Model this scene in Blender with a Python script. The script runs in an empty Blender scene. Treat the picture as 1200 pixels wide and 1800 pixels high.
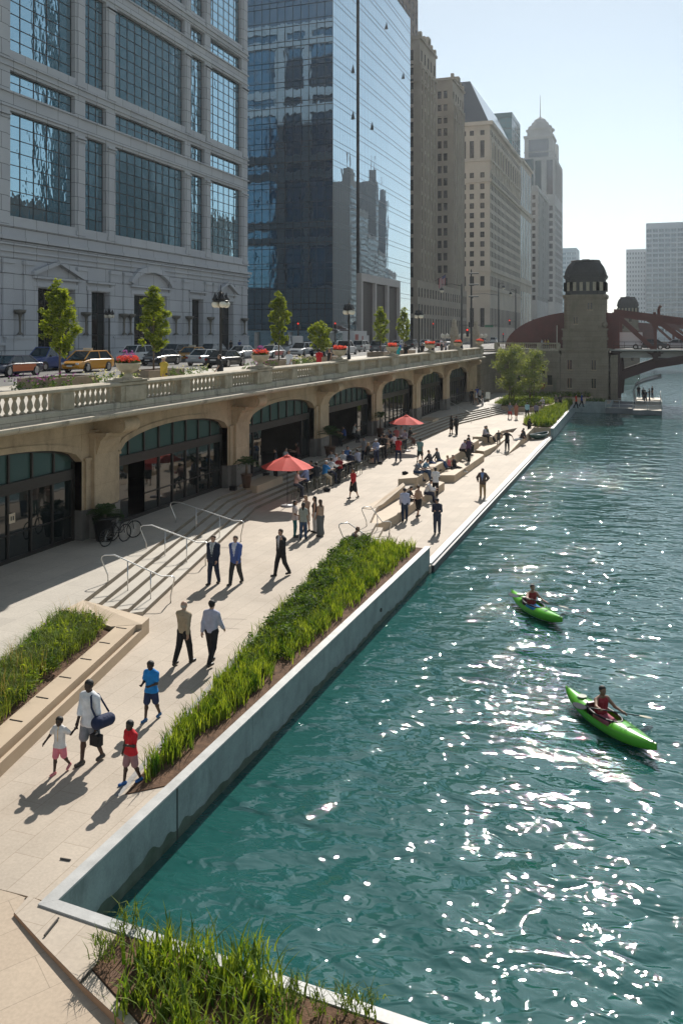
import bpy, math, random
import numpy as np
from mathutils import Vector, Matrix
R=math.radians; PI=math.pi
SC=bpy.context.scene; COL=SC.collection
random.seed(7)
# ---------------- camera, sky, sun, exposure ----------------
F=1550.; TH=math.atan(550/F); SN,CN=math.sin(TH),math.cos(TH); HY=587.; CZ=10.35
cam_d=bpy.data.cameras.new('camera'); cam=bpy.data.objects.new('camera',cam_d); COL.objects.link(cam)
cam.location=(0,0,CZ); cam.rotation_euler=(PI/2,0,TH)
cam_d.sensor_fit='HORIZONTAL'; cam_d.sensor_width=36; cam_d.lens=F/1200*36
cam_d.shift_y=-(900-HY)/1200; cam_d.clip_end=6000; cam_d.clip_start=.3
SC.camera=cam
SUN_EL=37.5; SUN_AZ=7.0     # degrees left (towards -X) of +Y
w=bpy.data.worlds.new('World'); SC.world=w; w.use_nodes=True
nt=w.node_tree; bg=nt.nodes['Background']
sky=nt.nodes.new('ShaderNodeTexSky'); sky.sky_type='NISHITA'; sky.sun_disc=False
sky.sun_elevation=R(SUN_EL); sky.sun_rotation=R(-SUN_AZ); sky.air_density=1.0; sky.dust_density=0.12; sky.ozone_density=2.6; sky.altitude=0
hs=nt.nodes.new('ShaderNodeHueSaturation'); hs.inputs['Saturation'].default_value=.52; hs.inputs['Hue'].default_value=.478; nt.links.new(sky.outputs[0],hs.inputs['Color']); nt.links.new(hs.outputs[0],bg.inputs[0]); bg.inputs[1].default_value=.092
sd=bpy.data.lights.new('sun','SUN'); sd.energy=5.0; sd.angle=R(.53); sd.color=(1,.945,.86)
so=bpy.data.objects.new('sun',sd); COL.objects.link(so)
sv=Vector((-math.sin(R(SUN_AZ))*math.cos(R(SUN_EL)),math.cos(R(SUN_AZ))*math.cos(R(SUN_EL)),math.sin(R(SUN_EL))))
so.rotation_euler=sv.to_track_quat('Z','Y').to_euler(); so.location=(0,0,200)
SC.view_settings.view_transform='Standard'; SC.view_settings.look='None'; SC.view_settings.exposure=0.26; SC.view_settings.gamma=1
SC.cycles.max_bounces=6; SC.cycles.transparent_max_bounces=6; SC.cycles.caustics_reflective=False; SC.cycles.caustics_refractive=False
SC.cycles.volume_bounces=0; SC.cycles.sample_clamp_indirect=6
# ---------------- pixel -> world helpers (photo 1200x1800) ----------------
def G(px,py,z):
    u=px-600; t=(CZ-z)/(py-HY); return (t*(u*CN-F*SN), t*(F*CN+u*SN))
def onX(px,py,X):
    u=px-600; t=X/(u*CN-F*SN); return (t*(F*CN+u*SN), CZ-t*(py-HY))
def onY(px,py,Y):
    u=px-600; t=Y/(F*CN+u*SN); return (t*(u*CN-F*SN), CZ-t*(py-HY))
# ---------------- mesh builder ----------------
class MB:
    def __init__(s): s.v=[]; s.f=[]; s.m=[]; s.cm=0
    def face(s,pts,m=None):
        b=len(s.v); s.v.extend([tuple(p) for p in pts]); s.f.append(tuple(range(b,b+len(pts)))); s.m.append(s.cm if m is None else m)
    def box(s,x0,y0,z0,x1,y1,z1,m=None):
        if x0>x1:x0,x1=x1,x0
        if y0>y1:y0,y1=y1,y0
        if z0>z1:z0,z1=z1,z0
        b=len(s.v); s.v+= [(x,y,z) for z in(z0,z1) for y in(y0,y1) for x in(x0,x1)]
        for q in((0,2,3,1),(4,5,7,6),(0,1,5,4),(2,6,7,3),(0,4,6,2),(1,3,7,5)):
            s.f.append(tuple(b+i for i in q)); s.m.append(s.cm if m is None else m)
        return s
    def obox(s,c,dx,dy,hx,hy,z0,z1,m=None):   # oriented box: centre c(xy), unit axes
        pts=[(c[0]+dx[0]*a*hx+dy[0]*b*hy,c[1]+dx[1]*a*hx+dy[1]*b*hy) for a,b in((-1,-1),(1,-1),(1,1),(-1,1))]
        s.prism(pts,z0,z1,m)
    def prism(s,poly,z0,z1,m=None):
        n=len(poly); a=sum(poly[i][0]*poly[(i+1)%n][1]-poly[(i+1)%n][0]*poly[i][1] for i in range(n))
        Z0=z0 if isinstance(z0,(list,tuple)) else [z0]*n; Z1=z1 if isinstance(z1,(list,tuple)) else [z1]*n
        if a<0: poly=poly[::-1]; Z0=Z0[::-1]; Z1=Z1[::-1]
        b=len(s.v); mm=s.cm if m is None else m
        s.v+=[(p[0],p[1],Z0[i]) for i,p in enumerate(poly)]+[(p[0],p[1],Z1[i]) for i,p in enumerate(poly)]
        s.f.append(tuple(b+i for i in reversed(range(n)))); s.m.append(mm)
        s.f.append(tuple(b+n+i for i in range(n))); s.m.append(mm)
        for i in range(n):
            j=(i+1)%n; s.f.append((b+i,b+j,b+n+j,b+n+i)); s.m.append(mm)
        return s
    def tube(s,pts,r,n=8,m=None,cap=True):
        pts=[Vector(p) for p in pts]; k=len(pts); rr=r if isinstance(r,(list,tuple)) else [r]*k
        b=len(s.v); mm=s.cm if m is None else m; up=None
        for i,p in enumerate(pts):
            d=(pts[min(i+1,k-1)]-pts[max(i-1,0)]).normalized()
            if up is None or abs(d.dot(up))>.98:
                up=Vector((0,0,1)) if abs(d.z)<.9 else Vector((1,0,0))
            a=d.cross(up).normalized(); c=a.cross(d).normalized(); up=c
            for q in range(n):
                t=2*PI*q/n; s.v.append(tuple(p+(a*math.cos(t)+c*math.sin(t))*rr[i]))
        for i in range(k-1):
            for q in range(n):
                q2=(q+1)%n; s.f.append((b+i*n+q,b+i*n+q2,b+(i+1)*n+q2,b+(i+1)*n+q)); s.m.append(mm)
        if cap:
            s.f.append(tuple(b+q for q in reversed(range(n)))); s.m.append(mm)
            s.f.append(tuple(b+(k-1)*n+q for q in range(n))); s.m.append(mm)
        return s
    def lathe(s,prof,c=(0,0,0),n=16,m=None,sx=1,sy=1):
        b=len(s.v); mm=s.cm if m is None else m; k=len(prof)
        for (r,z) in prof:
            for q in range(n):
                t=2*PI*(q+.5)/n; s.v.append((c[0]+r*sx*math.cos(t),c[1]+r*sy*math.sin(t),c[2]+z))
        for i in range(k-1):
            for q in range(n):
                q2=(q+1)%n; s.f.append((b+i*n+q,b+i*n+q2,b+(i+1)*n+q2,b+(i+1)*n+q)); s.m.append(mm)
        if prof[0][0]>1e-4: s.f.append(tuple(b+q for q in reversed(range(n)))); s.m.append(mm)
        if prof[-1][0]>1e-4: s.f.append(tuple(b+(k-1)*n+q for q in range(n))); s.m.append(mm)
        return s
    def extrude_y(s,prof,y0,y1,m=None,z=lambda y:0,n=1):  # profile (x,z) closed, CCW seen from -Y
        b=len(s.v); k=len(prof); mm=s.cm if m is None else m
        for j in range(n+1):
            y=y0+(y1-y0)*j/n
            s.v+=[(p[0],y,p[1]+z(y)) for p in prof]
        for j in range(n):
            for i in range(k):
                i2=(i+1)%k; s.f.append((b+j*k+i,b+j*k+i2,b+(j+1)*k+i2,b+(j+1)*k+i)); s.m.append(mm)
        s.f.append(tuple(b+i for i in reversed(range(k)))); s.m.append(mm)
        s.f.append(tuple(b+n*k+i for i in range(k))); s.m.append(mm)
        return s
    def xf(s,M,i0=0):
        for i in range(i0,len(s.v)): s.v[i]=tuple(M@Vector(s.v[i]))
    def mesh(s,name,mats,smooth=False):
        me=bpy.data.meshes.new(name); me.from_pydata(s.v,[],s.f)
        for x in (mats if isinstance(mats,(list,tuple)) else [mats]): me.materials.append(x)
        me.polygons.foreach_set('material_index',s.m)
        if smooth: me.polygons.foreach_set('use_smooth',[True]*len(s.f))
        me.update(); return me
def link(name,data,parent=None,loc=None,rz=0):
    o=bpy.data.objects.new(name,data); COL.objects.link(o)
    if parent is not None: o.parent=parent
    if loc is not None: o.location=loc
    if rz: o.rotation_euler=(0,0,rz)
    return o
def obj(name,mb,mats,parent=None,smooth=False,loc=None,rz=0):
    return link(name,mb.mesh(name,mats,smooth),parent,loc,rz)
def tag(o,label=None,cat=None,group=None,kind=None):
    if label:o['label']=label
    if cat:o['category']=cat
    if group:o['group']=group
    if kind:o['kind']=kind
    return o
def empty(name,loc,rz=0,label=None,cat=None,group=None):
    o=bpy.data.objects.new(name,None); COL.objects.link(o); o.location=loc; o.rotation_euler=(0,0,rz); o.empty_display_size=.3
    return tag(o,label,cat,group)
def kids(o): return [c for c in bpy.data.objects if c.parent==o]
def dup(o,loc,rz=0,label=None,scale=None):
    c=o.copy(); COL.objects.link(c); c.location=loc; c.rotation_euler=(0,0,rz)
    if label:c['label']=label
    if scale:c.scale=(scale,)*3
    for ch in kids(o):
        d=ch.copy(); COL.objects.link(d); d.parent=c
        for g in kids(ch):
            e=g.copy(); COL.objects.link(e); e.parent=d
    return c
# ---------------- materials ----------------
def mat(name,col,rough=.7,metal=0,var=.0,vs=1.0,bump=0,bs=20,spec=.5,col2=None,trans=0,coat=0):
    m=bpy.data.materials.new(name); m.use_nodes=True; n=m.node_tree; p=n.nodes['Principled BSDF']
    p.inputs['Base Color'].default_value=(*col,1); p.inputs['Roughness'].default_value=rough; p.inputs['Metallic'].default_value=metal
    p.inputs['Specular IOR Level'].default_value=spec
    if coat: p.inputs['Coat Weight'].default_value=coat
    L=n.links.new
    tc=n.nodes.new('ShaderNodeTexCoord')
    if var or col2:
        no=n.nodes.new('ShaderNodeTexNoise'); no.inputs['Scale'].default_value=vs; no.inputs['Detail'].default_value=6; no.inputs['Roughness'].default_value=.62
        L(tc.outputs['Object'],no.inputs['Vector'])
        r=n.nodes.new('ShaderNodeValToRGB'); r.color_ramp.elements[0].position=.33; r.color_ramp.elements[1].position=.67
        c2=col2 if col2 else tuple(min(1,c*(1+var)) for c in col); c1=col if col2 else tuple(c*(1-var) for c in col)
        r.color_ramp.elements[0].color=(*c1,1); r.color_ramp.elements[1].color=(*c2,1)
        L(no.outputs[0],r.inputs[0]); L(r.outputs[0],p.inputs['Base Color'])
    if bump:
        nb=n.nodes.new('ShaderNodeTexNoise'); nb.inputs['Scale'].default_value=bs; nb.inputs['Detail'].default_value=4
        L(tc.outputs['Object'],nb.inputs['Vector'])
        b=n.nodes.new('ShaderNodeBump'); b.inputs['Strength'].default_value=bump; b.inputs['Distance'].default_value=.02
        L(nb.outputs[0],b.inputs['Height']); L(b.outputs[0],p.inputs['Normal'])
    return m
def brickmat(name,c1,c2,mortar,bw,bh,ms,axis='XY',rot=0,rough=.75,off=.5,var=.12,vs=.6,bump=.3,stain=None):
    """stone / slab joints: brick texture in object space. axis picks the plane."""
    m=bpy.data.materials.new(name); m.use_nodes=True; n=m.node_tree; p=n.nodes['Principled BSDF']; L=n.links.new
    p.inputs['Roughness'].default_value=rough
    tc=n.nodes.new('ShaderNodeTexCoord'); sp=n.nodes.new('ShaderNodeSeparateXYZ'); L(tc.outputs['Object'],sp.inputs[0])
    cb=n.nodes.new('ShaderNodeCombineXYZ')
    a={'XY':(0,1),'YX':(1,0),'YZ':(1,2),'XZ':(0,2)}.get(axis)
    if a: L(sp.outputs[a[0]],cb.inputs[0]); L(sp.outputs[a[1]],cb.inputs[1])
    else:  # 'WALL': x+y along, z up
        ad=n.nodes.new('ShaderNodeMath'); ad.operation='ADD'; L(sp.outputs[0],ad.inputs[0]); L(sp.outputs[1],ad.inputs[1]); L(ad.outputs[0],cb.inputs[0]); L(sp.outputs[2],cb.inputs[1])
    mp=n.nodes.new('ShaderNodeMapping'); mp.inputs['Rotation'].default_value=(0,0,rot); L(cb.outputs[0],mp.inputs[0])
    br=n.nodes.new('ShaderNodeTexBrick'); br.offset=off; br.inputs['Scale'].default_value=1; br.inputs['Brick Width'].default_value=bw; br.inputs['Row Height'].default_value=bh
    br.inputs['Mortar Size'].default_value=ms; br.inputs['Mortar Smooth'].default_value=.1; br.inputs['Bias'].default_value=0
    br.inputs['Color1'].default_value=(*c1,1); br.inputs['Color2'].default_value=(*c2,1); br.inputs['Mortar'].default_value=(*mortar,1)
    L(mp.outputs[0],br.inputs[0])
    no=n.nodes.new('ShaderNodeTexNoise'); no.inputs['Scale'].default_value=vs; no.inputs['Detail'].default_value=8; no.inputs['Roughness'].default_value=.65; L(tc.outputs['Object'],no.inputs['Vector'])
    r=n.nodes.new('ShaderNodeValToRGB'); r.color_ramp.elements[0].position=.3; r.color_ramp.elements[1].position=.7
    r.color_ramp.elements[0].color=(1-var,1-var,1-var,1); r.color_ramp.elements[1].color=(1+var,)*3+(1,)
    L(no.outputs[0],r.inputs[0])
    mx=n.nodes.new('ShaderNodeMix'); mx.data_type='RGBA'; mx.blend_type='MULTIPLY'; mx.inputs[0].default_value=1; L(br.outputs[0],mx.inputs[6]); L(r.outputs[0],mx.inputs[7])
    out=mx.outputs[2]
    # fine speckle
    n2=n.nodes.new('ShaderNodeTexNoise'); n2.inputs['Scale'].default_value=18; n2.inputs['Detail'].default_value=5; L(tc.outputs['Object'],n2.inputs['Vector'])
    r2=n.nodes.new('ShaderNodeValToRGB'); r2.color_ramp.elements[0].position=.35; r2.color_ramp.elements[1].position=.65; r2.color_ramp.elements[0].color=(.93,.93,.93,1); r2.color_ramp.elements[1].color=(1.05,1.05,1.05,1); L(n2.outputs[0],r2.inputs[0])
    m2=n.nodes.new('ShaderNodeMix'); m2.data_type='RGBA'; m2.blend_type='MULTIPLY'; m2.inputs[0].default_value=1; L(out,m2.inputs[6]); L(r2.outputs[0],m2.inputs[7]); out=m2.outputs[2]
    if stain:
        n3=n.nodes.new('ShaderNodeTexNoise'); n3.inputs['Scale'].default_value=stain[1]; n3.inputs['Detail'].default_value=7; n3.inputs['Roughness'].default_value=.7
        mp3=n.nodes.new('ShaderNodeMapping'); mp3.inputs['Scale'].default_value=(1,1,.35); L(tc.outputs['Object'],mp3.inputs[0]); L(mp3.outputs[0],n3.inputs['Vector'])
        r3=n.nodes.new('ShaderNodeValToRGB'); r3.color_ramp.elements[0].position=.52; r3.color_ramp.elements[1].position=.7; L(n3.outputs[0],r3.inputs[0])
        m3=n.nodes.new('ShaderNodeMix'); m3.data_type='RGBA'; mu=n.nodes.new('ShaderNodeMath'); mu.operation='MULTIPLY'; mu.inputs[1].default_value=stain[2]; L(r3.outputs[0],mu.inputs[0]); L(mu.outputs[0],m3.inputs[0])
        L(out,m3.inputs[6]); m3.inputs[7].default_value=(*stain[0],1); out=m3.outputs[2]
    L(out,p.inputs['Base Color'])
    if bump:
        b=n.nodes.new('ShaderNodeBump'); b.inputs['Strength'].default_value=bump; b.inputs['Distance'].default_value=.01; b.invert=True; L(br.outputs['Fac'],b.inputs['Height']); L(b.outputs[0],p.inputs['Normal'])
    return m
def glassmat(name,col,rough=.02,warp=.0,ws=.4,ior=1.5,metal=0.0,sz=.25,spec=.5,detail=2):
    m=bpy.data.materials.new(name); m.use_nodes=True; n=m.node_tree; p=n.nodes['Principled BSDF']; L=n.links.new
    p.inputs['Base Color'].default_value=(*col,1); p.inputs['Roughness'].default_value=rough; p.inputs['IOR'].default_value=ior; p.inputs['Metallic'].default_value=metal
    p.inputs['Specular IOR Level'].default_value=spec
    if warp:
        tc=n.nodes.new('ShaderNodeTexCoord'); mp=n.nodes.new('ShaderNodeMapping'); mp.inputs['Scale'].default_value=(1,1,sz); L(tc.outputs['Object'],mp.inputs[0])
        no=n.nodes.new('ShaderNodeTexNoise'); no.inputs['Scale'].default_value=ws; no.inputs['Detail'].default_value=detail; L(mp.outputs[0],no.inputs['Vector'])
        b=n.nodes.new('ShaderNodeBump'); b.inputs['Strength'].default_value=1; b.inputs['Distance'].default_value=warp; L(no.outputs[0],b.inputs['Height']); L(b.outputs[0],p.inputs['Normal'])
    return m
def leafmat(name,c1,c2,tr=.45,vs=.8):
    m=bpy.data.materials.new(name); m.use_nodes=True; n=m.node_tree; L=n.links.new
    for x in list(n.nodes): n.nodes.remove(x)
    o=n.nodes.new('ShaderNodeOutputMaterial'); d=n.nodes.new('ShaderNodeBsdfPrincipled'); d.inputs['Roughness'].default_value=.72; t=n.nodes.new('ShaderNodeBsdfTranslucent'); mx=n.nodes.new('ShaderNodeMixShader'); mx.inputs[0].default_value=tr
    tc=n.nodes.new('ShaderNodeTexCoord'); no=n.nodes.new('ShaderNodeTexNoise'); no.inputs['Scale'].default_value=vs; no.inputs['Detail'].default_value=5; L(tc.outputs['Object'],no.inputs['Vector'])
    r=n.nodes.new('ShaderNodeValToRGB'); r.color_ramp.elements[0].position=.35; r.color_ramp.elements[1].position=.65; r.color_ramp.elements[0].color=(*c1,1); r.color_ramp.elements[1].color=(*c2,1)
    L(no.outputs[0],r.inputs[0]); L(r.outputs[0],d.inputs['Base Color'])
    g=n.nodes.new('ShaderNodeMix'); g.data_type='RGBA'; g.blend_type='MULTIPLY'; g.inputs[0].default_value=1; L(r.outputs[0],g.inputs[6]); g.inputs[7].default_value=(1.9,1.7,.6,1); L(g.outputs[2],t.inputs[0])
    L(d.outputs[0],mx.inputs[1]); L(t.outputs[0],mx.inputs[2]); L(mx.outputs[0],o.inputs[0]); return m
M={}
PAV1=(.50,.405,.305)
M['pave']=brickmat('paving',(.44,.37,.295),(.485,.41,.33),(.33,.265,.20),1.5,.6,.007,'YX',off=.37,var=.13,vs=.35,bump=.2,stain=((.30,.23,.165),.45,.35))
M['terr']=brickmat('terrace_paving',(.45,.41,.355),(.505,.46,.395),(.33,.295,.25),1.8,.9,.007,'YX',off=.5,var=.1,vs=.5,bump=.15)
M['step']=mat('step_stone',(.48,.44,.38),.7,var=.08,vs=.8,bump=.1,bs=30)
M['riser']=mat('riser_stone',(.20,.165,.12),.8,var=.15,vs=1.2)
M['tan']=mat('tan_precast',(.47,.365,.255),.7,var=.09,vs=.7,bump=.12,bs=40)
M['conc']=brickmat('river_wall_concrete',(.27,.32,.315),(.29,.34,.335),(.16,.19,.19),7.5,6,.012,'WALL',off=0,var=.22,vs=1.3,rough=.7,stain=((.12,.15,.14),2.2,.55))
M['algae']=mat('algae',(.05,.08,.05),.6,col2=(.12,.15,.12),vs=2.5)
M['coping']=mat('coping',(.43,.43,.42),.5,var=.16,vs=2.5,bump=.15)
M['soil']=mat('soil',(.075,.04,.022),1,col2=(.17,.095,.055),vs=5,bump=1,bs=30)
M['steel']=mat('stainless',(.66,.66,.65),.3,metal=1)
M['arc']=brickmat('arcade_stone',(.46,.345,.225),(.50,.38,.25),(.38,.285,.185),3.2,2.2,.008,'WALL',var=.2,vs=.9,bump=.1,stain=((.13,.10,.07),.7,.55))
M['bal']=mat('limestone',(.50,.43,.325),.8,col2=(.33,.28,.205),vs=2.5,bump=.3,bs=14)
M['balold']=brickmat('weathered_limestone',(.48,.42,.33),(.52,.455,.36),(.24,.20,.15),2.6,3,.012,'YZ',var=.2,vs=1.2,stain=((.10,.09,.07),1.1,.8))
M['base']=mat('dark_granite_base',(.17,.155,.14),.6,var=.15,vs=2)
M['frame']=mat('dark_frame',(.022,.018,.015),.45,var=.2,vs=3)
M['doorglass']=glassmat('door_glass',(.012,.016,.016),.03,warp=.004,ws=1.2,ior=1.7)
M['trans']=glassmat('transom_glass',(.045,.085,.075),.12,warp=.004,ws=1.5,ior=1.5)
M['asph']=mat('asphalt',(.13,.125,.12),.85,var=.15,vs=.5,bump=.2,bs=60)
M['side']=brickmat('sidewalk_concrete',(.46,.42,.36),(.49,.45,.38),(.3,.27,.23),1.5,1.5,.012,'XY',off=0,var=.08,vs=.4)
M['white']=mat('white_paint',(.75,.75,.72),.6,var=.1,vs=4)
M['black']=mat('black_iron',(.012,.012,.013),.4)
M['rust']=mat('bridge_red_paint',(.12,.028,.02),.5,var=.2,vs=.8)
M['rustd']=mat('bridge_dark_red',(.055,.022,.02),.6,var=.2,vs=.8)
M['ston']=brickmat('bridgehouse_limestone',(.25,.205,.15),(.285,.235,.175),(.17,.145,.12),2.0,.75,.02,'WALL',var=.2,vs=.7,bump=.5,stain=((.13,.125,.08),.45,.75))
M['slate']=mat('slate_roof',(.045,.043,.04),.6,var=.3,vs=3,bump=.4,bs=8)
M['copper']=mat('dark_copper',(.03,.032,.03),.5,var=.3,vs=3)
M['trunk']=mat('bark',(.16,.12,.085),.9,var=.2,vs=8,bump=.5,bs=30)
M['leafy']=leafmat('street_tree_leaf',(.07,.12,.014),(.27,.33,.045),.5,5.0)
M['leafw']=leafmat('willow_leaf',(.10,.15,.05),(.25,.29,.12),.4,1.2)
M['iris']=leafmat('iris_leaf',(.034,.10,.010),(.25,.32,.045),.45,2.6)
M['shrub']=leafmat('shrub_leaf',(.018,.055,.011),(.10,.17,.03),.38,2.2)
M['grass']=leafmat('meadow_leaf',(.038,.092,.012),(.185,.235,.04),.4,1.8)
M['straw']=leafmat('seed_heads',(.22,.16,.08),(.36,.28,.15),.4,2)
# ================= SETTING =================
def struct(name,mb,m,smooth=False): return tag(obj(name,mb,m,None,smooth),kind='structure')
# --- water: real waves near the walk, plus finer bump ---
def watermat():
    m=bpy.data.materials.new('river_water'); m.use_nodes=True; n=m.node_tree; p=n.nodes['Principled BSDF']; L=n.links.new
    p.inputs['Roughness'].default_value=.015; p.inputs['IOR'].default_value=1.85
    tc=n.nodes.new('ShaderNodeTexCoord')
    c=n.nodes.new('ShaderNodeTexNoise'); c.inputs['Scale'].default_value=.08; c.inputs['Detail'].default_value=3; L(tc.outputs['Object'],c.inputs['Vector'])
    r=n.nodes.new('ShaderNodeValToRGB'); r.color_ramp.elements[0].color=(.010,.068,.060,1); r.color_ramp.elements[1].color=(.017,.105,.096,1); L(c.outputs[0],r.inputs[0]); L(r.outputs[0],p.inputs['Base Color'])
    def nz(sc,det,st,ang,dist=0,typ=None):
        mp=n.nodes.new('ShaderNodeMapping'); mp.inputs['Rotation'].default_value=(0,0,ang); mp.inputs['Scale'].default_value=(1,st,1); L(tc.outputs['Object'],mp.inputs[0])
        a=n.nodes.new('ShaderNodeTexNoise'); a.inputs['Scale'].default_value=sc; a.inputs['Detail'].default_value=det; a.inputs['Roughness'].default_value=.5; a.inputs['Distortion'].default_value=dist; L(mp.outputs[0],a.inputs['Vector']); return a.outputs[0]
    def mul(x,k):
        a=n.nodes.new('ShaderNodeMath'); a.operation='MULTIPLY'; L(x,a.inputs[0]); a.inputs[1].default_value=k; return a.outputs[0]
    def add(x,y):
        a=n.nodes.new('ShaderNodeMath'); a.operation='ADD'; L(x,a.inputs[0]); L(y,a.inputs[1]); return a.outputs[0]
    h=add(add(mul(nz(.55,1,1.5,.5,.6),.27),mul(nz(1.9,1,1.6,-.4,.9),.056)),mul(nz(5.5,1,1.3,.2,.3),.0045))
    # churned water behind and beside the kayaks
    mask=None
    for (px,py,rad) in ((935,1175,1.1),(985,1205,1.2),(925,1290,.9),(1080,1330,.9),(1120,1285,.7),(955,1120,.8),(900,1200,.8),(870,1075,.8),(1000,1240,.8)):
        x_,y_=G(px,py,0); vd=n.nodes.new('ShaderNodeVectorMath'); vd.operation='DISTANCE'; L(tc.outputs['Object'],vd.inputs[0]); vd.inputs[1].default_value=(x_,y_,0)
        mr=n.nodes.new('ShaderNodeMapRange'); mr.interpolation_type='SMOOTHSTEP'; L(vd.outputs['Value'],mr.inputs[0]); mr.inputs[1].default_value=rad*1.6; mr.inputs[2].default_value=rad*.2; mr.inputs[3].default_value=0; mr.inputs[4].default_value=1
        if mask is None: mask=mr.outputs[0]
        else:
            mm=n.nodes.new('ShaderNodeMath'); mm.operation='MAXIMUM'; L(mask,mm.inputs[0]); L(mr.outputs[0],mm.inputs[1]); mask=mm.outputs[0]
    ch=n.nodes.new('ShaderNodeMath'); ch.operation='MULTIPLY'; L(mask,ch.inputs[0]); L(mul(nz(4.5,3,1,.2,1.0),.065),ch.inputs[1]); h=add(h,ch.outputs[0])
    # calmer and livelier patches
    pa=nz(.10,2,1,0); rp=n.nodes.new('ShaderNodeMapRange'); L(pa,rp.inputs[0]); rp.inputs[1].default_value=.35; rp.inputs[2].default_value=.65; rp.inputs[3].default_value=.65; rp.inputs[4].default_value=1.15
    hm=n.nodes.new('ShaderNodeMath'); hm.operation='MULTIPLY'; L(h,hm.inputs[0]); L(rp.outputs[0],hm.inputs[1])
    b=n.nodes.new('ShaderNodeBump'); b.inputs['Strength'].default_value=1; b.inputs['Distance'].default_value=WAVE; L(hm.outputs[0],b.inputs['Height']); L(b.outputs[0],p.inputs['Normal'])
    return m
WAVE=1.0
M['water']=watermat()
mb=MB(); mb.face([(-60,-80,0),(75,-80,0),(75,1400,0),(-60,1400,0)]); struct('water',mb,M['water'])
# --- upper walkway, lower promenade, terrace ---
LW=[(-12.3,12.0),(-12.92,15.03),(-14.82,23.87)]                 # foot of the tan planter wall
SB=[(-15.89,25.2),(-19.9,42.5),(-20.0,47),(-19.4,74),(-18.9,90),(-16.4,105.4)]   # lowest riser line
ST=[(-17.25,23.9),(-21.5,41.3),(-21.5,47),(-20.9,74),(-20.4,90.5),(-17.6,104.5)] # highest riser line
Zw,Zl,Zt,Zs=1.05,.3,1.8,7.35
mb=MB()
poly=[(-9.39,12.0),(-9.39,37.2),(-12.4,37.2),(-13.2,41.3),(-14.0,45),(-14.0,84.5),(-12.8,88.2),(-9.6,88.4),(-10.0,120.4),(-5.6,120.4),(-5.6,128.9),(-23,128.9),(-23,100)]+[(x-.05,y) for x,y in SB[::-1]]+[(-14.82,23.87),(-17.2,22.8),(-17.2,12.0)]
mb.prism(poly,-2,Zw)
struct('walkway',mb,M['pave'])
# ramp falling towards the camera below the raised corner
mb=MB(); mb.prism([(0,3),(0,8),(-9.0,11.9),(-10.0,11.985),(-30,11.985),(-30,3)],-2,[Zw-.45,Zw-.2,Zw-.005,Zw,Zw,Zw-.45]); struct('path',mb,brickmat('paving_diagonal',(.47,.37,.275),(.50,.40,.30),(.34,.27,.2),1.9,.75,.006,'XY',rot=-.95,off=.4,var=.07,vs=.35,bump=.15))
mb=MB(); mb.prism([(-14.2,37.2),(-9.15,37.2),(-9.5,88.6),(-14.2,88.6)],-2,Zl); struct('promenade',mb,M['pave'])
mb=MB(); T2=[(-23.2,5),(-23.2,128.8),(-17.0,128.8),(-17.6,104.5)]+ST[::-1][1:]+[(-17.2,22.8),(-15.8,18.4),(-13.6,8),(-13.4,5)]
mb.prism(T2,-1.9,Zt); struct('terrace',mb,M['terr'])
# stairs up to the terrace: five risers, dark riser faces
mb=MB(); K=5
def lerp(a,b,t): return (a[0]+(b[0]-a[0])*t,a[1]+(b[1]-a[1])*t)
for k in range(K-1,-1,-1):
    z=Zw+.15*(k+1); f=[lerp(SB[i],ST[i],k/(K-1)) for i in range(6)]
    if k==K-1: continue
    g=[lerp(SB[i],ST[i],(k+1)/(K-1)) for i in range(6)]
    g=[(x-.02,y) for x,y in g]
    mb.prism(f+g[::-1],Zw-.3,z)
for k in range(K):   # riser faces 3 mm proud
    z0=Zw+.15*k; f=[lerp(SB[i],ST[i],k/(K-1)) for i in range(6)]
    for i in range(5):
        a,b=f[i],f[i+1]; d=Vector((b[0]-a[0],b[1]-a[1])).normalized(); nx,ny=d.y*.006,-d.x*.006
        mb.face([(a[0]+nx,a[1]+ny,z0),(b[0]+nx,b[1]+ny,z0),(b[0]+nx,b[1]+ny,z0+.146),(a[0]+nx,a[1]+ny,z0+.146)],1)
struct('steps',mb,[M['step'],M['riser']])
# small stair to the promenade
mb=MB()
for k in range(4):
    x0=-13.25+.36*k; mb.prism([(x0,41.4),(x0+.8,37.25),(-11.2+.0,37.25),(-11.8,41.4)] if k<0 else [(x0,41.4),(x0+.75,37.25),(x0+.75+.36,37.25),(x0+.36,41.4)],-.5,Zw-.19*(k+0)-.002*(k==0))
struct('steps',mb,M['pave'])
# grey drain strip beside the planter
mb=MB(); pl=[(-10.12,15.2),(-11.03,21.1),(-12.38,32.1),(-13.0,36.9)]
for i in range(3):
    a,b=pl[i],pl[i+1]; mb.face([(a[0]-.13,a[1],Zw+.004),(a[0],a[1],Zw+.004),(b[0],b[1],Zw+.004),(b[0]-.13,b[1],Zw+.004)])
struct('drain_strip',mb,mat('drain_granite',(.27,.26,.25),.7,var=.2,vs=8))
mb=MB(); a=G(390,1088,Zw); 
for p,q in (((393,1088),(434,1089)),((393,1088),(382,1103)),((382,1103),(421,1106))):
    A=G(*p,Zw);B=G(*q,Zw); d=Vector((B[0]-A[0],B[1]-A[1])).normalized(); nx,ny=-d.y*.012,d.x*.012
    mb.face([(A[0]-nx,A[1]-ny,Zw+.004),(B[0]-nx,B[1]-ny,Zw+.004),(B[0]+nx,B[1]+ny,Zw+.004),(A[0]+nx,A[1]+ny,Zw+.004)])
tag(obj('access_hatch',mb,mat('hatch_line',(.25,.2,.16),.7)),'thin square hatch outline set flush in the walkway paving behind the two walking shirts','hatch')
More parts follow.
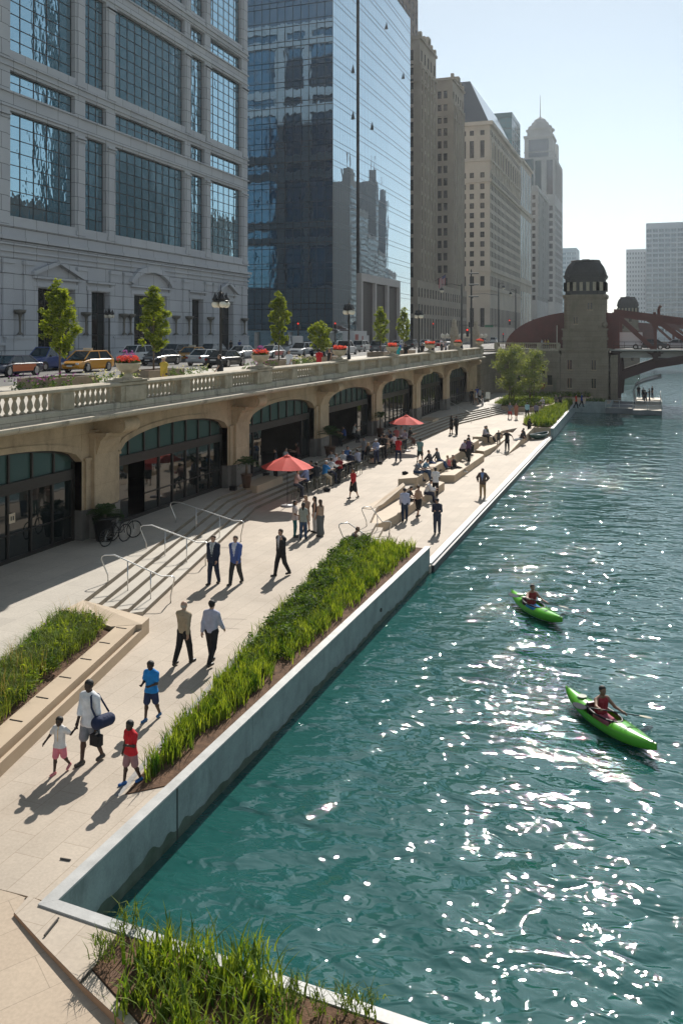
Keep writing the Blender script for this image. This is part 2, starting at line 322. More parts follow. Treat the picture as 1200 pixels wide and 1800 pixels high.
# raised corner platform with tan riser, holding the front planter
RZ=Zw+.03
rs=[G(25,1608,Zw),G(75,1670,Zw-.06),G(150,1755,Zw-.12),G(245,1852,Zw-.18)]
q=[G(162,1713,RZ),G(260,1822,RZ)]
mb=MB()
P=[rs[0],(-9.72,11.98),G(205,1644,RZ),G(161,1706,RZ),G(250,1808,RZ),G(400,1960,RZ),(rs[3][0]+1.2,rs[3][1]-1.6),rs[3],rs[2],rs[1]]
mb.prism(P,-1.5,RZ)
for i in range(3):
    a,b=rs[i],rs[i+1]; 
    mb.face([(a[0]-.006,a[1]-.004,-1),(b[0]-.006,b[1]-.004,-1),(b[0]-.006,b[1]-.004,RZ-.003),(a[0]-.006,a[1]-.004,RZ-.003)],1)
struct('corner_platform',mb,[M['pave'],mat('tan_riser',(.42,.25,.15),.75,var=.1,vs=2)])
# skate stops: small metal bars
def bar(px0,px1,z,i,lab):
    A=G(*px0,z);B=G(*px1,z); mb=MB(); mb.tube([(A[0],A[1],z+.015),(B[0],B[1],z+.015)],.017,6)
    tag(obj('edge_stud',mb,mat('stud_metal',(.10,.09,.08),.4,metal=.6)),lab,'stud','metal studs along the paving edges')
bar((78,1647),(103,1616),RZ+.01,0,'long thin metal stud crossing the raised corner edge nearest the tip')
bar((140,1730),(162,1706),RZ+.01,1,'pale metal stud beside the mulch corner of the front planter')
bar((106,1511),(124,1514),Zw,2,'metal stud flush in the walkway nearest the boy in red')
bar((44,1582),(62,1587),Zw,3,'metal stud in the walkway just left of the coping corner')
# ---------------- river walls ----------------
def wallseg(mb,A,B,th,z0,z1,cop=.0,side=1,m=0,mc=1,mal=2):
    d=Vector((B[0]-A[0],B[1]-A[1])).normalized(); nx,ny=-d.y*th*side,d.x*th*side
    mb.prism([A,B,(B[0]+nx,B[1]+ny),(A[0]+nx,A[1]+ny)],z0,z1-.05,m)
    e=.03; mb.prism([(A[0]-nx/th*e,A[1]-ny/th*e),(B[0]-nx/th*e,B[1]-ny/th*e),(B[0]+nx,B[1]+ny),(A[0]+nx,A[1]+ny)],z1-.05,z1,mc)
W=[M['conc'],M['coping'],M['algae']]
t=empty('river_wall',(-9.2,12,0),0,'long pale concrete river wall with a lighter coping beside the tall plants','wall')
def loc(mb,o): mb.xf(Matrix.Translation(-Vector(o.location)))
mb=MB(); mb.prism([(-9.2,12.05),(-9.2,37.4),(-9.40,37.4),(-9.40,12.05)],-2,Zw+.02); 
loc(mb,t); obj('wall_body',mb,M['conc'],t)
mb=MB(); mb.prism([(-9.17,12.02),(-9.17,37.43),(-9.41,37.43),(-9.41,11.82)],Zw+.022,Zw+.06); loc(mb,t); obj('coping',mb,M['coping'],t)
mb=MB(); 
rr=random.Random(3)
ys=np.linspace(12.1,37.4,500); zz=[.13+.05*math.sin(y*1.1)+.03*math.sin(y*4.3+1)+.02*math.sin(y*11)+.012*rr.random()+.20*math.exp(-((y-15.2)/1.6)**2)*(1+.25*math.sin(y*9)) for y in ys]
for i in range(499): mb.face([(-9.194,ys[i],-.3),(-9.194,ys[i+1],-.3),(-9.194,ys[i+1],zz[i+1]),(-9.194,ys[i],zz[i])])
loc(mb,t); obj('algae_stain',mb,M['algae'],t)
mb=MB(); mb.box(-9.196,15.86,-.2,-9.186,15.89,Zw); loc(mb,t); obj('joint',mb,M['frame'],t)
mb=MB(); 
mb.tube([(-9.16,30.1,.5),(-9.24,30.1,.5)],.07,10); loc(mb,t); obj('drain_hole',mb,M['frame'],t)
# return wall under the front coping
t=empty('river_wall',(-9.2,11.8,0),0,'grey coped river wall running right from the sharp corner in front of the near plants','wall')
A=(-9.17,11.82);B=(6,11.32)
mb=MB(); mb.prism([(-9.2,12.02),(6,10.78),(6,10.62),(-9.40,11.81)],-2,Zw+.02); loc(mb,t); obj('wall_body',mb,M['conc'],t)
mb=MB(); mb.prism([(-9.17,12.018),(6,10.80),(6,10.60),(-9.41,11.816)],Zw+.022,Zw+.06); loc(mb,t); obj('coping',mb,M['coping'],t)
# wall end + promenade kerb (steel edged)
t=empty('quay_edge',(-9.2,37,0),0,'low pale quay edge with a dark steel fender along the sunny promenade','edge')
mb=MB(); mb.prism([(-9.15,37.5),(-9.5,88.5),(-9.8,88.5),(-9.45,37.5)],-.5,Zl+.07); loc(mb,t); obj('kerb',mb,M['coping'],t)
mb=MB(); mb.prism([(-9.03,37.5),(-9.38,88.5),(-9.49,88.5),(-9.14,37.5)],-.3,Zl-.02); loc(mb,t); obj('fender',mb,mat('fender',(.02,.025,.035),.4),t)
t=empty('river_wall',(-9.4,88.5,0),0,'blue grey river wall at the far planter before the bridge','wall')
mb=MB(); mb.prism([(-9.35,88.4),(-9.9,120.6),(-10.15,120.6),(-9.62,88.4)],-2,Zw+.02); loc(mb,t); obj('wall_body',mb,M['conc'],t)
mb=MB(); mb.prism([(-9.32,88.35),(-9.88,120.6),(-10.17,120.6),(-9.64,88.35)],Zw+.022,Zw+.06); loc(mb,t); obj('coping',mb,M['coping'],t)
mb=MB(); mb.prism([(-9.66,88.38),(-11.5,88.18),(-11.5,88.4),(-9.66,88.62)],Zl,Zw+.1); loc(mb,t); obj('end_wall',mb,M['tan'],t)
t=empty('river_wall',(-8,120.4,0),0,'short pale quay wall facing the camera below the bridge tower','wall')
mb=MB(); mb.box(-9.9,120.2,-1,-5.4,120.5,Zw+.1); mb.box(-5.6,120.5,-1,-5.4,128.9,Zw+.1); loc(mb,t); obj('wall_body',mb,M['conc'],t)
mb=MB(); mb.box(-6.0,121,Zw,-8.6,122.6,Zw+.35); loc(mb,t); obj('planter_box',mb,M['conc'],t)
# ---------------- left planter: tan seat wall ----------------
t=empty('planter_wall',(-14,19,Zw),0,'long tan precast seat wall around the left meadow planter','planter wall')
def offs(P,d):
    out=[]
    for i,p in enumerate(P):
        a=P[max(i-1,0)];b=P[min(i+1,len(P)-1)]; v=Vector((b[0]-a[0],b[1]-a[1])).normalized(); out.append((p[0]-v.y*d,p[1]+v.x*d))
    return out
L0=[(-11.5,8.4),(-12.92,15.03),(-14.82,23.87)]
def slab(mb,P,d0,d1,z0,z1):
    a=offs(P,d0);b=offs(P,d1); mb.prism(a+b[::-1],z0,z1)
mb=MB(); slab(mb,L0,0,.09,.6,Zw+.30); slab(mb,L0,.09,.26,.6,Zw+.24); loc(mb,t); obj('lower_ledge',mb,M['tan'],t)
mb=MB(); slab(mb,L0,.16,.72,.9,Zw+.46); loc(mb,t); obj('seat_slab',mb,M['tan'],t)
mb=MB(); mb.prism([(-14.82,23.87),(-17.25,23.86),(-17.2,22.85),(-15.45,22.75),(-14.69,23.25)],.6,[Zw+.46,Zt+.02,Zt+.02,Zw+.47,Zw+.465]); loc(mb,t); obj('end_slab',mb,M['tan'],t)
mb=MB(); mb.prism([(-17.32,22.9),(-17.2,22.85),(-15.8,18.4),(-13.5,7.5),(-13.62,7.5),(-15.92,18.4)],.9,Zt+.02); loc(mb,t); obj('back_kerb',mb,M['tan'],t)
for i,(px,py) in enumerate(((60,1233-10),(105,1197+0),(160,1163+0),(205,1134))):pass
for k in range(9):
    y=14+k*1.25; x=-12.92-.215*(y-15.03)-.5
    mb=MB(); mb.box(x-.18,y-.012,Zw+.46,x+.17,y+.012,Zw+.475); mb.box(x+.15,y-.012,Zw+.30,x+.174,y+.012,Zw+.475); loc(mb,t); obj('seat_stud',mb,M['frame'],t)
SOILP=[(-12.3,8),(-13.5,15.0),(-15.35,23.0),(-17.1,22.8),(-15.8,18.4),(-13.5,8)]
mb=MB(); mb.prism([(-13.6,7.6),(-13.66,15.0),(-15.5,22.8),(-17.15,22.8),(-15.78,18.4),(-13.62,8)] if 0 else [(-12.0,7.6),(-13.55,14.9),(-15.45,22.8),(-17.15,22.8),(-15.78,18.4),(-13.55,7.6)],.5,[Zw+.35]*3+[Zt-.1]*3); tag(obj('soil',mb,M['soil']),kind='stuff')
# soil of river planter and front planter and far planters
mb=MB(); RP=[(-10.05,15.3),(-10.95,21.1),(-12.3,32.1),(-12.95,37.15),(-9.42,37.2),(-9.42,15.9)]
mb.prism(RP,.4,[Zw+.02,Zw+.06,Zw+.10,Zw+.10,Zw+.02,Zw+.02]); tag(obj('soil',mb,M['soil']),kind='stuff')
FP=[G(205,1646,RZ),G(163,1706,RZ),G(252,1806,RZ),G(420,1985,RZ),(1.5,7.5),(4.5,10.74),(-7.6,11.66)]
mb=MB(); mb.prism(FP,.2,[RZ+.01,RZ+.02,RZ+.03,RZ+.03,RZ+.01,RZ+.01,RZ+.01]); tag(obj('soil',mb,M['soil']),kind='stuff')
FAR=[(-11.4,88.6),(-12.8,91.7),(-10.9,120.3),(-10.2,120.3),(-9.66,88.7)]
mb=MB(); mb.prism(FAR,.4,Zw+.12); tag(obj('soil',mb,M['soil']),kind='stuff')
TB=[(-18.5,107.5),(-14.0,106.8),(-12.2,112),(-12.2,125.0),(-8.5,126),(-8.5,128.6),(-19.0,128.6)]
mb=MB(); mb.prism(TB,.5,Zt-.1); tag(obj('soil',mb,M['soil']),kind='stuff')
t=empty('planter_wall',(-14,107,Zw),0,'low tan kerb wall around the tree bed below the bridge abutment','planter wall')
mb=MB()
for a,b in zip(TB[:5],TB[1:6]):
    d=Vector((b[0]-a[0],b[1]-a[1])).normalized(); mb.prism([a,b,(b[0]+d.y*.35,b[1]-d.x*.35),(a[0]+d.y*.35,a[1]-d.x*.35)],Zw-.2,Zw+.55)
loc(mb,t); obj('kerb',mb,M['tan'],t)
# ---------------- stepped bench blocks on the plaza ----------------
def block(poly,z0,z1,lab,bev=.04):
    cx=sum(p[0] for p in poly)/len(poly); cy=sum(p[1] for p in poly)/len(poly)
    t=MB(); t.prism(poly,z0,z1); t.xf(Matrix.Translation((-cx,-cy,0)))
    o=obj('stone_bench',t,M['tan'],None,loc=(cx,cy,0)); tag(o,lab,'bench','tan stepped bench blocks between walkway and promenade')
    m=o.modifiers.new('b','BEVEL'); m.width=bev; m.segments=2; m.limit_method='ANGLE'; return o
block([(-13.05,42.6),(-12.85,44.6),(-12.75,55.8),(-13.5,56.4),(-14.3,56.4),(-14.3,44.7),(-13.9,43.0),(-13.4,42.3)],-.2,.8,'lowest and nearest wide tan bench slab, left of the small promenade stair')
block([(-14.7,44.6),(-14.1,44.5),(-13.95,46.0),(-13.95,50.6),(-14.3,51.4),(-14.5,48)],.9,[1.08,1.08,1.10,1.40,1.40,1.10],'slim tan wedge bench rising out of the paving behind the nearest slab')
block([(-14.85,52.2),(-13.9,53.1),(-13.85,66),(-13.95,74),(-14.4,74.3),(-14.6,66)],.5,1.45,'long raised tan bench where two men in blue sit beside a black backpack')
block([(-13.8,58.4),(-12.75,58.8),(-12.7,69.6),(-13.2,70.2),(-13.95,70.2)],-.2,.8,'tan bench slab in the middle of the row, under the woman in pink')
block([(-14.1,72.2),(-13.1,71.6),(-12.8,75.2),(-12.8,86.0),(-13.95,86.4)],-.2,.8,'far tan bench slab beside the man with outstretched arms')
block([(-14.95,76.2),(-13.3,76.6),(-13.25,82),(-13.9,84),(-14.3,84)],.5,1.42,'farthest short tan bench with a seated couple')
mb=MB(); mb.prism([(-12.8,72.2),(-11.6,73.6),(-11.4,88.3),(-12.8,88.3)],-.2,[Zl+.01,Zl+.01,Zw,Zw]); struct('ramp',mb,M['pave'])
mb=MB(); mb.prism([(-11.75,73.6),(-11.5,73.6),(-11.15,88.3),(-11.45,88.3)],-.2,[Zl+.05,Zl+.05,Zw+.2,Zw+.2]); tag(obj('ramp_wall',mb,M['tan']),'long narrow tan wedge wall rising toward the far planter','wall')
# stone plinths with the palm pots on the stair
def plinth(x0,y0,x1,y1,z0,z1,lab):
    mb=MB(); mb.box(-(x1-x0)/2,-(y1-y0)/2,z0,(x1-x0)/2,(y1-y0)/2,z1); tag(obj('stone_plinth',mb,M['tan'],None,loc=((x0+x1)/2,(y0+y1)/2,0)),lab,'plinth','stone plinths on the terrace stair')
plinth(-21.9,44.6,-20.8,48.2,1.0,Zt+.1,'low stone plinth on the stair beneath the nearest palm pot')
plinth(-21.9,84.6,-20.5,87.2,1.0,Zt+.1,'low stone plinth on the stair beyond the far red parasol')
# ---------------- handrails ----------------
def rail(A,B,zt,zb,lab,n=2):
    t=empty('handrail',(A[0],A[1],0),0,lab,'handrail','stainless handrails on the stairs')
    A=Vector((0,0,zt));D=Vector((B[0]-t.location.x,B[1]-t.location.y,0)); L=D.length; d=D/L
    pts=[A+d*.12,A+d*.1+Vector((0,0,.25)),A-d*.12+Vector((0,0,.78)),A-d*.10+Vector((0,0,.88)),A+Vector((0,0,.93)),A+d*.32+Vector((0,0,.93))]
    E=Vector((0,0,zb))+D
    pts+=[E-d*.42+Vector((0,0,.93)),E-d*.08+Vector((0,0,.93)),E+d*.03+Vector((0,0,.88)),E+d*.02+Vector((0,0,.78)),E-d*.10+Vector((0,0,.25)),E-d*.1+Vector((0,0,0))]
    mb=MB(); mb.tube(pts,.024,8); obj('rail',mb,M['steel'],t,True)
    for k in range(n):
        f=(k+1)/(n+1); p=A+D*f; zz=(zt+zb)/2 if n==1 else zt+(zb-zt)*f
        mb=MB(); mb.tube([(p.x,p.y,zz-.25),(p.x,p.y,zt+.93+(zb-zt)*((f*L-.32)/(L-.74)))],.02,8); obj('post',mb,M['steel'],t,True)
rail(G(184,1023,1.8),G(305,1060,1.05),1.8,1.05,'nearest stainless handrail on the broad terrace stair')
rail(G(252,964.5,1.8),(-16.9,31.6),1.8,1.05,'middle stainless handrail ending behind the man in the navy suit')
rail(G(304,918.7,1.8),G(427,952,1.05),1.8,1.05,'handrail half in shade nearest the arcade end of the broad stair')
rail(G(640,925,Zw),G(686,950,Zl),Zw,Zl,'handrail by the nearest bench slab on the small promenade stair',1)
rail(G(600,957,Zw),(-11.5,37.6),Zw,Zl,'handrail touching the tall plants on the small promenade stair',1)
rail(G(783,716,1.8),G(829,742,1.05),1.8,1.05,'slanting handrail beside the dark dressed couple on the far stair',1)
rail(G(834,705,1.8),G(861,733,1.05),1.8,1.05,'farthest handrail on the sunlit end of the terrace stair',1)
# ================= ARCADE, STREET =================
YA0,YA1=4.0,117.0; XW=-22.3
rise=lambda y:(y-23)*.0035      # the street climbs gently
aw=empty('arcade_wall',(XW,32,Zt),0,'long stone arcade of seven arched bays carrying the street above the walk','wall')
PC=[32.1+13.2*k for k in range(-2,7)]   # pier centres
def arch_z(u,zs,zc,hw): # segmental/elliptic
    return zs+(zc-zs)*math.sqrt(max(0,1-(u/hw)**2))
for k in range(len(PC)-1):
    y0=PC[k]+1.35; y1=PC[k+1]-1.35; yc=(y0+y1)/2; hw=(y1-y0)/2; zz=rise(yc); zs,zc=5.05+zz*1.6,5.95+zz*1.6; top=6.9+zz
    N=24; ys=[y0+(y1-y0)*i/N for i in range(N+1)]; za=[arch_z(y-yc,zs,zc,hw) for y in ys]
    mb=MB()
    for i in range(N):
        mb.face([(XW,ys[i],za[i]),(XW,ys[i+1],za[i+1]),(XW,ys[i+1],top+.3),(XW,ys[i],top+.3)])
        mb.face([(XW-.45,ys[i],za[i]),(XW-.45,ys[i+1],za[i+1]),(XW,ys[i+1],za[i+1]),(XW,ys[i],za[i])])
        # archivolt band
        a0,a1=ys[i]-yc,ys[i+1]-yc; s=1.045
        mb.face([(XW+.05,yc+a0,za[i]),(XW+.05,yc+a1,za[i+1]),(XW+.05,yc+a1*s,za[i+1]+.22),(XW+.05,yc+a0*s,za[i]+.22)])
        mb.face([(XW+.05,yc+a0*s,za[i]+.22),(XW+.05,yc+a1*s,za[i+1]+.22),(XW,yc+a1*s,za[i+1]+.22),(XW,yc+a0*s,za[i]+.22)])
        mb.face([(XW,yc+a0,za[i]),(XW,yc+a1,za[i+1]),(XW+.05,yc+a1,za[i+1]),(XW+.05,yc+a0,za[i])])
    mb.box(XW-.45,y0-.02,Zt,XW,y0,zs); mb.box(XW-.45,y1,Zt,XW,y1+.02,zs)
    loc(mb,aw); obj('arch_panel',mb,M['arc'],aw)
    if k==len(PC)-2+99: continue
    # storefront
    wf=MB(); gl=MB(); nb=8; zd=4.35+zz*1.3
    X=XW-.42
    wf.box(X-.08,y0,Zt,X+.10,y0+.16,zs); wf.box(X-.08,y1-.16,Zt,X+.10,y1,zs)
    wf.box(X-.08,y0+.16,zd,X+.14,y1-.16,zd+.42)
    wf.box(X-.05,y0+.16,Zt,X+.06,y1-.16,Zt+.16)
    for j in range(1,nb):
        y=y0+(y1-y0)*j/nb; za_=arch_z(y-yc,zs,zc,hw); wf.box(X-.05,y-.05,zd+.42,X+.08,y+.05,za_)
    for i in range(N): wf.face([(X+.09,ys[i],za[i]-.09),(X+.09,ys[i+1],za[i+1]-.09),(X+.09,ys[i+1],za[i+1]+.02),(X+.09,ys[i],za[i]+.02)])
    opens={3:(2.5,9.0),4:(0.2,7.6)}.get(k) ; 
    if k==1: opens=(2.4,4.0)
    if k==2: opens=(.9,2.9)
    nb2=8 if k<6 else 10
    for j in range(nb2+1):
        y=y0+.1+(y1-y0-.2)*j/nb2
        if opens and opens[0]<y-y0<opens[1]: continue
        if 0<j<nb2: wf.box(X-.05,y-.055,Zt+.16,X+.07,y+.055,zd)
    for j in range(nb2):
        ya=y0+.1+(y1-y0-.2)*j/nb2+.055; yb=y0+.1+(y1-y0-.2)*(j+1)/nb2-.055
        if opens and ya-y0+.3>opens[0] and yb-y0-.3<opens[1]: continue
        if k!=3: wf.box(X-.03,ya,Zt+1.0,X+.05,yb,Zt+1.05)
        g=MB(); g.box(X-.012,ya,Zt+.16,X+.012,yb,zd); loc(g,aw); obj('door_panel',g,M['doorglass'],aw)
    loc(wf,aw); obj('door_frame',wf,M['frame'],aw)
    for j in range(nb):
        ya=y0+(y1-y0)*j/nb+.05; yb=y0+(y1-y0)*(j+1)/nb-.05
        g=MB(); pts=[(ya,zd+.42),(yb,zd+.42)]+[(y,min(arch_z(y-yc,zs,zc,hw),99)) for y in (yb,(ya+yb)/2,ya)]
        g.face([(X,y,z) for y,z in pts]); loc(g,aw); obj('transom_pane',g,M['trans'],aw)
# piers with darker granite bases, brackets and hidden interior
for k,y in enumerate(PC):
    zz=rise(y); last=k==len(PC)-1
    mb=MB(); mb.box(XW-.5,y-1.35,Zt+1.25,XW+.02,y+1.35,7.0+zz); mb.box(XW+.022,y-.85,Zt+1.25,XW+.28,y+.85,6.3+zz)
    mb.box(XW+.022,y-1.2,Zt+1.25,XW+.12,y-.853,5.15+zz); mb.box(XW+.022,y+.853,Zt+1.25,XW+.12,y+1.2,5.15+zz)
    mb.box(XW+.022,y-1.3,5.05+zz,XW+.16,y+1.3,5.17+zz)
    loc(mb,aw); obj('pier',mb,M['arc'],aw)
    mb=MB(); mb.box(XW-.5,y-1.38,Zt,XW+.05,y+1.38,Zt+1.247); mb.box(XW+.052,y-.9,Zt,XW+.34,y+.9,Zt+1.23); loc(mb,aw); obj('pier_base',mb,M['base'],aw)
    # scroll bracket: side profile extruded across the pier
    mb=MB(); x=XW+.28
    def ext(prof,w):
        P=[(p[0],p[1]+zz) for p in prof]; mb.extrude_y(P,y-w,y+w)
    ext([(x-.3,5.25),(x+.02,5.25),(x+.10,5.5),(x+.22,5.75),(x+.22,5.85),(x+.34,5.95),(x+.34,6.03),(x-.3,6.03)],.75)
    ext([(x-.3,6.033),(x+.55,6.033),(x+.62,6.12),(x+.62,6.2),(x-.3,6.2)],.95)
    pr=[(x-.3,6.203)]+[(x+.95+.36*math.cos(a),6.5+.33*math.sin(a)) for a in np.linspace(-1.9,1.2,12)]+[(x+1.15,6.9),(x-.3,6.9)]
    ext(pr,.55)
    for s in(-.56,.56):
        mb.tube([(x+.95,y+s-.05,6.5+zz),(x+.95,y+s+.05,6.5+zz)],.22,14)
    loc(mb,aw); obj('bracket',mb,M['arc'],aw)
mb=MB(); mb.box(XW-.5,PC[-1]+1.36,Zt,XW-.02,YA1+9,7.2); 
mb.box(XW-.02,PC[-1]+2.0,Zt,XW+.03,PC[-1]+2.5,6.9); mb.box(XW-.02,PC[-1]+6,Zt,XW+.03,PC[-1]+6.5,6.9); mb.box(XW-.02,PC[-1]+2.5,6.2,XW+.03,PC[-1]+6,6.6)
loc(mb,aw); obj('end_panel',mb,M['arc'],aw)
# dark interior behind the doors
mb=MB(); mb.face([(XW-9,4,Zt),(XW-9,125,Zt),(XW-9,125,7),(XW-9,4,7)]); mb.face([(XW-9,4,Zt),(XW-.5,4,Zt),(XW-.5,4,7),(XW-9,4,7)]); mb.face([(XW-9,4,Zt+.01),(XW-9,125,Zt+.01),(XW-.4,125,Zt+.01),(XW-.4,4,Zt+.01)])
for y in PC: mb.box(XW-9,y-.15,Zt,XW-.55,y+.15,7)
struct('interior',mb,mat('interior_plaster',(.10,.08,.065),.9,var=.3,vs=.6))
# wall sign panel
mb=MB(); A=onX(20,911,XW-.36); mb.box(-.01,-.16,-.18,.01,.16,.18); mb.box(.011,-.09,-.08,.014,-.03,.08,1); mb.box(.011,.02,-.08,.014,.09,.08,1)
tag(obj('door_sign',mb,[mat('sign_board',(.65,.52,.38),.6),M['frame']],None,loc=(XW-.33,A[0],A[1])),'small square tan notice fixed to the glass of the nearest arcade door','sign')
# --- deck edge: moulded cornice, curb, balustrade ---
bl=empty('balustrade',(-20.6,32,Zs),0,'long weathered limestone balustrade and cornice along the upper street edge','balustrade')
z=rise
mb=MB(); P=[(-22.8,6.75),(-22.0,6.75),(-21.6,6.82),(-21.2,6.84),(-21.15,6.9),(-20.45,6.93),(-20.2,6.98),(-20.05,7.05),(-20.0,7.12),(-20.0,7.20),(-20.35,7.24),(-22.8,7.24)]
mb.extrude_y(P,YA0,110.8,z=z,n=1); loc(mb,bl); obj('cornice',mb,M['balold'],bl)
mb=MB(); mb.extrude_y([(-20.95,7.243),(-20.38,7.243),(-20.38,7.50),(-20.43,7.56),(-20.95,7.56)],YA0,110.5,z=z); loc(mb,bl); obj('base_course',mb,M['balold'],bl)
mb=MB(); mb.extrude_y([(-20.90,8.20),(-20.36,8.20),(-20.30,8.24),(-20.30,8.33),(-20.36,8.38),(-20.90,8.38),(-20.96,8.33),(-20.96,8.24)],YA0,110.6,z=z); loc(mb,bl); obj('rail',mb,M['bal'],bl)
big=[31.6+13.05*k for k in range(-2,7)]
prof=[(.10,0),(.10,.05),(.06,.07),(.055,.10),(.10,.18),(.115,.26),(.09,.36),(.06,.46),(.055,.50),(.075,.52),(.075,.55),(.09,.56),(.09,.63)]
bme=MB(); bme.lathe(prof,n=10); bme=bme.mesh('baluster',M['bal'],True)
rest=MB(); nbal=0; cand=[]
for b in big:
    peds=[(b,.95,1)]+[(b+4.35*j,.40,0) for j in(1,2)]
    for (yc,h,bigp) in peds:
        if yc>110.5: continue
        mb=MB(); mb.box(-20.93,yc-h,7.563,-20.33 if bigp else -20.36,yc+h,8.197)
        if bigp: mb.box(-20.33,yc-h+.28,7.60,-20.30,yc+h-.28,8.16); mb.box(-20.98,yc-h-.08,8.383,-20.25,yc+h+.08,8.44); mb.box(-21.0,yc-.5,8.443,-20.25,yc+.5,8.50)
        else: mb.box(-20.36,yc-h+.1,7.65,-20.335,yc+h-.1,8.12)
        mb.xf(Matrix.Translation((0,0,z(yc)))); loc(mb,bl); obj('pedestal',mb,M['bal'],bl)
    edges=[(b+.95,b+3.95),(b+4.75,b+8.3),(b+9.1,b+13.05-.95)]
    for a,c in edges:
        n=9 if c-a<3.3 else 9
        for i in range(n):
            y=a+(c-a)*(i+.5)/n
            if 22.0<y<110: cand.append(y)
cand.sort()
for i,y in enumerate(cand):
    if i<100: link('baluster',bme,bl,(-20.62+20.6,y-32,7.565+z(y)-Zs))
    else: rest.lathe(prof,(-20.62,y,7.565+z(y)),n=6)
loc(rest,bl); tag(obj('baluster_row',rest,M['bal'],bl),kind='stuff')
# --- street ---
def sheet(name,x0,x1,y0,y1,z,m,nx=1):
    mb=MB(); n=8
    for i in range(n):
        a=y0+(y1-y0)*i/n;b=y0+(y1-y0)*(i+1)/n
        za=z+rise(min(a,129));zb=z+rise(min(b,129))
        mb.face([(x0,a,za),(x1,a,za),(x1,b,zb),(x0,b,zb)])
    return struct(name,mb,m)
def zst(y): return Zs+rise(min(max(y,20),129))
def sheet2(name,x0,x1,ys,dz,m):
    mb=MB()
    for a,b in zip(ys,ys[1:]): mb.face([(x0,a,zst(a)+dz),(x1,a,zst(a)+dz),(x1,b,zst(b)+dz),(x0,b,zst(b)+dz)])
    return struct(name,mb,m)
YS=[5,20,129,400,1200]
sheet2('road',-62,-20.9,YS,0,M['asph'])
sheet2('pavement',-32.8,-20.95,[5,20,117],.12,M['side'])
mb=MB()
mb.extrude_y([(-32.8,7.2),(-32.8,7.475),(-33.05,7.475),(-33.05,7.2)][::-1],20,117,z=rise); struct('kerb',mb,M['bal'])
sheet2('pavement',-57.2,-52.2,[5,20,119],.12,M['side'])
sheet2('pavement',-57.2,-52.2,[152,400,800],.12,M['side'])
mb=MB(); mb.box(-300,5,5,-57.0,1200,Zs-.1); struct('ground',mb,M['side'])
# lane lines
mb=MB()
for x in(-36.3,-39.7,-43.1,-46.5):
    for i in range(40):
        y=22+i*7.0
        mb.face([(x-.07,y,zst(y)+.004),(x+.07,y,zst(y)+.004),(x+.07,y+3,zst(y+3)+.004),(x-.07,y+3,zst(y+3)+.004)])
struct('road_markings',mb,M['white'])
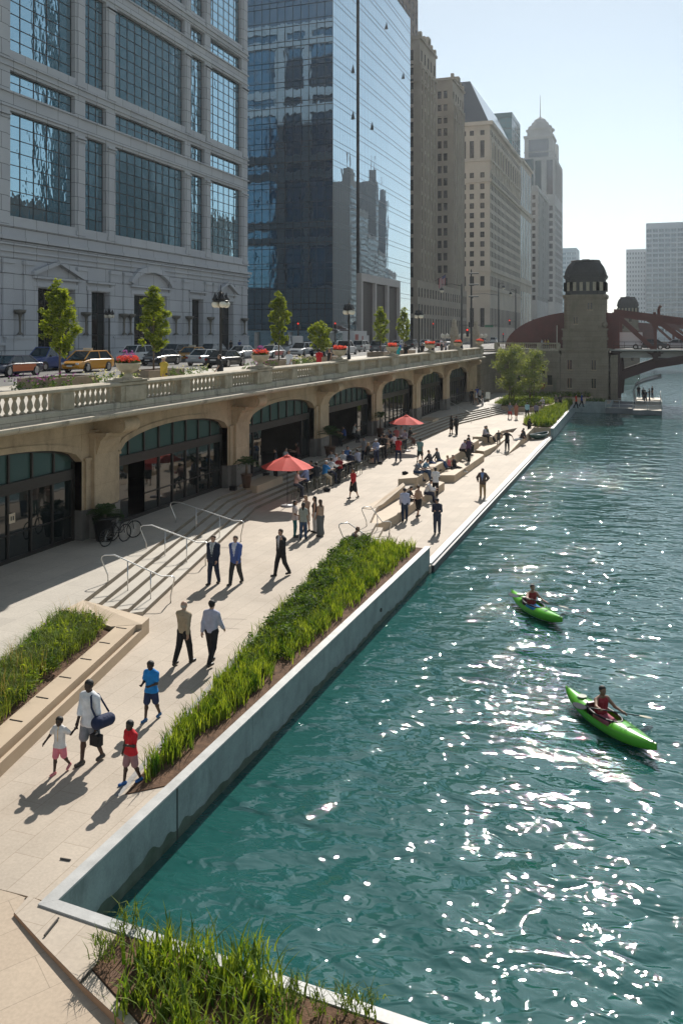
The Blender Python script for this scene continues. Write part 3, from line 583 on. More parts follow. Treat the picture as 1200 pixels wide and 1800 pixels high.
# --- abutment and bridge house ---
def bridge_house(Y,X0,label,full=True,zb=1.0):
    t=empty('bridge_house',(X0,Y,zb),0,label,'tower'); x0,x1=X0-2.95,X0+2.95; y0,y1=Y,Y+5.9; c=(X0,Y+2.95)
    mb=MB()
    def cb(h,z0,z1,ch=.0):
        if ch: 
            pts=[(c[0]-h,c[1]-h+ch),(c[0]-h+ch,c[1]-h),(c[0]+h-ch,c[1]-h),(c[0]+h,c[1]-h+ch),(c[0]+h,c[1]+h-ch),(c[0]+h-ch,c[1]+h),(c[0]-h+ch,c[1]+h),(c[0]-h,c[1]+h-ch)]
            mb.prism(pts,z0,z1)
        else: mb.box(c[0]-h,c[1]-h,z0,c[0]+h,c[1]+h,z1)
    cb(3.17,zb-1.5,8.0); cb(3.4,8.0,8.35); cb(2.93,8.35,10.9); cb(3.12,9.5,9.9); cb(3.15,10.9,11.15); cb(2.80,11.15,15.4,.5)
    zz_=zb-.3
    while zz_<7.3: cb(3.25,zz_,zz_+.66); zz_+=.74
    for a_ in(8.42,8.98,9.95,10.45): cb(3.0,a_,a_+.44)
    zz_=11.2
    while zz_<15.2: cb(2.86,zz_,zz_+.62,.5); zz_+=.70
    cb(2.95,15.4,15.55,.5); cb(3.05,15.55,15.95,.5)
    # relief cartouche
    mb.lathe([(.0,-.5),(.35,-.3),(.45,0),(.3,.35),(0,.5)],(c[0]+2.75,c[1]-2.75,11.7),8)
    loc(mb,t); obj('shaft',mb,M['ston'],t)
    def win(px,py,w,h,face='S'):
        g=MB(); y=y0+.1
        yy={0:c[1]-3.255,1:c[1]-2.856}[1 if py>11.2 else 0]
        g.box(px-w/2,yy-.012,py-h/2,px+w/2,yy+.05,py+h/2,0)
        g.box(px-w/2-.1,yy-.05,py-h/2-.12,px+w/2+.1,yy+.05,py-h/2,1); g.box(px-.03,yy-.02,py-h/2,px+.03,yy-.013,py+h/2,1)
        loc(g,t); obj('window',g,[M['winglass'],M['arc']],t)
    win(c[0]+.75,14.3,.6,.95); win(c[0]-1.2,12.3,.5,.95)
    if full:
        for xx in(-2.0,1.3):
            for zz in(3.4,6.0): win(c[0]+xx,zz,.55,1.35)
    # lantern storey with windows
    mb=MB(); cb(2.72,15.953,16.5,.9); cb(2.72,17.75,18.3,.9); cb(2.9,18.3,18.55,.95); cb(3.0,18.55,18.75,.95)
    h=2.72; ch=.9; pts=[(-h,-h+ch),(-h+ch,-h),(h-ch,-h),(h,-h+ch),(h,h-ch),(h-ch,h),(-h+ch,h),(-h,h-ch)]
    for i in range(8):
        a,b=pts[i],pts[(i+1)%8]; L=math.dist(a,b); n=4 if L>1.6 else 1
        for j in range(n+1):
            p=lerp(a,b,j/n); mb.box(c[0]+p[0]-.22,c[1]+p[1]-.22,16.5,c[0]+p[0]+.22,c[1]+p[1]+.22,17.75)
    for xx,yy in((-3,-3),(3,-3),(3,3),(-3,3)): mb.lathe([(.12,0),(.16,.15),(.05,.45),(0,.5)],(c[0]+xx*.85,c[1]+yy*.85,18.75),8)
    loc(mb,t); obj('lantern',mb,M['copper'],t)
    for i in range(8):
        a,b=pts[i],pts[(i+1)%8]; g=MB(); a=(a[0]*.98,a[1]*.98);b=(b[0]*.98,b[1]*.98)
        g.face([(c[0]+a[0],c[1]+a[1],16.5),(c[0]+b[0],c[1]+b[1],16.5),(c[0]+b[0],c[1]+b[1],17.75),(c[0]+a[0],c[1]+a[1],17.75)]); loc(g,t); obj('window',g,M['lantglass'],t)
    mb=MB(); pr=[(2.85,0),(2.8,.4),(2.65,.9),(2.45,1.35),(2.15,1.75),(1.95,1.95),(2.0,2.0),(2.0,2.12),(1.92,2.2),(0,2.3)]
    b0=len(mb.v); 
    for r,zz in pr[:-1]:
        ch=r*.36
        mb.v+=[(c[0]+x,c[1]+y,18.75+zz) for x,y in((-r,-r+ch),(-r+ch,-r),(r-ch,-r),(r,-r+ch),(r,r-ch),(r-ch,r),(-r+ch,r),(-r,r-ch))]
    for i in range(len(pr)-2):
        for q in range(8): q2=(q+1)%8; mb.f.append((b0+i*8+q,b0+i*8+q2,b0+(i+1)*8+q2,b0+(i+1)*8+q)); mb.m.append(0)
    mb.f.append(tuple(b0+(len(pr)-2)*8+q for q in range(8))); mb.m.append(0)
    mb.box(c[0]-.5,c[1]-.5,20.9,c[0]+.5,c[1]+.5,21.15)
    loc(mb,t); obj('roof',mb,M['slate'],t)
    return t
M['winglass']=glassmat('small_window_glass',(.02,.022,.02),.08,warp=.002,ws=2)
M['lantglass']=mat('lantern_glass',(.42,.37,.26),.3,var=.2,vs=3)
YB=129.0
bridge_house(YB,-9.35,'tall stone bridge tower with a dark mansard cap beside the red bascule bridge')
bridge_house(262,-7.2,'distant smaller looking stone bridge tower seen above the red truss',True,-1)
at=empty('abutment_wall',(-17,YB,Zw),0,'grey rusticated stone abutment wall with small square windows left of the bridge tower','wall')
mb=MB(); mb.box(-27,YB,0,-12.65,YB+7,7.6); mb.box(-27,YB-.12,7.6,-12.8,YB+7,7.95); mb.box(-5.9,YB+1.2,-1.5,-4.9,YB+16,7.4); mb.box(-17.5,YB-.1,0,-17.0,YB,7.6); mb.box(-22.35,YB-12,1,-21.9,YB,7.6)
mb.box(-13.6,YB-.2,0,-12.65,YB,7.6); loc(mb,at); obj('wall_body',mb,M['ston'],at)
for (px,py) in ((953,649),(965+1,668),(940,668),(912,668)):
    x,z_=onY(px,py,YB); g=MB(); g.box(x-.32,YB-.03,z_-.7,x+.32,YB+.1,z_+.7,0); g.box(x-.42,YB-.06,z_-.85,x+.42,YB+.1,z_-.7,1); loc(g,at); obj('window',g,[M['winglass'],M['arc']],at)
ab=empty('balustrade',(-18,YB,8),0,'sunlit stone balustrade on the bridge abutment left of the tower','balustrade')
mb=MB(); mb.box(-22,YB-.1,7.953,-12.8,YB+.35,8.25); mb.box(-22,YB-.12,8.95,-12.8,YB+.37,9.12); 
for x in(-21.8,-18.6,-15.6,-12.95): mb.box(x-.3,YB-.08,8.25,x+.3,YB+.33,8.95)
loc(mb,ab); obj('rail',mb,M['bal'],ab)
bm2=MB(); bm2.lathe([(.09,0),(.05,.08),(.1,.25),(.05,.5),(.08,.68)],n=8); bm2=bm2.mesh('baluster',M['bal'],True)
for i in range(30):
    x=-21.3+i*.28
    if min(abs(x-q) for q in(-21.8,-18.6,-15.6,-12.95))>.36: link('baluster',bm2,ab,(x+18,.12,.255))
# --- bascule bridge ---
def bridge(Y,X0,label,far=False):
    t=empty('bascule_bridge',(X0,Y,8),0,label,'bridge')
    def chord(u): # u metres from pivot to the right: top, deck, bottom
        return (max(10.2,13.45-.14*u), 8.1, 4.0+3.3*(1-(1-min(u,14)/14)**2))
    for s,yy in enumerate((Y+1.6,Y+13.5)):
        mb=MB(); y0,y1=yy-.22,yy+.22
        def beam(a,b,w,m=0,th=.22):
            a=Vector((a[0],0,a[1]));b=Vector((b[0],0,b[1])); d=(b-a).normalized(); n=Vector((-d.z,0,d.x))*w/2
            P=[a-n,b-n,b+n,a+n]
            mb.extrude_y([(p.x,p.z) for p in P],yy-th,yy+th,m)
        U=[0,5.6,11.4,17.4,23.4,29.4,35,41,47,53,59,65,70]
        def CH(u): return chord(u) if u<=35 else chord(70-u)
        for i,u in enumerate(U):
            tp,dk,bt=CH(u)
            if i<len(U)-1:
                v=U[i+1]; tq,dq,bq=CH(v); beam((X0+u,tp),(X0+v,tq),.95,th=.3); beam((X0+u,bt),(X0+v,bq),1.15,1,th=.3)
                if i<6: beam((X0+u+.2,tp-.3),(X0+v-.2,dk+.1),.6,th=.18)
                else: beam((X0+v-.2,tq-.3),(X0+u+.2,dk+.1),.42,th=.18)
            beam((X0+u,tp),(X0+u,dk),.42,th=.17)
            if bt<dk-1.2: beam((X0+u,dk),(X0+u,bt),.5,1,th=.2)
            # curved gussets
            for sg in(-1,1): 
                mb.extrude_y([(X0+u,tp-.2),(X0+u+sg*1.3,tp-.35),(X0+u+sg*.65,tp-.7),(X0+u+sg*.25,tp-1.5),(X0+u,tp-1.6)][::sg],yy-.15,yy+.15)
                if bt<dk-1.2: mb.extrude_y([(X0+u,dk-.3),(X0+u+sg*1.2,dk-.35),(X0+u+sg*.5,dk-.7),(X0+u+sg*.24,dk-1.3),(X0+u,dk-1.4)][::sg],yy-.15,yy+.15,1)
        # web plate near the pier
        pr=[(X0,1.2),(X0+1.0,1.2),(X0+1.2,4.2),(X0+.8,8),(X0,8)]
        mb.extrude_y(pr,yy-.12,yy+.12,1)
        loc(mb,t); obj('truss',mb,[M['rust'],M['rustd']],t)
        # tail plate behind the tower: quarter disc
        mb=MB(); cx=X0-4.2; pr=[(cx-11.2*math.cos(a)**1.0,8.3+5.35*math.sin(a)) for a in np.linspace(0,PI/2,20)]+[(cx+5,13.3),(cx+5,8.3)]
        mb.extrude_y(pr[::-1],yy-.2,yy+.2,0); loc(mb,t); obj('tail_plate',mb,M['rust'],t)
    mb=MB(); mb.box(X0-20,Y+.6,7.9,X0+70,Y+14.6,8.15); mb.box(X0-1,Y+.1,8.0,X0+70,Y+.6,8.2,1); mb.box(X0,Y+2,7.0,X0+70,Y+2.4,7.9,1)
    for u in range(0,70,6): mb.box(X0+u,Y+1.4,7.2,X0+u+.3,Y+13.8,7.9,2)
    loc(mb,t); obj('deck',mb,[M['asph'],mat('deck_edge',(.42,.40,.38),.5),M['rustd']],t)
    mb=MB(); 
    for zz in(8.75,9.25): mb.tube([(X0,Y+.3,zz),(X0+70,Y+.3,zz)],.04,6)
    for i in range(48): mb.box(X0+i*1.5,Y+.27,8.2,X0+i*1.5+.05,Y+.33,9.25)
    loc(mb,t); obj('railing',mb,M['rustd'],t)
    return t
bridge(YB+1,-5.5,'dark red bascule truss bridge crossing the river beside the stone tower')
bridge(262,-0.5,'distant dark bascule bridge seen through the nearer red truss',True)
mb=MB(); mb.tube([(0,0,0),(0,0,3.3)],.06,8); x,z_=onY(985,612,YB-.5); tag(obj('white_pole',mb,mat('pale_pole',(.7,.65,.55),.5),None,loc=(onY(977,610,YB-.4)[0],YB+.8,8.3)),'thin pale pole in front of the curved dark red tail of the bridge','pole')
# chimneys on truss top
mb=MB(); mb.tube([(0,0,0),(0,0,1.1)],.22,8); mb.tube([(.55,0,0),(.55,0,1.6)],.2,8); mb.tube([(.55,0,1.6),(.75,0,1.9),(.9,0,1.75)],.2,8)
q=onY(1150,562,YB+2.6); tag(obj('vent_pipes',mb,M['rust'],None,loc=(q[0],YB+2.6,q[1])),'pair of short red vent pipes standing on top of the truss chord','pipes')
# floating dock with canopy
t=empty('dock',(-2,123,0),0,'floating dock with glass railing and curved canopy under the bridge','dock')
xr,yf=.9,118.6
mb=MB(); mb.box(-6.0,yf+.9,.05,-2.6,yf+1.6,.75); mb.box(-5.4,yf+1.6,.2,-2.6,yf+14,.7); mb.box(-2.6,yf,.05,xr,yf+24,.62); loc(mb,t); obj('pontoon',mb,mat('dock_grey',(.16,.17,.18),.6,var=.15),t)
mb=MB(); mb.box(-2.5,yf+.1,.623,xr-.1,yf+23.9,.66); mb.box(-5.9,yf+1,.753,-2.6,yf+1.55,.78); loc(mb,t); obj('decking',mb,mat('dock_boards',(.62,.55,.44),.7,var=.1),t)
mb=MB()
for a,b in(((-6,yf+.95),(-2.6,yf+.95)),((-2.6,yf+.08),(xr,yf+.08)),((xr-.05,yf+.08),(xr-.05,yf+23))):
    for zz in (1.75,1.25): mb.tube([(a[0],a[1],zz),(b[0],b[1],zz)],.035,6)
    L=math.dist(a,b); n=max(2,int(L/1.7))
    for i in range(n+1): p=lerp(a,b,i/n); mb.tube([(p[0],p[1],.6),(p[0],p[1],1.78)],.035,6)
loc(mb,t); obj('railing',mb,M['steel'],t)
mb=MB(); P=[(-2.55,.66),(-2.75,1.6),(-2.85,2.5),(-2.6,3.2),(-2.0,3.7),(-1.0,4.1),(.2,4.45),(.9,4.6)]
Q=[(x+.12 if z<2.9 else x+.05,z-.28 if z>2.9 else z) for x,z in P]
mb.extrude_y(P+Q[::-1],yf+9,yf+17)
loc(mb,t); obj('canopy',mb,mat('canopy_grey',(.12,.13,.14),.3),t)
# red lifebuoy cabinet on abutment
x,z_=onY(952,677,YB); mb=MB(); mb.box(-.45,-.15,-.3,.45,0,.3); mb.box(-.3,-.18,-.55,.3,-.02,-.3)
tag(obj('hose_box',mb,mat('dull_red',(.22,.03,.025),.6),None,loc=(x,YB-.02,z_)),'small dull red box mounted low on the shaded abutment wall','box')
# ================= BUILDINGS =================
XF=-57.0
def facade(bld,P0,ux,cols,rows,W_,z0,z1,depth,wallm,winkind,start=0.0,wname='window',grid=None,skip=None,proud=None,limit=[0]):
    """wall with real recesses. P0 (x,y), ux unit xy along the wall, cols [(u0,u1)], rows [(z0,z1)]; outward normal = ux rotated -90"""
    nx,ny=ux[1],-ux[0]
    us=sorted(set([0,W_]+[c for cc in cols for c in cc])); zs=sorted(set([z0,z1]+[c for cc in rows for c in cc]))
    ou={(round(a,3),round(b,3)) for a,b in cols}; oz={(round(a,3),round(b,3)) for a,b in rows}
    def Pt(u,z,d=0): return (P0[0]+ux[0]*u+nx*d,P0[1]+ux[1]*u+ny*d,z)
    mb=MB(); wins=[]
    for i in range(len(us)-1):
        for j in range(len(zs)-1):
            a,b,c,d=us[i],us[i+1],zs[j],zs[j+1]
            if (round(a,3),round(b,3)) in ou and (round(c,3),round(d,3)) in oz and not(skip and skip(a,c)):
                D=-depth
                mb.face([Pt(a,c),Pt(b,c),Pt(b,c,D),Pt(a,c,D)]); mb.face([Pt(a,d,D),Pt(b,d,D),Pt(b,d),Pt(a,d)])
                mb.face([Pt(a,c),Pt(a,c,D),Pt(a,d,D),Pt(a,d)]); mb.face([Pt(b,c,D),Pt(b,c),Pt(b,d),Pt(b,d,D)])
                wins.append((a,b,c,d))
            else: mb.face([Pt(a,c),Pt(b,c),Pt(b,d),Pt(a,d)])
    return mb,wins,Pt
def window(bld,Pt,w,depth,mats,nu,nz,bw=.05,name='window',jig=0):
    a,b,c,d=w; g=MB(); D=-depth+.02
    g.face([Pt(a,c,D),Pt(b,c,D),Pt(b,d,D),Pt(a,d,D)],0)
    def bar(u0,u1,z0_,z1_,o):
        g.face([Pt(u0,z0_,D+o),Pt(u1,z0_,D+o),Pt(u1,z1_,D+o),Pt(u0,z1_,D+o)],1)
        g.face([Pt(u0,z1_,D),Pt(u0,z1_,D+o),Pt(u1,z1_,D+o),Pt(u1,z1_,D)],1); g.face([Pt(u0,z0_,D),Pt(u0,z1_,D),Pt(u0,z1_,D+o),Pt(u0,z0_,D+o)],1)
        g.face([Pt(u1,z0_,D+o),Pt(u1,z1_,D+o),Pt(u1,z1_,D),Pt(u1,z0_,D)],1)
    bar(a,a+bw,c,d,.06); bar(b-bw,b,c,d,.06); bar(a+bw,b-bw,c,c+bw,.055); bar(a+bw,b-bw,d-bw,d,.055)
    for i in range(1,nu): u=a+(b-a)*i/nu; bar(u-bw/2,u+bw/2,c+bw,d-bw,.05)
    for i in range(1,nz): z=c+(d-c)*i/nz; bar(a+bw,b-bw,z-bw/2,z+bw/2,.045)
    return g
def put(bld,mb,name,mats,smooth=False,kind=None):
    loc(mb,bld); o=obj(name,mb,mats,bld,smooth)
    if kind:o['kind']=kind
    return o
M['b1']=brickmat('grey_granite_panels',(.45,.465,.50),(.50,.515,.54),(.13,.135,.145),3.3,1.45,.03,'WALL',var=.08,vs=.1,bump=.3)
M['b1p']=M['b1']
M['b1g']=glassmat('blue_curtain_glass',(.33,.52,.62),.015,warp=.035,ws=.55,ior=2.3,sz=.5,detail=3,metal=.9)
M['b1f']=mat('window_mullion',(.05,.045,.045),.4,metal=.3)
M['b2g']=glassmat('mirror_glass',(.50,.66,.76),.01,warp=.025,ws=.16,ior=2.9,sz=.5,detail=3,metal=.95)
M['b2e']=glassmat('mirror_glass_side',(.11,.19,.26),.01,warp=.05,ws=.30,ior=2.1,sz=.4,detail=3,metal=.9)  # darker copy of the river-face glass; dim east reflections put into the colour
M['b2f']=mat('curtain_mullion',(.10,.12,.15),.4,metal=.5)
M['b2d']=mat('curtain_mullion_dark',(.015,.018,.022),.5)
M['b3']=mat('brown_limestone',(.36,.31,.25),.85,var=.14,vs=.15)
M['b4']=mat('pale_limestone',(.52,.46,.385),.85,var=.12,vs=.12)
M['b5']=mat('far_limestone',(.42,.43,.43),.85,var=.12,vs=.12)
M['dwin']=glassmat('dark_window_glass',(.012,.014,.016),.12,warp=.01,ws=.5,ior=1.45)
M['spand']=mat('dark_spandrel',(.05,.048,.045),.6)
M['roofb']=glassmat('mansard_glass',(.03,.045,.06),.12,ior=2.0,warp=.01,ws=.2)
# ---- building 1: granite and blue glass ----
Y0b,Y1b=38.0,118.9
b1=empty('office_building',(XF,78,Zs),0,'grey granite office block with big gridded blue windows and pedimented ground floor at the left','building')
colY=[(67.65,77.49,5),(79.25,83.07,3),(84.82,100.35,10),(101.83,105.69,4),(107.31,116.98,6)]
extra=[(42.5,52,5),(54,64.5,6)]
cols=[(a-Y0b,b-Y0b) for a,b,_ in extra]+[(a-Y0b,b-Y0b) for a,b,_ in colY]; ncol={round(a-Y0b,3):n for a,b,n in colY+extra}
zrow=[]; z=21.5
while z<82: zrow.append((z,z+9.9)); zrow.append((z+11.8,z+13.7)); z+=15.6
mb,wins,Pt=facade(b1,(XF,Y0b),(0,1),cols,zrow,Y1b-Y0b,19.7,84,.55,None,None)
# cornice bands between storeys, pilaster strips with bases and capitals
for (a,b) in zrow:
    for zb,h,d in ((a-1.0 if b-a>5 else a-.25,.16,.22),(b+.28,.14,.18)):
        mb.box(XF,Y0b,zb,XF+d,Y1b+d,zb+h)
gaps=[(64.5,67.65),(77.49,79.25),(83.07,84.82),(100.35,101.83),(105.69,107.31),(116.98,118.9)]
for (a,b) in zrow:
    if b-a<5: continue
    for g0,g1 in gaps:
        m_=(g1-g0)*.16
        mb.box(XF,g0+m_,a-.8,XF+.16,g1-m_,b-.9); mb.box(XF,g0+m_*.5,b-.9,XF+.24,g1-m_*.5,b-.72); mb.box(XF,g0+m_*.3,b-.5,XF+.3,g1-m_*.3,b-.3); mb.box(XF,g0+m_*.5,a-.8,XF+.2,g1-m_*.5,a-.35)
put(b1,mb,'wall',M['b1'])
for w in wins:
    n=ncol[round(w[0],3)]; tall=w[3]-w[2]>5
    put(b1,window(b1,Pt,w,.55,None,n,8 if tall else 2,.07),'window',[M['b1g'],M['b1f']])
# ground zone
mb=MB(); zc=19.7
open_=[(71.4,77.3,14.9,'tri'),(80.1,83.9-.4,15.2,None),(88.3,95.6,15.7,'arc'),(101.9,105.0,15.0,None),(109.8,113.9,14.2,'tri'),(56,60,15.2,None),(45,51,14.9,'tri')]
cols2=sorted([(a-Y0b,b-Y0b) for a,b,_,_ in open_])
zt_=14.9
mbg,wg,Ptg=facade(b1,(XF,Y0b),(0,1),cols2,[(8.0,zt_)],Y1b-Y0b,Zs-.5,19.7,.7,None,None)
for (a,b,zz,kd) in open_:
    # surround
    mbg.box(XF,a-.55,8.0,XF+.18,a,zt_+.1); mbg.box(XF,b,8.0,XF+.18,b+.55,zt_+.1); mbg.box(XF,a-.8,zt_+.1,XF+.25,b+.8,zt_+.55); mbg.box(XF,a-.9,zt_+.9,XF+.45,b+.9,zt_+1.15)
    c=(a+b)/2; h=(b-a)/2+1.0
    if kd=='tri':
        for s in(-1,1):
            mbg.v+= []; p=[(c+s*h,zt_+1.15),(c+s*h,zt_+1.55),(c,zt_+2.9),(c,zt_+2.5)]
            b0=len(mbg.v); mbg.v+=[(XF,q[0],q[1]) for q in p]+[(XF+.6,q[0],q[1]) for q in p]
            for f in((0,1,2,3),(7,6,5,4),(0,4,5,1),(1,5,6,2),(2,6,7,3),(3,7,4,0)): mbg.f.append(tuple(b0+i for i in f)); mbg.m.append(0)
    if kd=='arc':
        N=16
        for i in range(N):
            t0,t1=PI*(.12+.76*i/N),PI*(.12+.76*(i+1)/N)
            p=[(c-h*1.08*math.cos(t)*r,zt_+.3+2.9*math.sin(t)*r2) for (t,r,r2) in((t0,.92,.86),(t0,1.02,1.1),(t1,1.02,1.1),(t1,.92,.86))]
            b0=len(mbg.v); mbg.v+=[(XF,q[0],q[1]) for q in p]+[(XF+.6,q[0],q[1]) for q in p]
            for f in((0,1,2,3),(7,6,5,4),(0,4,5,1),(1,5,6,2),(2,6,7,3),(3,7,4,0)): mbg.f.append(tuple(b0+i for i in f)); mbg.m.append(0)
for zz,d,h in ((19.2,.5,.35),(18.75,.32,.3),(18.1,.22,.2),(17.6,.12,.2)): mbg.box(XF,Y0b,zz,XF+d,Y1b+d,zz+h)
mbg.box(XF,Y0b,9.3,XF+.28,66.8,9.55)
segs=[(66.8,70.85),(77.85,79.55),(84.05,87.75),(96.15,101.35),(105.55,109.25),(114.45,118.9)]
for a,b in segs: mbg.box(XF,a,Zs,XF+.22,b,9.9); mbg.box(XF,a,9.9,XF+.32,b,10.1)
for y in (67.2,70.1,78.4,84.3,87.0,96.9,100.4,106.2,108.6,115.0,117.6):
    mbg.box(XF,y-.7,10.1,XF+.2,y+.7,17.3); mbg.box(XF,y-.85,17.0,XF+.34,y+.85,17.35); mbg.box(XF,y-.85,16.1,XF+.28,y+.85,16.25)
put(b1,mbg,'street_front',M['b1'])
for w in wg: put(b1,window(b1,Ptg,w,.7,None,3,3,.09),'window',[M['doorglass'],M['b1f']])
# side (west) face lit by the sun, seen as a reflection in the tower
mbs,ws_,Pts=facade(b1,(XF,Y1b),(-1,0),[(3,7.5),(9.5,19),(21,25.5),(28,38)],zrow,42,Zs-.5,84,.5,None,None)
put(b1,mbs,'side_wall',M['b1'])
for w in ws_: put(b1,window(b1,Pts,w,.5,None,4,4,.08),'window',[M['b1g'],M['b1f']])
mb=MB(); mb.box(XF-42,Y0b,Zs,XF-.9,Y0b+.5,84); mb.box(XF-42,Y0b,83.6,XF-.05,Y1b-.05,84.0); put(b1,mb,'roof',M['roofb'])
# wall sconces (ornamental braziers)
sc=MB(); sc.lathe([(.0,0),(.35,.0),(.12,.25),(.1,.6),(.13,1.6),(.2,1.9),(.5,2.05),(.62,2.35),(.0,2.4)],n=10)
scm=sc.mesh('sconce',mat('bronze_sconce',(.16,.15,.13),.5,metal=.3),True)
for i,y in enumerate((68.4,78.7,85.8,88.0-.9,97.3,100.6,106.4,116.9)):
    link('sconce',scm,b1,(.5,y-78,10.3-Zs))
# notice on facade & sign letters above centre door
def text(s,size,m,name,parent=None,loc_=(0,0,0),rot=(PI/2,0,PI/2),ext=.01,align='CENTER'):
    c=bpy.data.curves.new(name,'FONT'); c.body=s; c.size=size; c.extrude=ext; c.align_x=align; c.align_y='CENTER'
    o=bpy.data.objects.new(name,c); COL.objects.link(o); dg=bpy.context.evaluated_depsgraph_get(); me=bpy.data.meshes.new_from_object(o.evaluated_get(dg)); bpy.data.objects.remove(o)
    me.materials.clear(); me.materials.append(m); r=link(name,me,parent); r.location=loc_; r.rotation_euler=rot; return r
# ---- building 2: mirror glass tower ----
CY=155.8
b2=empty('glass_tower',(XF,CY,Zs),0,'sheer mirror glass tower reflecting the sky beside the granite block','building')
ztop=108.0
# river face, gently bowed
n=30; ang=[]
pts=[]
YE=211.6
for i in range(n+1):
    s=i/n; y=CY+(YE-CY)*s; x=XF+.4*math.sin(PI*s)
    pts.append((x,y,88.6+0 if s==1 else 88.6))
fl=[11.2+3.87*k for k in range(0,21)]
slot=(5,6) # dark vertical recess between these columns
z_top=88.6
mb=MB(); fr=MB(); pz=[0]
po=[(628,697)]; 
yp0,_=onX(628,560,XF); yp1,_=onX(697,560,XF)
g=MB(); gl_lo=12.9
def tall(i): return True
for i in range(n):
    a,b=pts[i],pts[i+1]; lo=gl_lo+.0
    inport=a[1]>yp0-.3 and b[1]<yp1+1.2
    lo=22.8 if inport else (10.9 if a[1]<yp0 else Zs)
    if i==7: continue
    g.face([(a[0],a[1],lo),(b[0],b[1],lo),(b[0],b[1],z_top),(a[0],a[1],z_top)])
    fr.face([(a[0]+.03,a[1]-.035,lo),(a[0]+.03,a[1]+.035,lo),(a[0]+.03,a[1]+.035,z_top),(a[0]+.03,a[1]-.035,z_top)])
    m_=((a[0]+b[0])/2,(a[1]+b[1])/2); fr.face([(m_[0]+.03,m_[1]-.025,lo),(m_[0]+.03,m_[1]+.025,lo),(m_[0]+.03,m_[1]+.025,z_top),(m_[0]+.03,m_[1]-.025,z_top)])
    for zf in fl:
        for dz,h in((0,.07),(1.05,.07)):
            if zf+dz<lo: continue
            fr.face([(a[0]+.04,a[1],zf+dz),(b[0]+.04,b[1],zf+dz),(b[0]+.04,b[1],zf+dz+h),(a[0]+.04,a[1],zf+dz+h)]); fr.face([(a[0],a[1],zf+dz+h),(a[0]+.04,a[1],zf+dz+h),(b[0]+.04,b[1],zf+dz+h),(b[0],b[1],zf+dz+h)])
put(b2,g,'river_glass',M['b2g'],True); put(b2,fr,'river_mullions',M['b2f'])
mb=MB(); a,b=pts[7],pts[8]; mb.face([(a[0]-1.2,a[1],Zs),(a[0]-1.2,b[1],Zs),(a[0]-1.2,b[1],z_top),(a[0]-1.2,a[1],z_top)]); mb.face([(b[0],b[1],Zs),(b[0]-1.2,b[1],Zs),(b[0]-1.2,b[1],z_top),(b[0],b[1],z_top)]);mb.face([(a[0],a[1],Zs),(a[0]-1.2,a[1],Zs),(a[0]-1.2,a[1],z_top),(a[0],a[1],z_top)][::-1])
put(b2,mb,'slot',M['b2d'])
# east face
g=MB(); g.face([(XF,CY,11.0),(XF-46,CY,11.0),(XF-46,CY,z_top),(XF,CY,z_top)][::-1]); put(b2,g,'side_glass',M['b2e'])
fr=MB()
for k in range(28): x=XF-.02-k*1.62; fr.box(x-.04,CY-.07,11,x+.04,CY-.003,z_top)
for zf in fl:
    for dz in (0,1.05): fr.box(XF-46,CY-.09,zf+dz,XF,CY-.004,zf+dz+.10)
put(b2,fr,'side_mullions',M['b2d'])
# dark plant floors and lobby
mb=MB(); mb.box(XF-46,CY+.9,Zs,XF-1.2,CY+1.1,11.0); mb.box(XF-46,CY+.05,10.75,XF-.3,CY+2,11.0); mb.box(XF-1.25,CY+.9,Zs,XF-1.05,yp0-.3,11)
put(b2,mb,'lobby_glass',M['b1g'])
mb=MB(); mb.box(XF-3,CY-.35,10.55,XF+.9,CY+.2,10.95,0); mb.box(XF+.2,CY-.35,10.55,XF+.9,yp0-3,10.95,0)
for x in (XF-2.2,XF-9,XF-16,XF-24,XF-33): mb.box(x-.35,CY+.2,Zs,x+.35,CY+.85,10.7,1)
mb.box(XF-.8,CY+.1,Zs,XF-.1,CY+.8,10.5,1); mb.box(XF-12,CY+.35,Zs,XF-.9,CY+.5,9.0,2)
put(b2,mb,'canopy',[M['white'],M['coping'],M['b2d']])
# stone portal
mb=MB(); X=XF+.9; ys=[yp0,yp0+1.3,yp0+1.3+(yp1-yp0)*.27,0,0,0,yp1-1.3,yp1]; w3=(yp1-yp0-3.6)/3
yy=yp0
for j in range(4): mb.box(XF-.5,yy,Zs,X,yy+.9,21.2); yy+=.9+w3
mb.box(XF-.5,yp0,21.2,X,yp1,22.8); put(b2,mb,'portal',mat('portal_stone',(.52,.48,.46),.6,var=.06,vs=.4))
mb=MB(); yy=yp0+.9
for j in range(3): mb.face([(XF+.2,yy,Zs),(XF+.2,yy+w3,Zs),(XF+.2,yy+w3,21.2),(XF+.2,yy,21.2)]); yy+=.9+w3
put(b2,mb,'portal_louvre',mat('dark_louvre',(.05,.04,.035),.5))
mb=MB(); mb.box(XF-46,CY+.1,z_top-.4,XF-.1,YE,z_top-.1); mb.box(XF-46,YE-.3,Zs,XF-.1,YE-.1,z_top-.4); put(b2,mb,'roof',M['b2d'])
for (px,py) in ((684,42),(627,118),(627,200),(659,219),(715,130)):
    y,z=onX(px,py,XF+1.2); mb=MB(); b0=len(mb.v); X=XF+.4*math.sin(PI*(y-CY)/(YE-CY))+.06
    mb.face([(X,y,z-.9),(X+.35,y+.3,z-.9),(X,y+.6,z+1.0)]); mb.face([(X,y,z-.9),(X,y+.6,z-.9),(X+.35,y+.3,z-.9)]); mb.face([(X,y+.6,z-.9),(X,y+.6,z+1),(X+.35,y+.3,z-.9)]); put(b2,mb,'vent_window',M['b2d'])
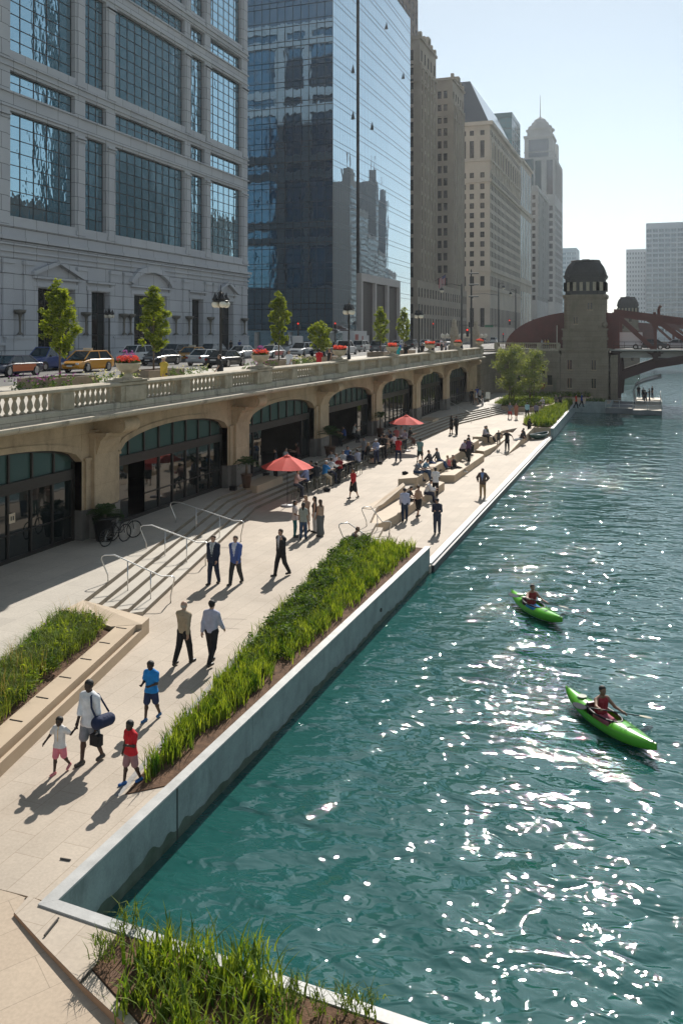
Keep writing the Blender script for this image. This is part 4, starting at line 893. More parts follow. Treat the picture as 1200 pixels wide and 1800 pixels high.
# ---- generic masonry towers ----
def masonry(name,label,Yc,Ye,Xf,depthX,ztop_,ecols,rcols,rows,wallm,winm,zb=Zs,d=.45,nzb=2,extra=None,maxwin=96,eastX=None):
    t=empty(name,(Xf,Yc,Zs),0,label,'building')
    W_=Ye-Yc
    dr=.14; mb,w1,P1=facade(t,(Xf,Yc),(0,1),rcols,rows,W_,zb,ztop_,dr,None,None)
    mb2,w2,P2=facade(t,(Xf-depthX,Yc),(1,0),ecols,rows,depthX,zb,ztop_,d,None,None)
    b0=len(mb.v); mb.v+=mb2.v; mb.f+=[tuple(i+b0 for i in f) for f in mb2.f]; mb.m+=mb2.m
    mb.face([(Xf-depthX,Yc,ztop_),(Xf,Yc,ztop_),(Xf,Ye,ztop_),(Xf-depthX,Ye,ztop_)]); mb.face([(Xf,Ye,zb),(Xf-depthX,Ye,zb),(Xf-depthX,Ye,ztop_),(Xf,Ye,ztop_)])
    if extra: extra(mb)
    put(t,mb,'wall',wallm)
    allw=[(w,P2) for w in w2]+[(w,P1) for w in w1]
    allw.sort(key=lambda q:-(q[0][1]-q[0][0])*(q[0][3]-q[0][2])*(1.2 if q[1] is P2 else 1)/1)
    rest=MB(); 
    for i,(w,P) in enumerate(allw):
        g=window(t,P,w,d if P is P2 else dr,None,2 if w[1]-w[0]>1.0 else 1,nzb,.08)
        if i<maxwin: put(t,g,'window',winm)
        else:
            b0=len(rest.v); rest.v+=g.v; rest.f+=[tuple(k+b0 for k in f) for f in g.f]; rest.m+=g.m
    if rest.v: put(t,rest,'window_grid',winm,kind='stuff')
    return t
WM=[M['dwin'],M['spand']]
def rowsf(z0,z1,p,h): 
    r=[];z=z0
    while z+h<z1: r.append((z,z+h)); z+=p
    return r
def colsf(a,b,n,fr): 
    w=(b-a)/n; return [(a+w*i+w*(1-fr)/2,a+w*i+w*(1+fr)/2) for i in range(n)]
# building 3: two brown wings, low base and tall shaft
def ex3(Yc,Ye,X,zt,D):
    def f(mb):
        W_=Ye-Yc; n=5
        for i in range(n+1):   # continuous piers on river face
            y=Yc+W_*i/n; mb.box(X,max(Yc,y-.45),24,X+.35,min(Ye,y+.45),zt-7)
        mb.box(X-D,Yc-.25,zt-8,X+.4,Ye,zt-7.6); mb.box(X-D,Yc-.25,zt-12,X+.3,Ye,zt-11.7); mb.box(X-D,Yc-.35,zt-.9,X+.45,Ye+.1,zt-.3)
        for i in range(9): 
            if i%2==0: mb.box(X-.6,Yc+W_*i/9,zt,X+.3,Yc+W_*(i+.6)/9,zt+1.1)
        mb.box(X-1.0,Yc+W_*.45,zt,X+.3,Yc+W_*.6,zt+2.2)
    return f
zt3=87.5
masonry('brown_tower','nearer wing of the brown stepped limestone tower right beside the mirror glass',221.2,238.8,XF,24,zt3,[(3,5),(8,10),(13,15),(19.4,20.5),(21.1,22.2)],colsf(0,17.6,5,.42),rowsf(25,zt3-2,3.75,2.9),M['b3'],WM,extra=ex3(221.2,238.8,XF,zt3,24))
masonry('brown_tower','farther wing of the brown stepped limestone tower, left of the mansard block',260,276.6,XF,24,zt3,[(3,5),(8,10),(13,15),(19.4,20.6),(21.2,22.4)],colsf(0,16.6,5,.42),rowsf(25,zt3-2,3.75,2.3),M['b3'],WM,extra=ex3(260,276.6,XF,zt3,24))
masonry('brown_tower','low linking base between the two brown limestone wings',215.5,277.2,XF+.8,26,24.0,colsf(0,26,7,.4),colsf(0,61.7,20,.45),[(9,14.5),(15.5,18.0),(19.8,22.2)],M['b3'],WM)
# court between the wings
t=masonry('brown_tower','shaded recessed court wall between the two brown limestone wings',238.9,259.9,XF-14,14,86,colsf(0,14,3,.4),colsf(0,21,5,.45),rowsf(25,84,3.75,2.3),M['b3'],WM,maxwin=40)
# taller tower top behind
masonry('brown_tower','dark brown upper tower rising behind the mirror glass at the top edge',245,269,XF-13,26,152,colsf(0,26,6,.45),colsf(0,24,6,.45),rowsf(88,148,3.75,2.3),mat('umber_stone',(.16,.13,.11),.85,var=.12,vs=.15),WM)
# building 4: pale block with glass mansard
Y4a,Y4b=324.0,401.0
def ex4(mb):
    zt=88.8
    for z,h,dd in((zt-1.4,1.4,1.1),(74.2,.7,.6),(66.5,.9,.8),(33.5,.6,.7),(26.5,.6,.6)): mb.box(XF-30,Y4a-dd,z,XF+dd,Y4b,z+h)
    for i in range(13): y=Y4a+1.2+(Y4b-Y4a-2.4)*i/12; mb.box(XF,y-.55,70.8,XF+.5,y+.55,82.5)
r4=[(13,20)]+[(28.2,31.8)]+rowsf(35.5,66,3.55,2.1)+[(68.2,70.2)]+[(75.6,82.0)]+[(83.9,85.8)]
t=masonry('pale_block','long pale limestone block with a sloping glass mansard roof','' or Y4a,Y4b,XF,30,88.8,[(3,5),(9,11),(14.5,16.5),(19.4,21),(22.4,24),(26.3,27.9)],colsf(0,77,24,.55),r4,M['b4'],WM,extra=ex4)
mb=MB(); z0=88.85; zt=106.5
p=[(XF-.6,Y4a+.5),(XF-.6,Y4b-2),(XF-29,Y4b-2),(XF-29,Y4a+.5)]; q=[(XF-9,Y4a+8),(XF-9,Y4b-10),(XF-26,Y4b-10),(XF-26,Y4a+8)]
for i in range(4): j=(i+1)%4; mb.face([(*p[i],z0),(*p[j],z0),(*q[j],zt),(*q[i],zt)])
mb.face([(*k,zt) for k in q]); put(t,mb,'mansard_roof',M['roofb'])
def ex4b(mb):
    for z,h,dd in((89,1.2,.9),(66.5,.8,.6),(33.5,.6,.5)): mb.box(XF,403,z,XF+dd,440.2,z+h)
masonry('pale_block','narrower pale block with dark vertical glass strips beyond the mansard block',402.2,440.2,XF,26,90.3,colsf(0,26,4,.4),colsf(0,38,7,.62),[(12,30),(36,64.5),(69,87)],M['b4'],[M['b1g'],M['spand']],nzb=9,extra=ex4b)
# teal slab behind
masonry('teal_slab','small teal glass slab top showing behind the mansard roof',470,500,XF-14,14,128,colsf(0,14,2,.9),colsf(0,30,4,.9),rowsf(60,126,6,5.4),mat('teal_slab',(.02,.10,.12),.3),[glassmat('teal_glass',(.01,.12,.14),.1,ior=1.8),M['b2d']],maxwin=30)
def ex5(mb):
    for i in range(8): y=462.6+49*i/7; mb.box(XF,y-.8,30,XF+.5,y+.8,86)
    mb.box(XF-22,462,84,XF+.8,512,85.2)
masonry('buff_block','narrow buff stone office block before the far pointed tower',462.6,511.7,XF,22,87.3,colsf(0,22,6,.45),colsf(0,49,12,.45),rowsf(28,86,4.0,2.4)+[(10,18)],M['b5'],WM,extra=ex5)
# building 6: tower with dome top
def box6(zt): pass
Y6=545.
t6=masonry('domed_tower','tall hazy stone and glass tower with a small domed cap and mast','' or Y6,590,XF+.5,27,118,colsf(0,27,4,.55),colsf(0,45,8,.5),rowsf(30,92,4.6,3.0)+[(95,116)],M['b5'],[M['roofb'],M['spand']],nzb=4)
mb=MB(); cx,cy=XF-9.5,Y6+9; mb.box(cx-8.5,cy-8.5,118,cx+8.5,cy+8.5,131); mb.box(cx-9,cy-9,130,cx+9,cy+9,131.4); mb.box(cx-8.8,cy-8.8,121,cx+8.8,cy+8.8,121.6)
mb.box(cx-7,cy-7,131.4,cx+7,cy+7,135.5); mb.lathe([(8.6,135.5),(8.9,136.3),(7.4,136.5),(7.2,138.4),(5.4,138.6),(5.2,140.6),(4.2,141.2),(3.4,142.6),(1.6,143.8),(.3,144.6),(.1,158),(0,158)],(cx,cy,0),12)
mb.box(cx+2,cy+14,118,cx+9,cy+22,130); put(t6,mb,'crown',M['b5'])
mb=MB(); mb.box(cx-6,cy-8.7,94,cx+6,cy-8.52,129); mb.box(cx-27+9,cy-9.6,95,cx-3,cy-9.15,117); put(t6,mb,'glass_bay',M['roofb'])
# far light blue buildings
def far(label,px0,px1,pyt,Y,D,rows,cols,wallc,glassc,name='far_tower'):
    x0,z=onY(px0,pyt,Y); x1,_=onY(px1,pyt,Y); W_=x1-x0
    t=empty(name,(x0,Y,Zs),0,label,'building')
    mb,ws,P=facade(t,(x0,Y),(1,0),cols(W_),rows(z),W_,Zs-6,z,.35,None,None)
    mb.face([(x0,Y,z),(x1,Y,z),(x1,Y+D,z),(x0,Y+D,z)]); mb.face([(x1,Y,0),(x1,Y+D,0),(x1,Y+D,z),(x1,Y,z)]); mb.face([(x0,Y+D,0),(x0,Y,0),(x0,Y,z),(x0,Y+D,z)])
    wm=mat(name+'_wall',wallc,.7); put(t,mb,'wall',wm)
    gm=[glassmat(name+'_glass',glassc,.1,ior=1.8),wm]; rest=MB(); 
    for i,w in enumerate(ws):
        g=window(t,P,w,.35,None,2,1,.12)
        if i<60: put(t,g,'window',gm)
        else:
            b0=len(rest.v); rest.v+=g.v; rest.f+=[tuple(k+b0 for k in f) for f in g.f]; rest.m+=g.m
    if rest.v: put(t,rest,'window_grid',gm,kind='stuff')
    return t,x0,x1,z
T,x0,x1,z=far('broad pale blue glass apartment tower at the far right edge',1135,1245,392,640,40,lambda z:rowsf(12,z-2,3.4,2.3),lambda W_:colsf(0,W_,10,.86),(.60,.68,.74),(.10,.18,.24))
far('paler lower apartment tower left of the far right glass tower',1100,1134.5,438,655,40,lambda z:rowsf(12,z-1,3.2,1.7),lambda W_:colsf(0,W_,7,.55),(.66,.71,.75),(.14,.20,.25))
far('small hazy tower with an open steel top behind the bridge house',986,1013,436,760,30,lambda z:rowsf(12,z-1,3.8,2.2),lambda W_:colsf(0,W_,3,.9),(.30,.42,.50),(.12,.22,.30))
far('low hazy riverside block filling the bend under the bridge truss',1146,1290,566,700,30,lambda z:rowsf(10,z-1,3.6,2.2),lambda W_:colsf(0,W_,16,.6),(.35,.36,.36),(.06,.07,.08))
mb=MB(); mb.box(-8,690,-1,300,1400,5.0); struct('ground_far',mb,M['side'])
mb=MB(); mb.box(74,-80,-1,400,1400,6.5); struct('ground_north',mb,M['side'])
# ---- north bank (seen only in the mirror glass) ----
nb=[ (216,262,57,'reflected low red brick block on the opposite bank',(.08,.05,.045)),(384,425,70,'reflected mid height stone block on the opposite bank',(.13,.12,.11)),(267,372,200,'dark blue gridded tower on the opposite bank seen only as a reflection',(.05,.13,.17)),
 (545,572,112,'reflected slab on the far bank, nearest the bridge',(.12,.10,.09)),(576,600,98,'reflected stone block with a stepped roof on the far bank',(.10,.09,.08)),
 (603,640,84,'reflected broad stone block on the far bank',(.10,.09,.085)),(642,655,128,'reflected slim tower with a peaked top on the far bank',(.10,.09,.09)),
 (660,700,76,'reflected low dark block on the far bank',(.11,.10,.09)),(704,716,122,'reflected rounded slim tower on the far bank',(.07,.09,.12)),
 (722,790,66,'reflected farthest block on the opposite bank',(.09,.09,.09))]
NM=glassmat('reflected_tower_glass',(.04,.09,.11),.05,ior=2.0,warp=.05,ws=.3)
for y0,y1,h,lab,c in nb:
    wm=mat('reflected_stone',c,.8)
    t=empty('north_bank_tower',(90,y0,6),0,lab,'building'); mb=MB(); mb.box(90,y0,6,125 if y0>500 else 96,y1,h)
    if h>110 and y1-y0<30: mb.box(93,y0+3,h,100,y1-3,h+9); mb.box(95,y0+5,h+9,96,y0+6,h+20)
    put(t,mb,'wall',wm)
    g=MB(); z=10
    while z<h-4:
        y=y0+1.5
        while y<y1-2: g.box(89.9,y,z,89.98,y+2.0,z+(2.6 if y1-y0<80 else 3.2)); y+=3.2 if y1-y0<80 else 2.4
        z+=4
    put(t,g,'window_grid',NM,kind='stuff')
# ================= STREET OBJECTS =================
ZS=lambda y: zst(y)+.12
# ---- vehicles ----
CM={}
def cmat(n,c):
    if n not in CM: CM[n]=mat('car_paint_'+n,c,.28,coat=.6,spec=.5)
    return CM[n]
M['cglass']=glassmat('car_glass',(.02,.028,.032),.04,ior=1.6)
M['tyre']=mat('tyre',(.012,.012,.012),.8); M['rim']=mat('rim',(.45,.45,.46),.3,metal=.8)
M['headl']=mat('headlight_lens',(.7,.72,.75),.1); M['taill']=mat('taillight_lens',(.25,.01,.01),.2); M['plate']=mat('number_plate',(.6,.6,.58),.5)
M['trim']=mat('dark_trim',(.02,.02,.022),.5)
wm_=MB(); wm_.tube([(-.11,0,0),(.11,0,0)],.33,20); wtyre=wm_.mesh('tyre',M['tyre'],True)
wm_=MB(); wm_.tube([(-.115,0,0),(.115,0,0)],.2,14); 
for i in range(5): a=2*PI*i/5; wm_.box(-.12,-.03+.1*math.cos(a),-.03+.1*math.sin(a),.12,.03+.1*math.cos(a),.03+.1*math.sin(a))
wrim=wm_.mesh('rim',M['rim'])
def car(kind,color,loc_,heading,label,sign=None,color2=None):
    L,W_,H,belt,hood,g=dict(sedan=(4.7,1.82,1.45,.92,.88,(-1.75,-1.0,.55,1.35)),suv=(4.7,1.88,1.72,1.05,1.02,(-2.15,-1.85,.55,1.30)),wagon=(4.6,1.85,1.62,1.0,.95,(-2.1,-1.45,.65,1.55)),van=(5.6,2.0,2.45,1.25,1.15,(-2.75,-2.7,1.35,2.15)),pickup=(5.6,1.95,1.85,1.12,1.1,(-.65,-.5,.85,1.55)))[kind]
    t=empty('parked_car' if kind!='pickup' else 'pickup_truck',loc_,heading,label,'car' if kind not in('pickup','van') else ('truck' if kind=='pickup' else 'van'),'cars and vans on the upper street')
    paint=cmat(color[0],color[1]); h=L/2; w=W_/2
    mb=MB(); st=[(-h,.45,belt-.12,w*.80),(-h+.08,.32,belt-.03,w*.9),(-h+.5,.24,belt,w*.98),(-.6,.22,belt,w),(.9,.22,belt,w),(h-1.25,.24,hood+.02,w*.99),(h-.5,.26,hood-.10,w*.94),(h-.1,.30,hood-.22,w*.85),(h,.42,hood-.34,w*.74)]
    if kind=='pickup': st[0]=(-h,.5,belt-.02,w*.93)
    b=0
    for y,zl,zb,ww in st: mb.v+=[(-ww*.9,y,zl),(-ww,y,zl+.12),(-ww*1.0,y,(zl+zb)/2+.05),(-ww*.97,y,zb-.06),(-ww*.86,y,zb),(ww*.86,y,zb),(ww*.97,y,zb-.06),(ww*1.0,y,(zl+zb)/2+.05),(ww,y,zl+.12),(ww*.9,y,zl)]
    n=10
    for i in range(len(st)-1):
        for q in range(n):
            q2=(q+1)%n; mb.f.append((i*n+q,(i+1)*n+q,(i+1)*n+q2,i*n+q2)); mb.m.append(0)
    mb.f.append(tuple(range(n))); mb.m.append(0); mb.f.append(tuple((len(st)-1)*n+q for q in reversed(range(n)))); mb.m.append(0)
    # roof skin and pillars
    y0,y1,y2,y3=g; wb=w*.86; wt=w*.70; e=.03
    if kind=='van':
        mb.box(-w*.93,y0,belt,w*.93,y1+3.6,H-.06,0); mb.box(-w*.85,y0+.05,H-.06,w*.85,y1+3.5,H,0)
    mb.prism([(-wt,y1),(wt,y1),(wt,y2),(-wt,y2)],H-.05,H,0)
    for s in(-1,1):
        for ya,yb in((y0,y1),(y3,y2)): mb.tube([(s*wb,ya,belt-.02),(s*wt,yb,H-.03)],.045,6,0)
        ym=(y1+y2)/2; mb.tube([(s*wb*1.0,ym,belt-.02),(s*wt*1.0,ym,H-.03)],.04,6,0)
        mb.tube([(s*wt,y1,H-.03),(s*wt,y2,H-.03)],.045,6,0)
        mb.box(s*(w+.02),y3-.28,belt-.02,s*(w+.17),y3-.16,belt+.12,1)
    if kind=='pickup': mb.box(-w*.8,-h+.12,belt-.01,w*.8,y0-.1,belt+.004,1)
    if color2:
        for s in(-1,1): mb.box(s*(w*.99),-1.35,.36,s*(w+.012),1.05,belt-.1,2)
    obj('body',mb,[paint,M['trim'],cmat(*color2) if color2 else paint],t,False)
    g_=MB(); B=[(-wb,y0),(wb,y0),(wb,y3),(-wb,y3)]; T_=[(-wt,y1),(wt,y1),(wt,y2),(-wt,y2)]
    for i in range(4): j=(i+1)%4; g_.face([(*B[i],belt-.01),(*B[j],belt-.01),(*T_[j],H-.04),(*T_[i],H-.04)])
    obj('windows',g_,M['cglass'],t)
    wy=h-.92
    for sx in(-1,1):
        for sy in(-wy+.05,wy-.05):
            a=MB(); a.tube([(sx*(w-.1),sy,.36),(sx*(w+.006),sy,.36)],.40,18); obj('wheel_arch',a,M['trim'],t)
            o=link('wheel',wtyre,t,(sx*(w-.09),sy,.33)); link('rim',wrim,o,(0,0,0))
        a=MB(); a.box(sx*w*.55,h-.10,hood-.34,sx*w*.82,h-.02,hood-.20); obj('headlight',a,M['headl'],t)
        a=MB(); a.box(sx*w*.60,-h-.015,belt-.28,sx*w*.86,-h+.12,belt-.12); obj('taillight',a,M['taill'],t)
    a=MB(); a.box(-.26,-h-.02,.62,.26,-h+.0,.74); a.box(-.24,h,.45,.24,h+.02,.56); a.box(-w*.5,h-.06,hood-.42,w*.5,h+.004,hood-.30,1); obj('plate',a,[M['plate'],M['trim']],t)
    if sign: a=MB(); a.box(-.35,-.1,H,.35,.15,H+.2); obj('roof_sign',a,mat('taxi_sign',(.5,.48,.4),.5),t)
    return t
navy=('navy',(.012,.018,.05)); orange=('orange',(.50,.11,.02)); blue=('blue',(.01,.045,.22)); yellow=('yellow',(.62,.27,.012)); silver=('silver',(.42,.44,.46)); blk=('black',(.010,.012,.016)); whitec=('white',(.68,.68,.68)); grey=('grey',(.14,.15,.165)); red=('red',(.35,.03,.03)); green=('green',(.02,.2,.06))
CARS=[('sedan',navy,22,-42.0,PI,'navy taxi with orange side panels at the far left edge of the street',orange,0),
('pickup',blue,88,-45.6,PI,'bright blue pickup truck behind the yellow taxi',None,0),
('wagon',yellow,155,-40.9,PI,'yellow taxi with roof sign beside the first young tree',None,1),
('suv',whitec,238,-48.5,PI,'white boxy estate car behind the dark sedan near the pink flower urn',None,0),
('sedan',('midnight',(.006,.009,.014)),283,-42.6,PI,'dark sedan parked behind the second young tree',None,0),
('suv',grey,308,-49.0,PI,'dark grey van like car just right of the second young tree',None,0),
('sedan',yellow,338,-45.5,PI,'yellow cab half hidden behind the silver sedan',None,1),
('sedan',silver,362,-38.6,0,'silver sedan with its boot toward the camera, left of the first tall lamp',None,0),
('sedan',blk,397,-34.6,0,'black sedan at the kerb right behind the first tall lamp',None,0),
('wagon',grey,377,-49.5,0,'dark estate car parked at the granite block, right of the lamp',None,0),
('sedan',whitec,424,-44.0,PI,'white sedan just left of the second flower urn',None,0),
('sedan',('pearl',(.6,.6,.58)),477,-41.5,PI,'white and red cab in front of the silver van',red,1),
('van',('vansilver',(.5,.52,.54)),508,-47.0,PI,'tall silver delivery van right of the third young tree',None,0),
('suv',silver,530,-41.0,PI,'silver car in front of the delivery van',None,0),
('suv',('darkblue',(.015,.025,.05)),566,-39.2,PI,'dark blue car behind the low fourth tree',None,0),
('pickup',whitec,605,-38.0,0,'white pickup truck beside the second tall lamp',None,0),
('suv',('bone',(.62,.61,.57)),636,-41.5,0,'white off roader driving away right of the second tall lamp',None,0),
('suv',grey,668,-37.3,0,'grey off roader seen from behind between the lamp and the fifth tree',None,0),
('sedan',blk,584,-45.2,PI,'small dark car beyond the dark blue one',None,0),
('sedan',silver,700,-44,0,'silver car in the distant traffic left of the sixth tree',None,0),
('suv',blk,724,-41,0,'black car in the distant traffic behind the third tall lamp',None,0),
('sedan',whitec,747,-45,PI,'white car in the distant traffic right of the third tall lamp',None,0),
('sedan',red,770,-40,0,'dull red car in the far traffic before the junction',None,0),
('suv',silver,790,-44,PI,'pale car waiting at the far junction',None,0),
('sedan',blk,848,-47,0,'dark car crossing beyond the far junction lamps',None,0),
('suv',whitec,868,-44,0,'small white car far beyond the junction',None,0)]
for kind,c,px,X,h,lab,c2,sg in CARS:
    y,_=onX(px,640,X); car(kind,c,(X,y,zst(y)),h,lab,sg,c2)
car('van',('bridgewhite',(.62,.62,.64)),(onY(1094,610,YB+6)[0],YB+5.5,8.16),PI/2,'white van crossing the red bridge next to the tower')
car('sedan',('bridgeblack',(.02,.022,.025)),(onY(1142,610,YB+6)[0],YB+5.5,8.16),PI/2,'dark sedan crossing the red bridge behind the diagonal members')
car('sedan',('bridgesilver',(.4,.4,.42)),(onY(1190,610,YB+9)[0],YB+9.5,8.16),PI/2,'silver car on the bridge at the right edge')
# white box bus far
y,_=onX(625,600,-50); t=empty('box_truck',(-50,y,zst(y)),0,'white box truck with red markings beyond the white off roader','truck')
mb=MB(); mb.box(-1.1,-4,.9,1.1,3.0,3.2); mb.box(-1.0,3.0,.6,1.0,4.6,2.4); obj('body',mb,whitec and cmat(*whitec),t)
mb=MB(); mb.box(1.1,-3.6,1.4,1.11,-1.8,2.6); mb.box(1.1,.2,1.6,1.11,.9,2.3); obj('markings',mb,cmat(*red),t)
for s in(-1,1):
    for yy in(-3,3.4): o=link('wheel',wtyre,t,(s*1.0,yy,.4)); 
# ---- street lamps ----
def lamp(loc_,label,n=4,h=5.7):
    t=empty('street_lamp',loc_,0,label,'lamp','black ornamental lamps with white globes')
    mb=MB(); mb.lathe([(.26,0),(.26,.15),(.18,.25),(.15,.9),(.10,1.0),(.085,1.2),(.075,h-1.3),(.11,h-1.25),(.07,h-1.1),(.06,h-.55),(.1,h-.5),(.03,h-.3),(.02,h)],n=12); obj('pole',mb,M['black'],t,True)
    mb=MB(); R_=.34
    mb.lathe([(R_+.1,h-1.02),(R_+.14,h-.98),(R_+.1,h-.92),(.1,h-.9)],n=16)
    for i in range(n):
        a=2*PI*i/n+PI/4; p=(R_*math.cos(a),R_*math.sin(a)); mb.tube([(0,0,h-.95),(p[0],p[1],h-.95)],.03,6); mb.lathe([(.17,h-.93),(.2,h-.86),(.1,h-.70),(.03,h-.5),(.0,h-.42)],(p[0],p[1],0),8)
        mb.tube([(p[0]*.5,p[1]*.5,h-.9),(p[0]*.75,p[1]*.75,h-.65),(p[0]*.4,p[1]*.4,h-.45),(0,0,h-.5)],.022,6)
    obj('arms',mb,M['black'],t,True)
    for i in range(n):
        a=2*PI*i/n+PI/4; p=(R_*math.cos(a),R_*math.sin(a)); mb=MB(); mb.lathe([(.0,h-1.36),(.12,h-1.33),(.2,h-1.24),(.215,h-1.15),(.2,h-1.06),(.14,h-1.0)],(p[0],p[1],0),12); obj('globe',mb,M['globe'],t,True)
    return t
M['globe']=mat('opal_globe',(.78,.72,.60),.3)
for px,X,lab in((388,-24,'tall black lamp with four opal globes beside the black sedan'),(613,-24,'black four globe lamp beside the white pickup, second from the left on the near pavement'),(736,-24,'black four globe lamp, smallest of the three on the near pavement'),
    (192,-53.5,'dark globe lamp on the far pavement behind the yellow taxi'),(669+4,-53.5,'far pavement globe lamp seen through the fifth tree')):
    y,_=onX(px,640,X); lamp((X,y,ZS(y)),lab)
def tallpole(px,X,ytop,label,arms,kind='street_lamp',cat='lamp'):
    y,z=onX(px,ytop,X); z0=zst(y)+.1; h=z-z0
    t=empty(kind,(X,y,z0),0,label,cat)
    mb=MB(); mb.lathe([(.28,0),(.24,.5),(.15,.8),(.13,h*.6),(.09,h),(0,h+.25)],n=10); obj('pole',mb,M['black'],t,True)
    for (dz,dx,typ) in arms:
        a=MB(); zz=h+dz
        if typ=='lamp':
            a.tube([(0,0,zz),(dx*.5,0,zz+.35),(dx,0,zz+.3)],.05,6); a.tube([(dx,0,zz+.3),(dx,0,zz-.1)],.04,6); a.lathe([(.08,zz-.1),(.30,zz-.45),(.34,zz-.6)],(dx,0,0),10); obj('arm',a,M['black'],t,True)
            a=MB(); a.lathe([(.32,zz-.6),(.26,zz-.85),(.0,zz-1.0)],(dx,0,0),10); obj('globe',a,M['globe'],t,True)
        if typ=='bar':
            a.box(-abs(dx)*.35,-.06,zz,dx,.06,zz+.12,0); a.box(-abs(dx)*.3,-.2,zz+.12,dx*.95,.2,zz+.2,1); obj('flag_arm',a,[M['black'],M['white']],t)
        if typ=='mast':
            a.tube([(0,0,zz),(dx,0,zz)],.06,6); obj('mast_arm',a,M['black'],t,True)
            a=MB(); a.box(dx*.75-.18,-.15,zz-.5,dx*.75+.18,.15,zz+.6); obj('signal_head',a,M['black'],t)
            a=MB(); a.box(dx*.35,-.2,zz-.45,dx*.35+1.7,-.17,zz-.05); obj('name_sign',a,mat('green_sign',(.01,.16,.07),.5),t)
        if typ=='signal':
            a.box(dx-.17,-.15,zz-1.1,dx+.17,.15,zz); a.tube([(0,0,zz-.5),(dx,0,zz-.5)],.03,6); obj('signal_head',a,M['black'],t)
            a=MB(); a.tube([(dx,-.16,zz-.2),(dx,-.2,zz-.2)],.12,10); obj('red_lens',a,M['redlens'],t)
    return t
M['redlens']=bpy.data.materials.new('lit_red_lens'); M['redlens'].use_nodes=True; _p=M['redlens'].node_tree.nodes['Principled BSDF']; _p.inputs['Base Color'].default_value=(.6,.02,.02,1); _p.inputs['Emission Color'].default_value=(1,.05,.03,1); _p.inputs['Emission Strength'].default_value=1.2
tallpole(828,-23.2,475,'tallest dark pole with three short cross bars at the end of the balustrade',[(-.5,1.0,'bar'),(-2.0,1.0,'bar'),(-3.6,1.0,'bar'),(-9.3+1.5,-.5,'signal')],'banner_pole','pole')
tallpole(811,-27,500,'tall dark street lamp with a long arm reaching left over the junction',[(-.2,-3.0,'lamp')])
tallpole(876,-30,497,'dark lamp post with two hanging lanterns beside the long signal mast',[(-.4,1.0,'lamp'),(-2.5,-5.5,'lamp'),(-8.6,-8,'mast')])
tallpole(906,-26,508,'dark lamp post with one lantern left of the red bridge tail',[(-.4,-1.0,'lamp'),(-6,-1.2,'signal')])
tallpole(761,-40,566,'traffic light on a thin pole in front of the brown towers base',[(-.1,0.05,'signal')],'traffic_light','traffic light')
tallpole(589,-50,565,'traffic light pole at the glass tower corner',[(-.1,0.05,'signal')],'traffic_light','traffic light')
tallpole(524,-50,565,'traffic light pole in front of the dark glass lobby',[(-.1,0.05,'signal')],'traffic_light','traffic light')
tallpole(884,-38,585,'dark traffic light at the junction before the pale block',[(-.1,0.05,'signal')],'traffic_light','traffic light')
# stone globe standards at the bridge approach
def pylon(px,X,lab):
    y,_=onX(px,600,X); t=empty('stone_pylon',(X,y,zst(y)),0,lab,'pylon','stone pylons with white globe lamps'); mb=MB()
    mb.lathe([(1.0,0),(1.0,.8),(.7,1.0),(.65,1.2),(.6,2.2),(.7,2.4),(.55,3.6),(.35,4.3),(.42,4.5),(.25,4.9),(0,5.1)],n=8); obj('shaft',mb,M['bal'],t)
    for s in(-1,1):
        for k in(0,1): mb=MB(); mb.lathe([(0,2.0),(.26,2.1),(.34,2.35),(.26,2.6),(0,2.7)],(s*(1.05+.75*k),-.3-.2*k,0),10); mb.tube([(0,0,2.0),(s*(1.05+.75*k),-.3,2.0)],.05,5); obj('globe',mb,M['globe'],t,True)
pylon(798,-30,'left stone pylon with white globes at the bridge approach'); pylon(836,-30,'right stone pylon with white globes beside the tall banner pole')
# flag
y,_=onX(774,490,XF+2); t=empty('flag',(XF+.5,y,onX(774,492,XF+2)[1]),0,'small striped red and white flag hanging from the brown towers','flag')
mb=MB(); mb.tube([(-.5,0,-.5),(3.0,0,1.6)],.06,6); obj('flagpole',mb,M['trim'],t)
mb=MB()
for i in range(9): mb.face([(1.0+.2*i,0,.3-2.6+.1*i),(1.2+.2*i,0,.4-2.6+.1*i),(1.25+.2*i,.1,.5+.12*i),(1.05+.2*i,.1,.4+.12*i)],i%2)
mb.face([(1.9,-.02,.2),(2.9,-.02,.7),(2.9,-.02,1.5),(1.9,-.02,.95)],2)
obj('cloth',mb,[cmat('flagred',(.45,.04,.05)),cmat('flagwhite',(.6,.6,.6)),cmat('flagblue',(.03,.04,.18))],t)
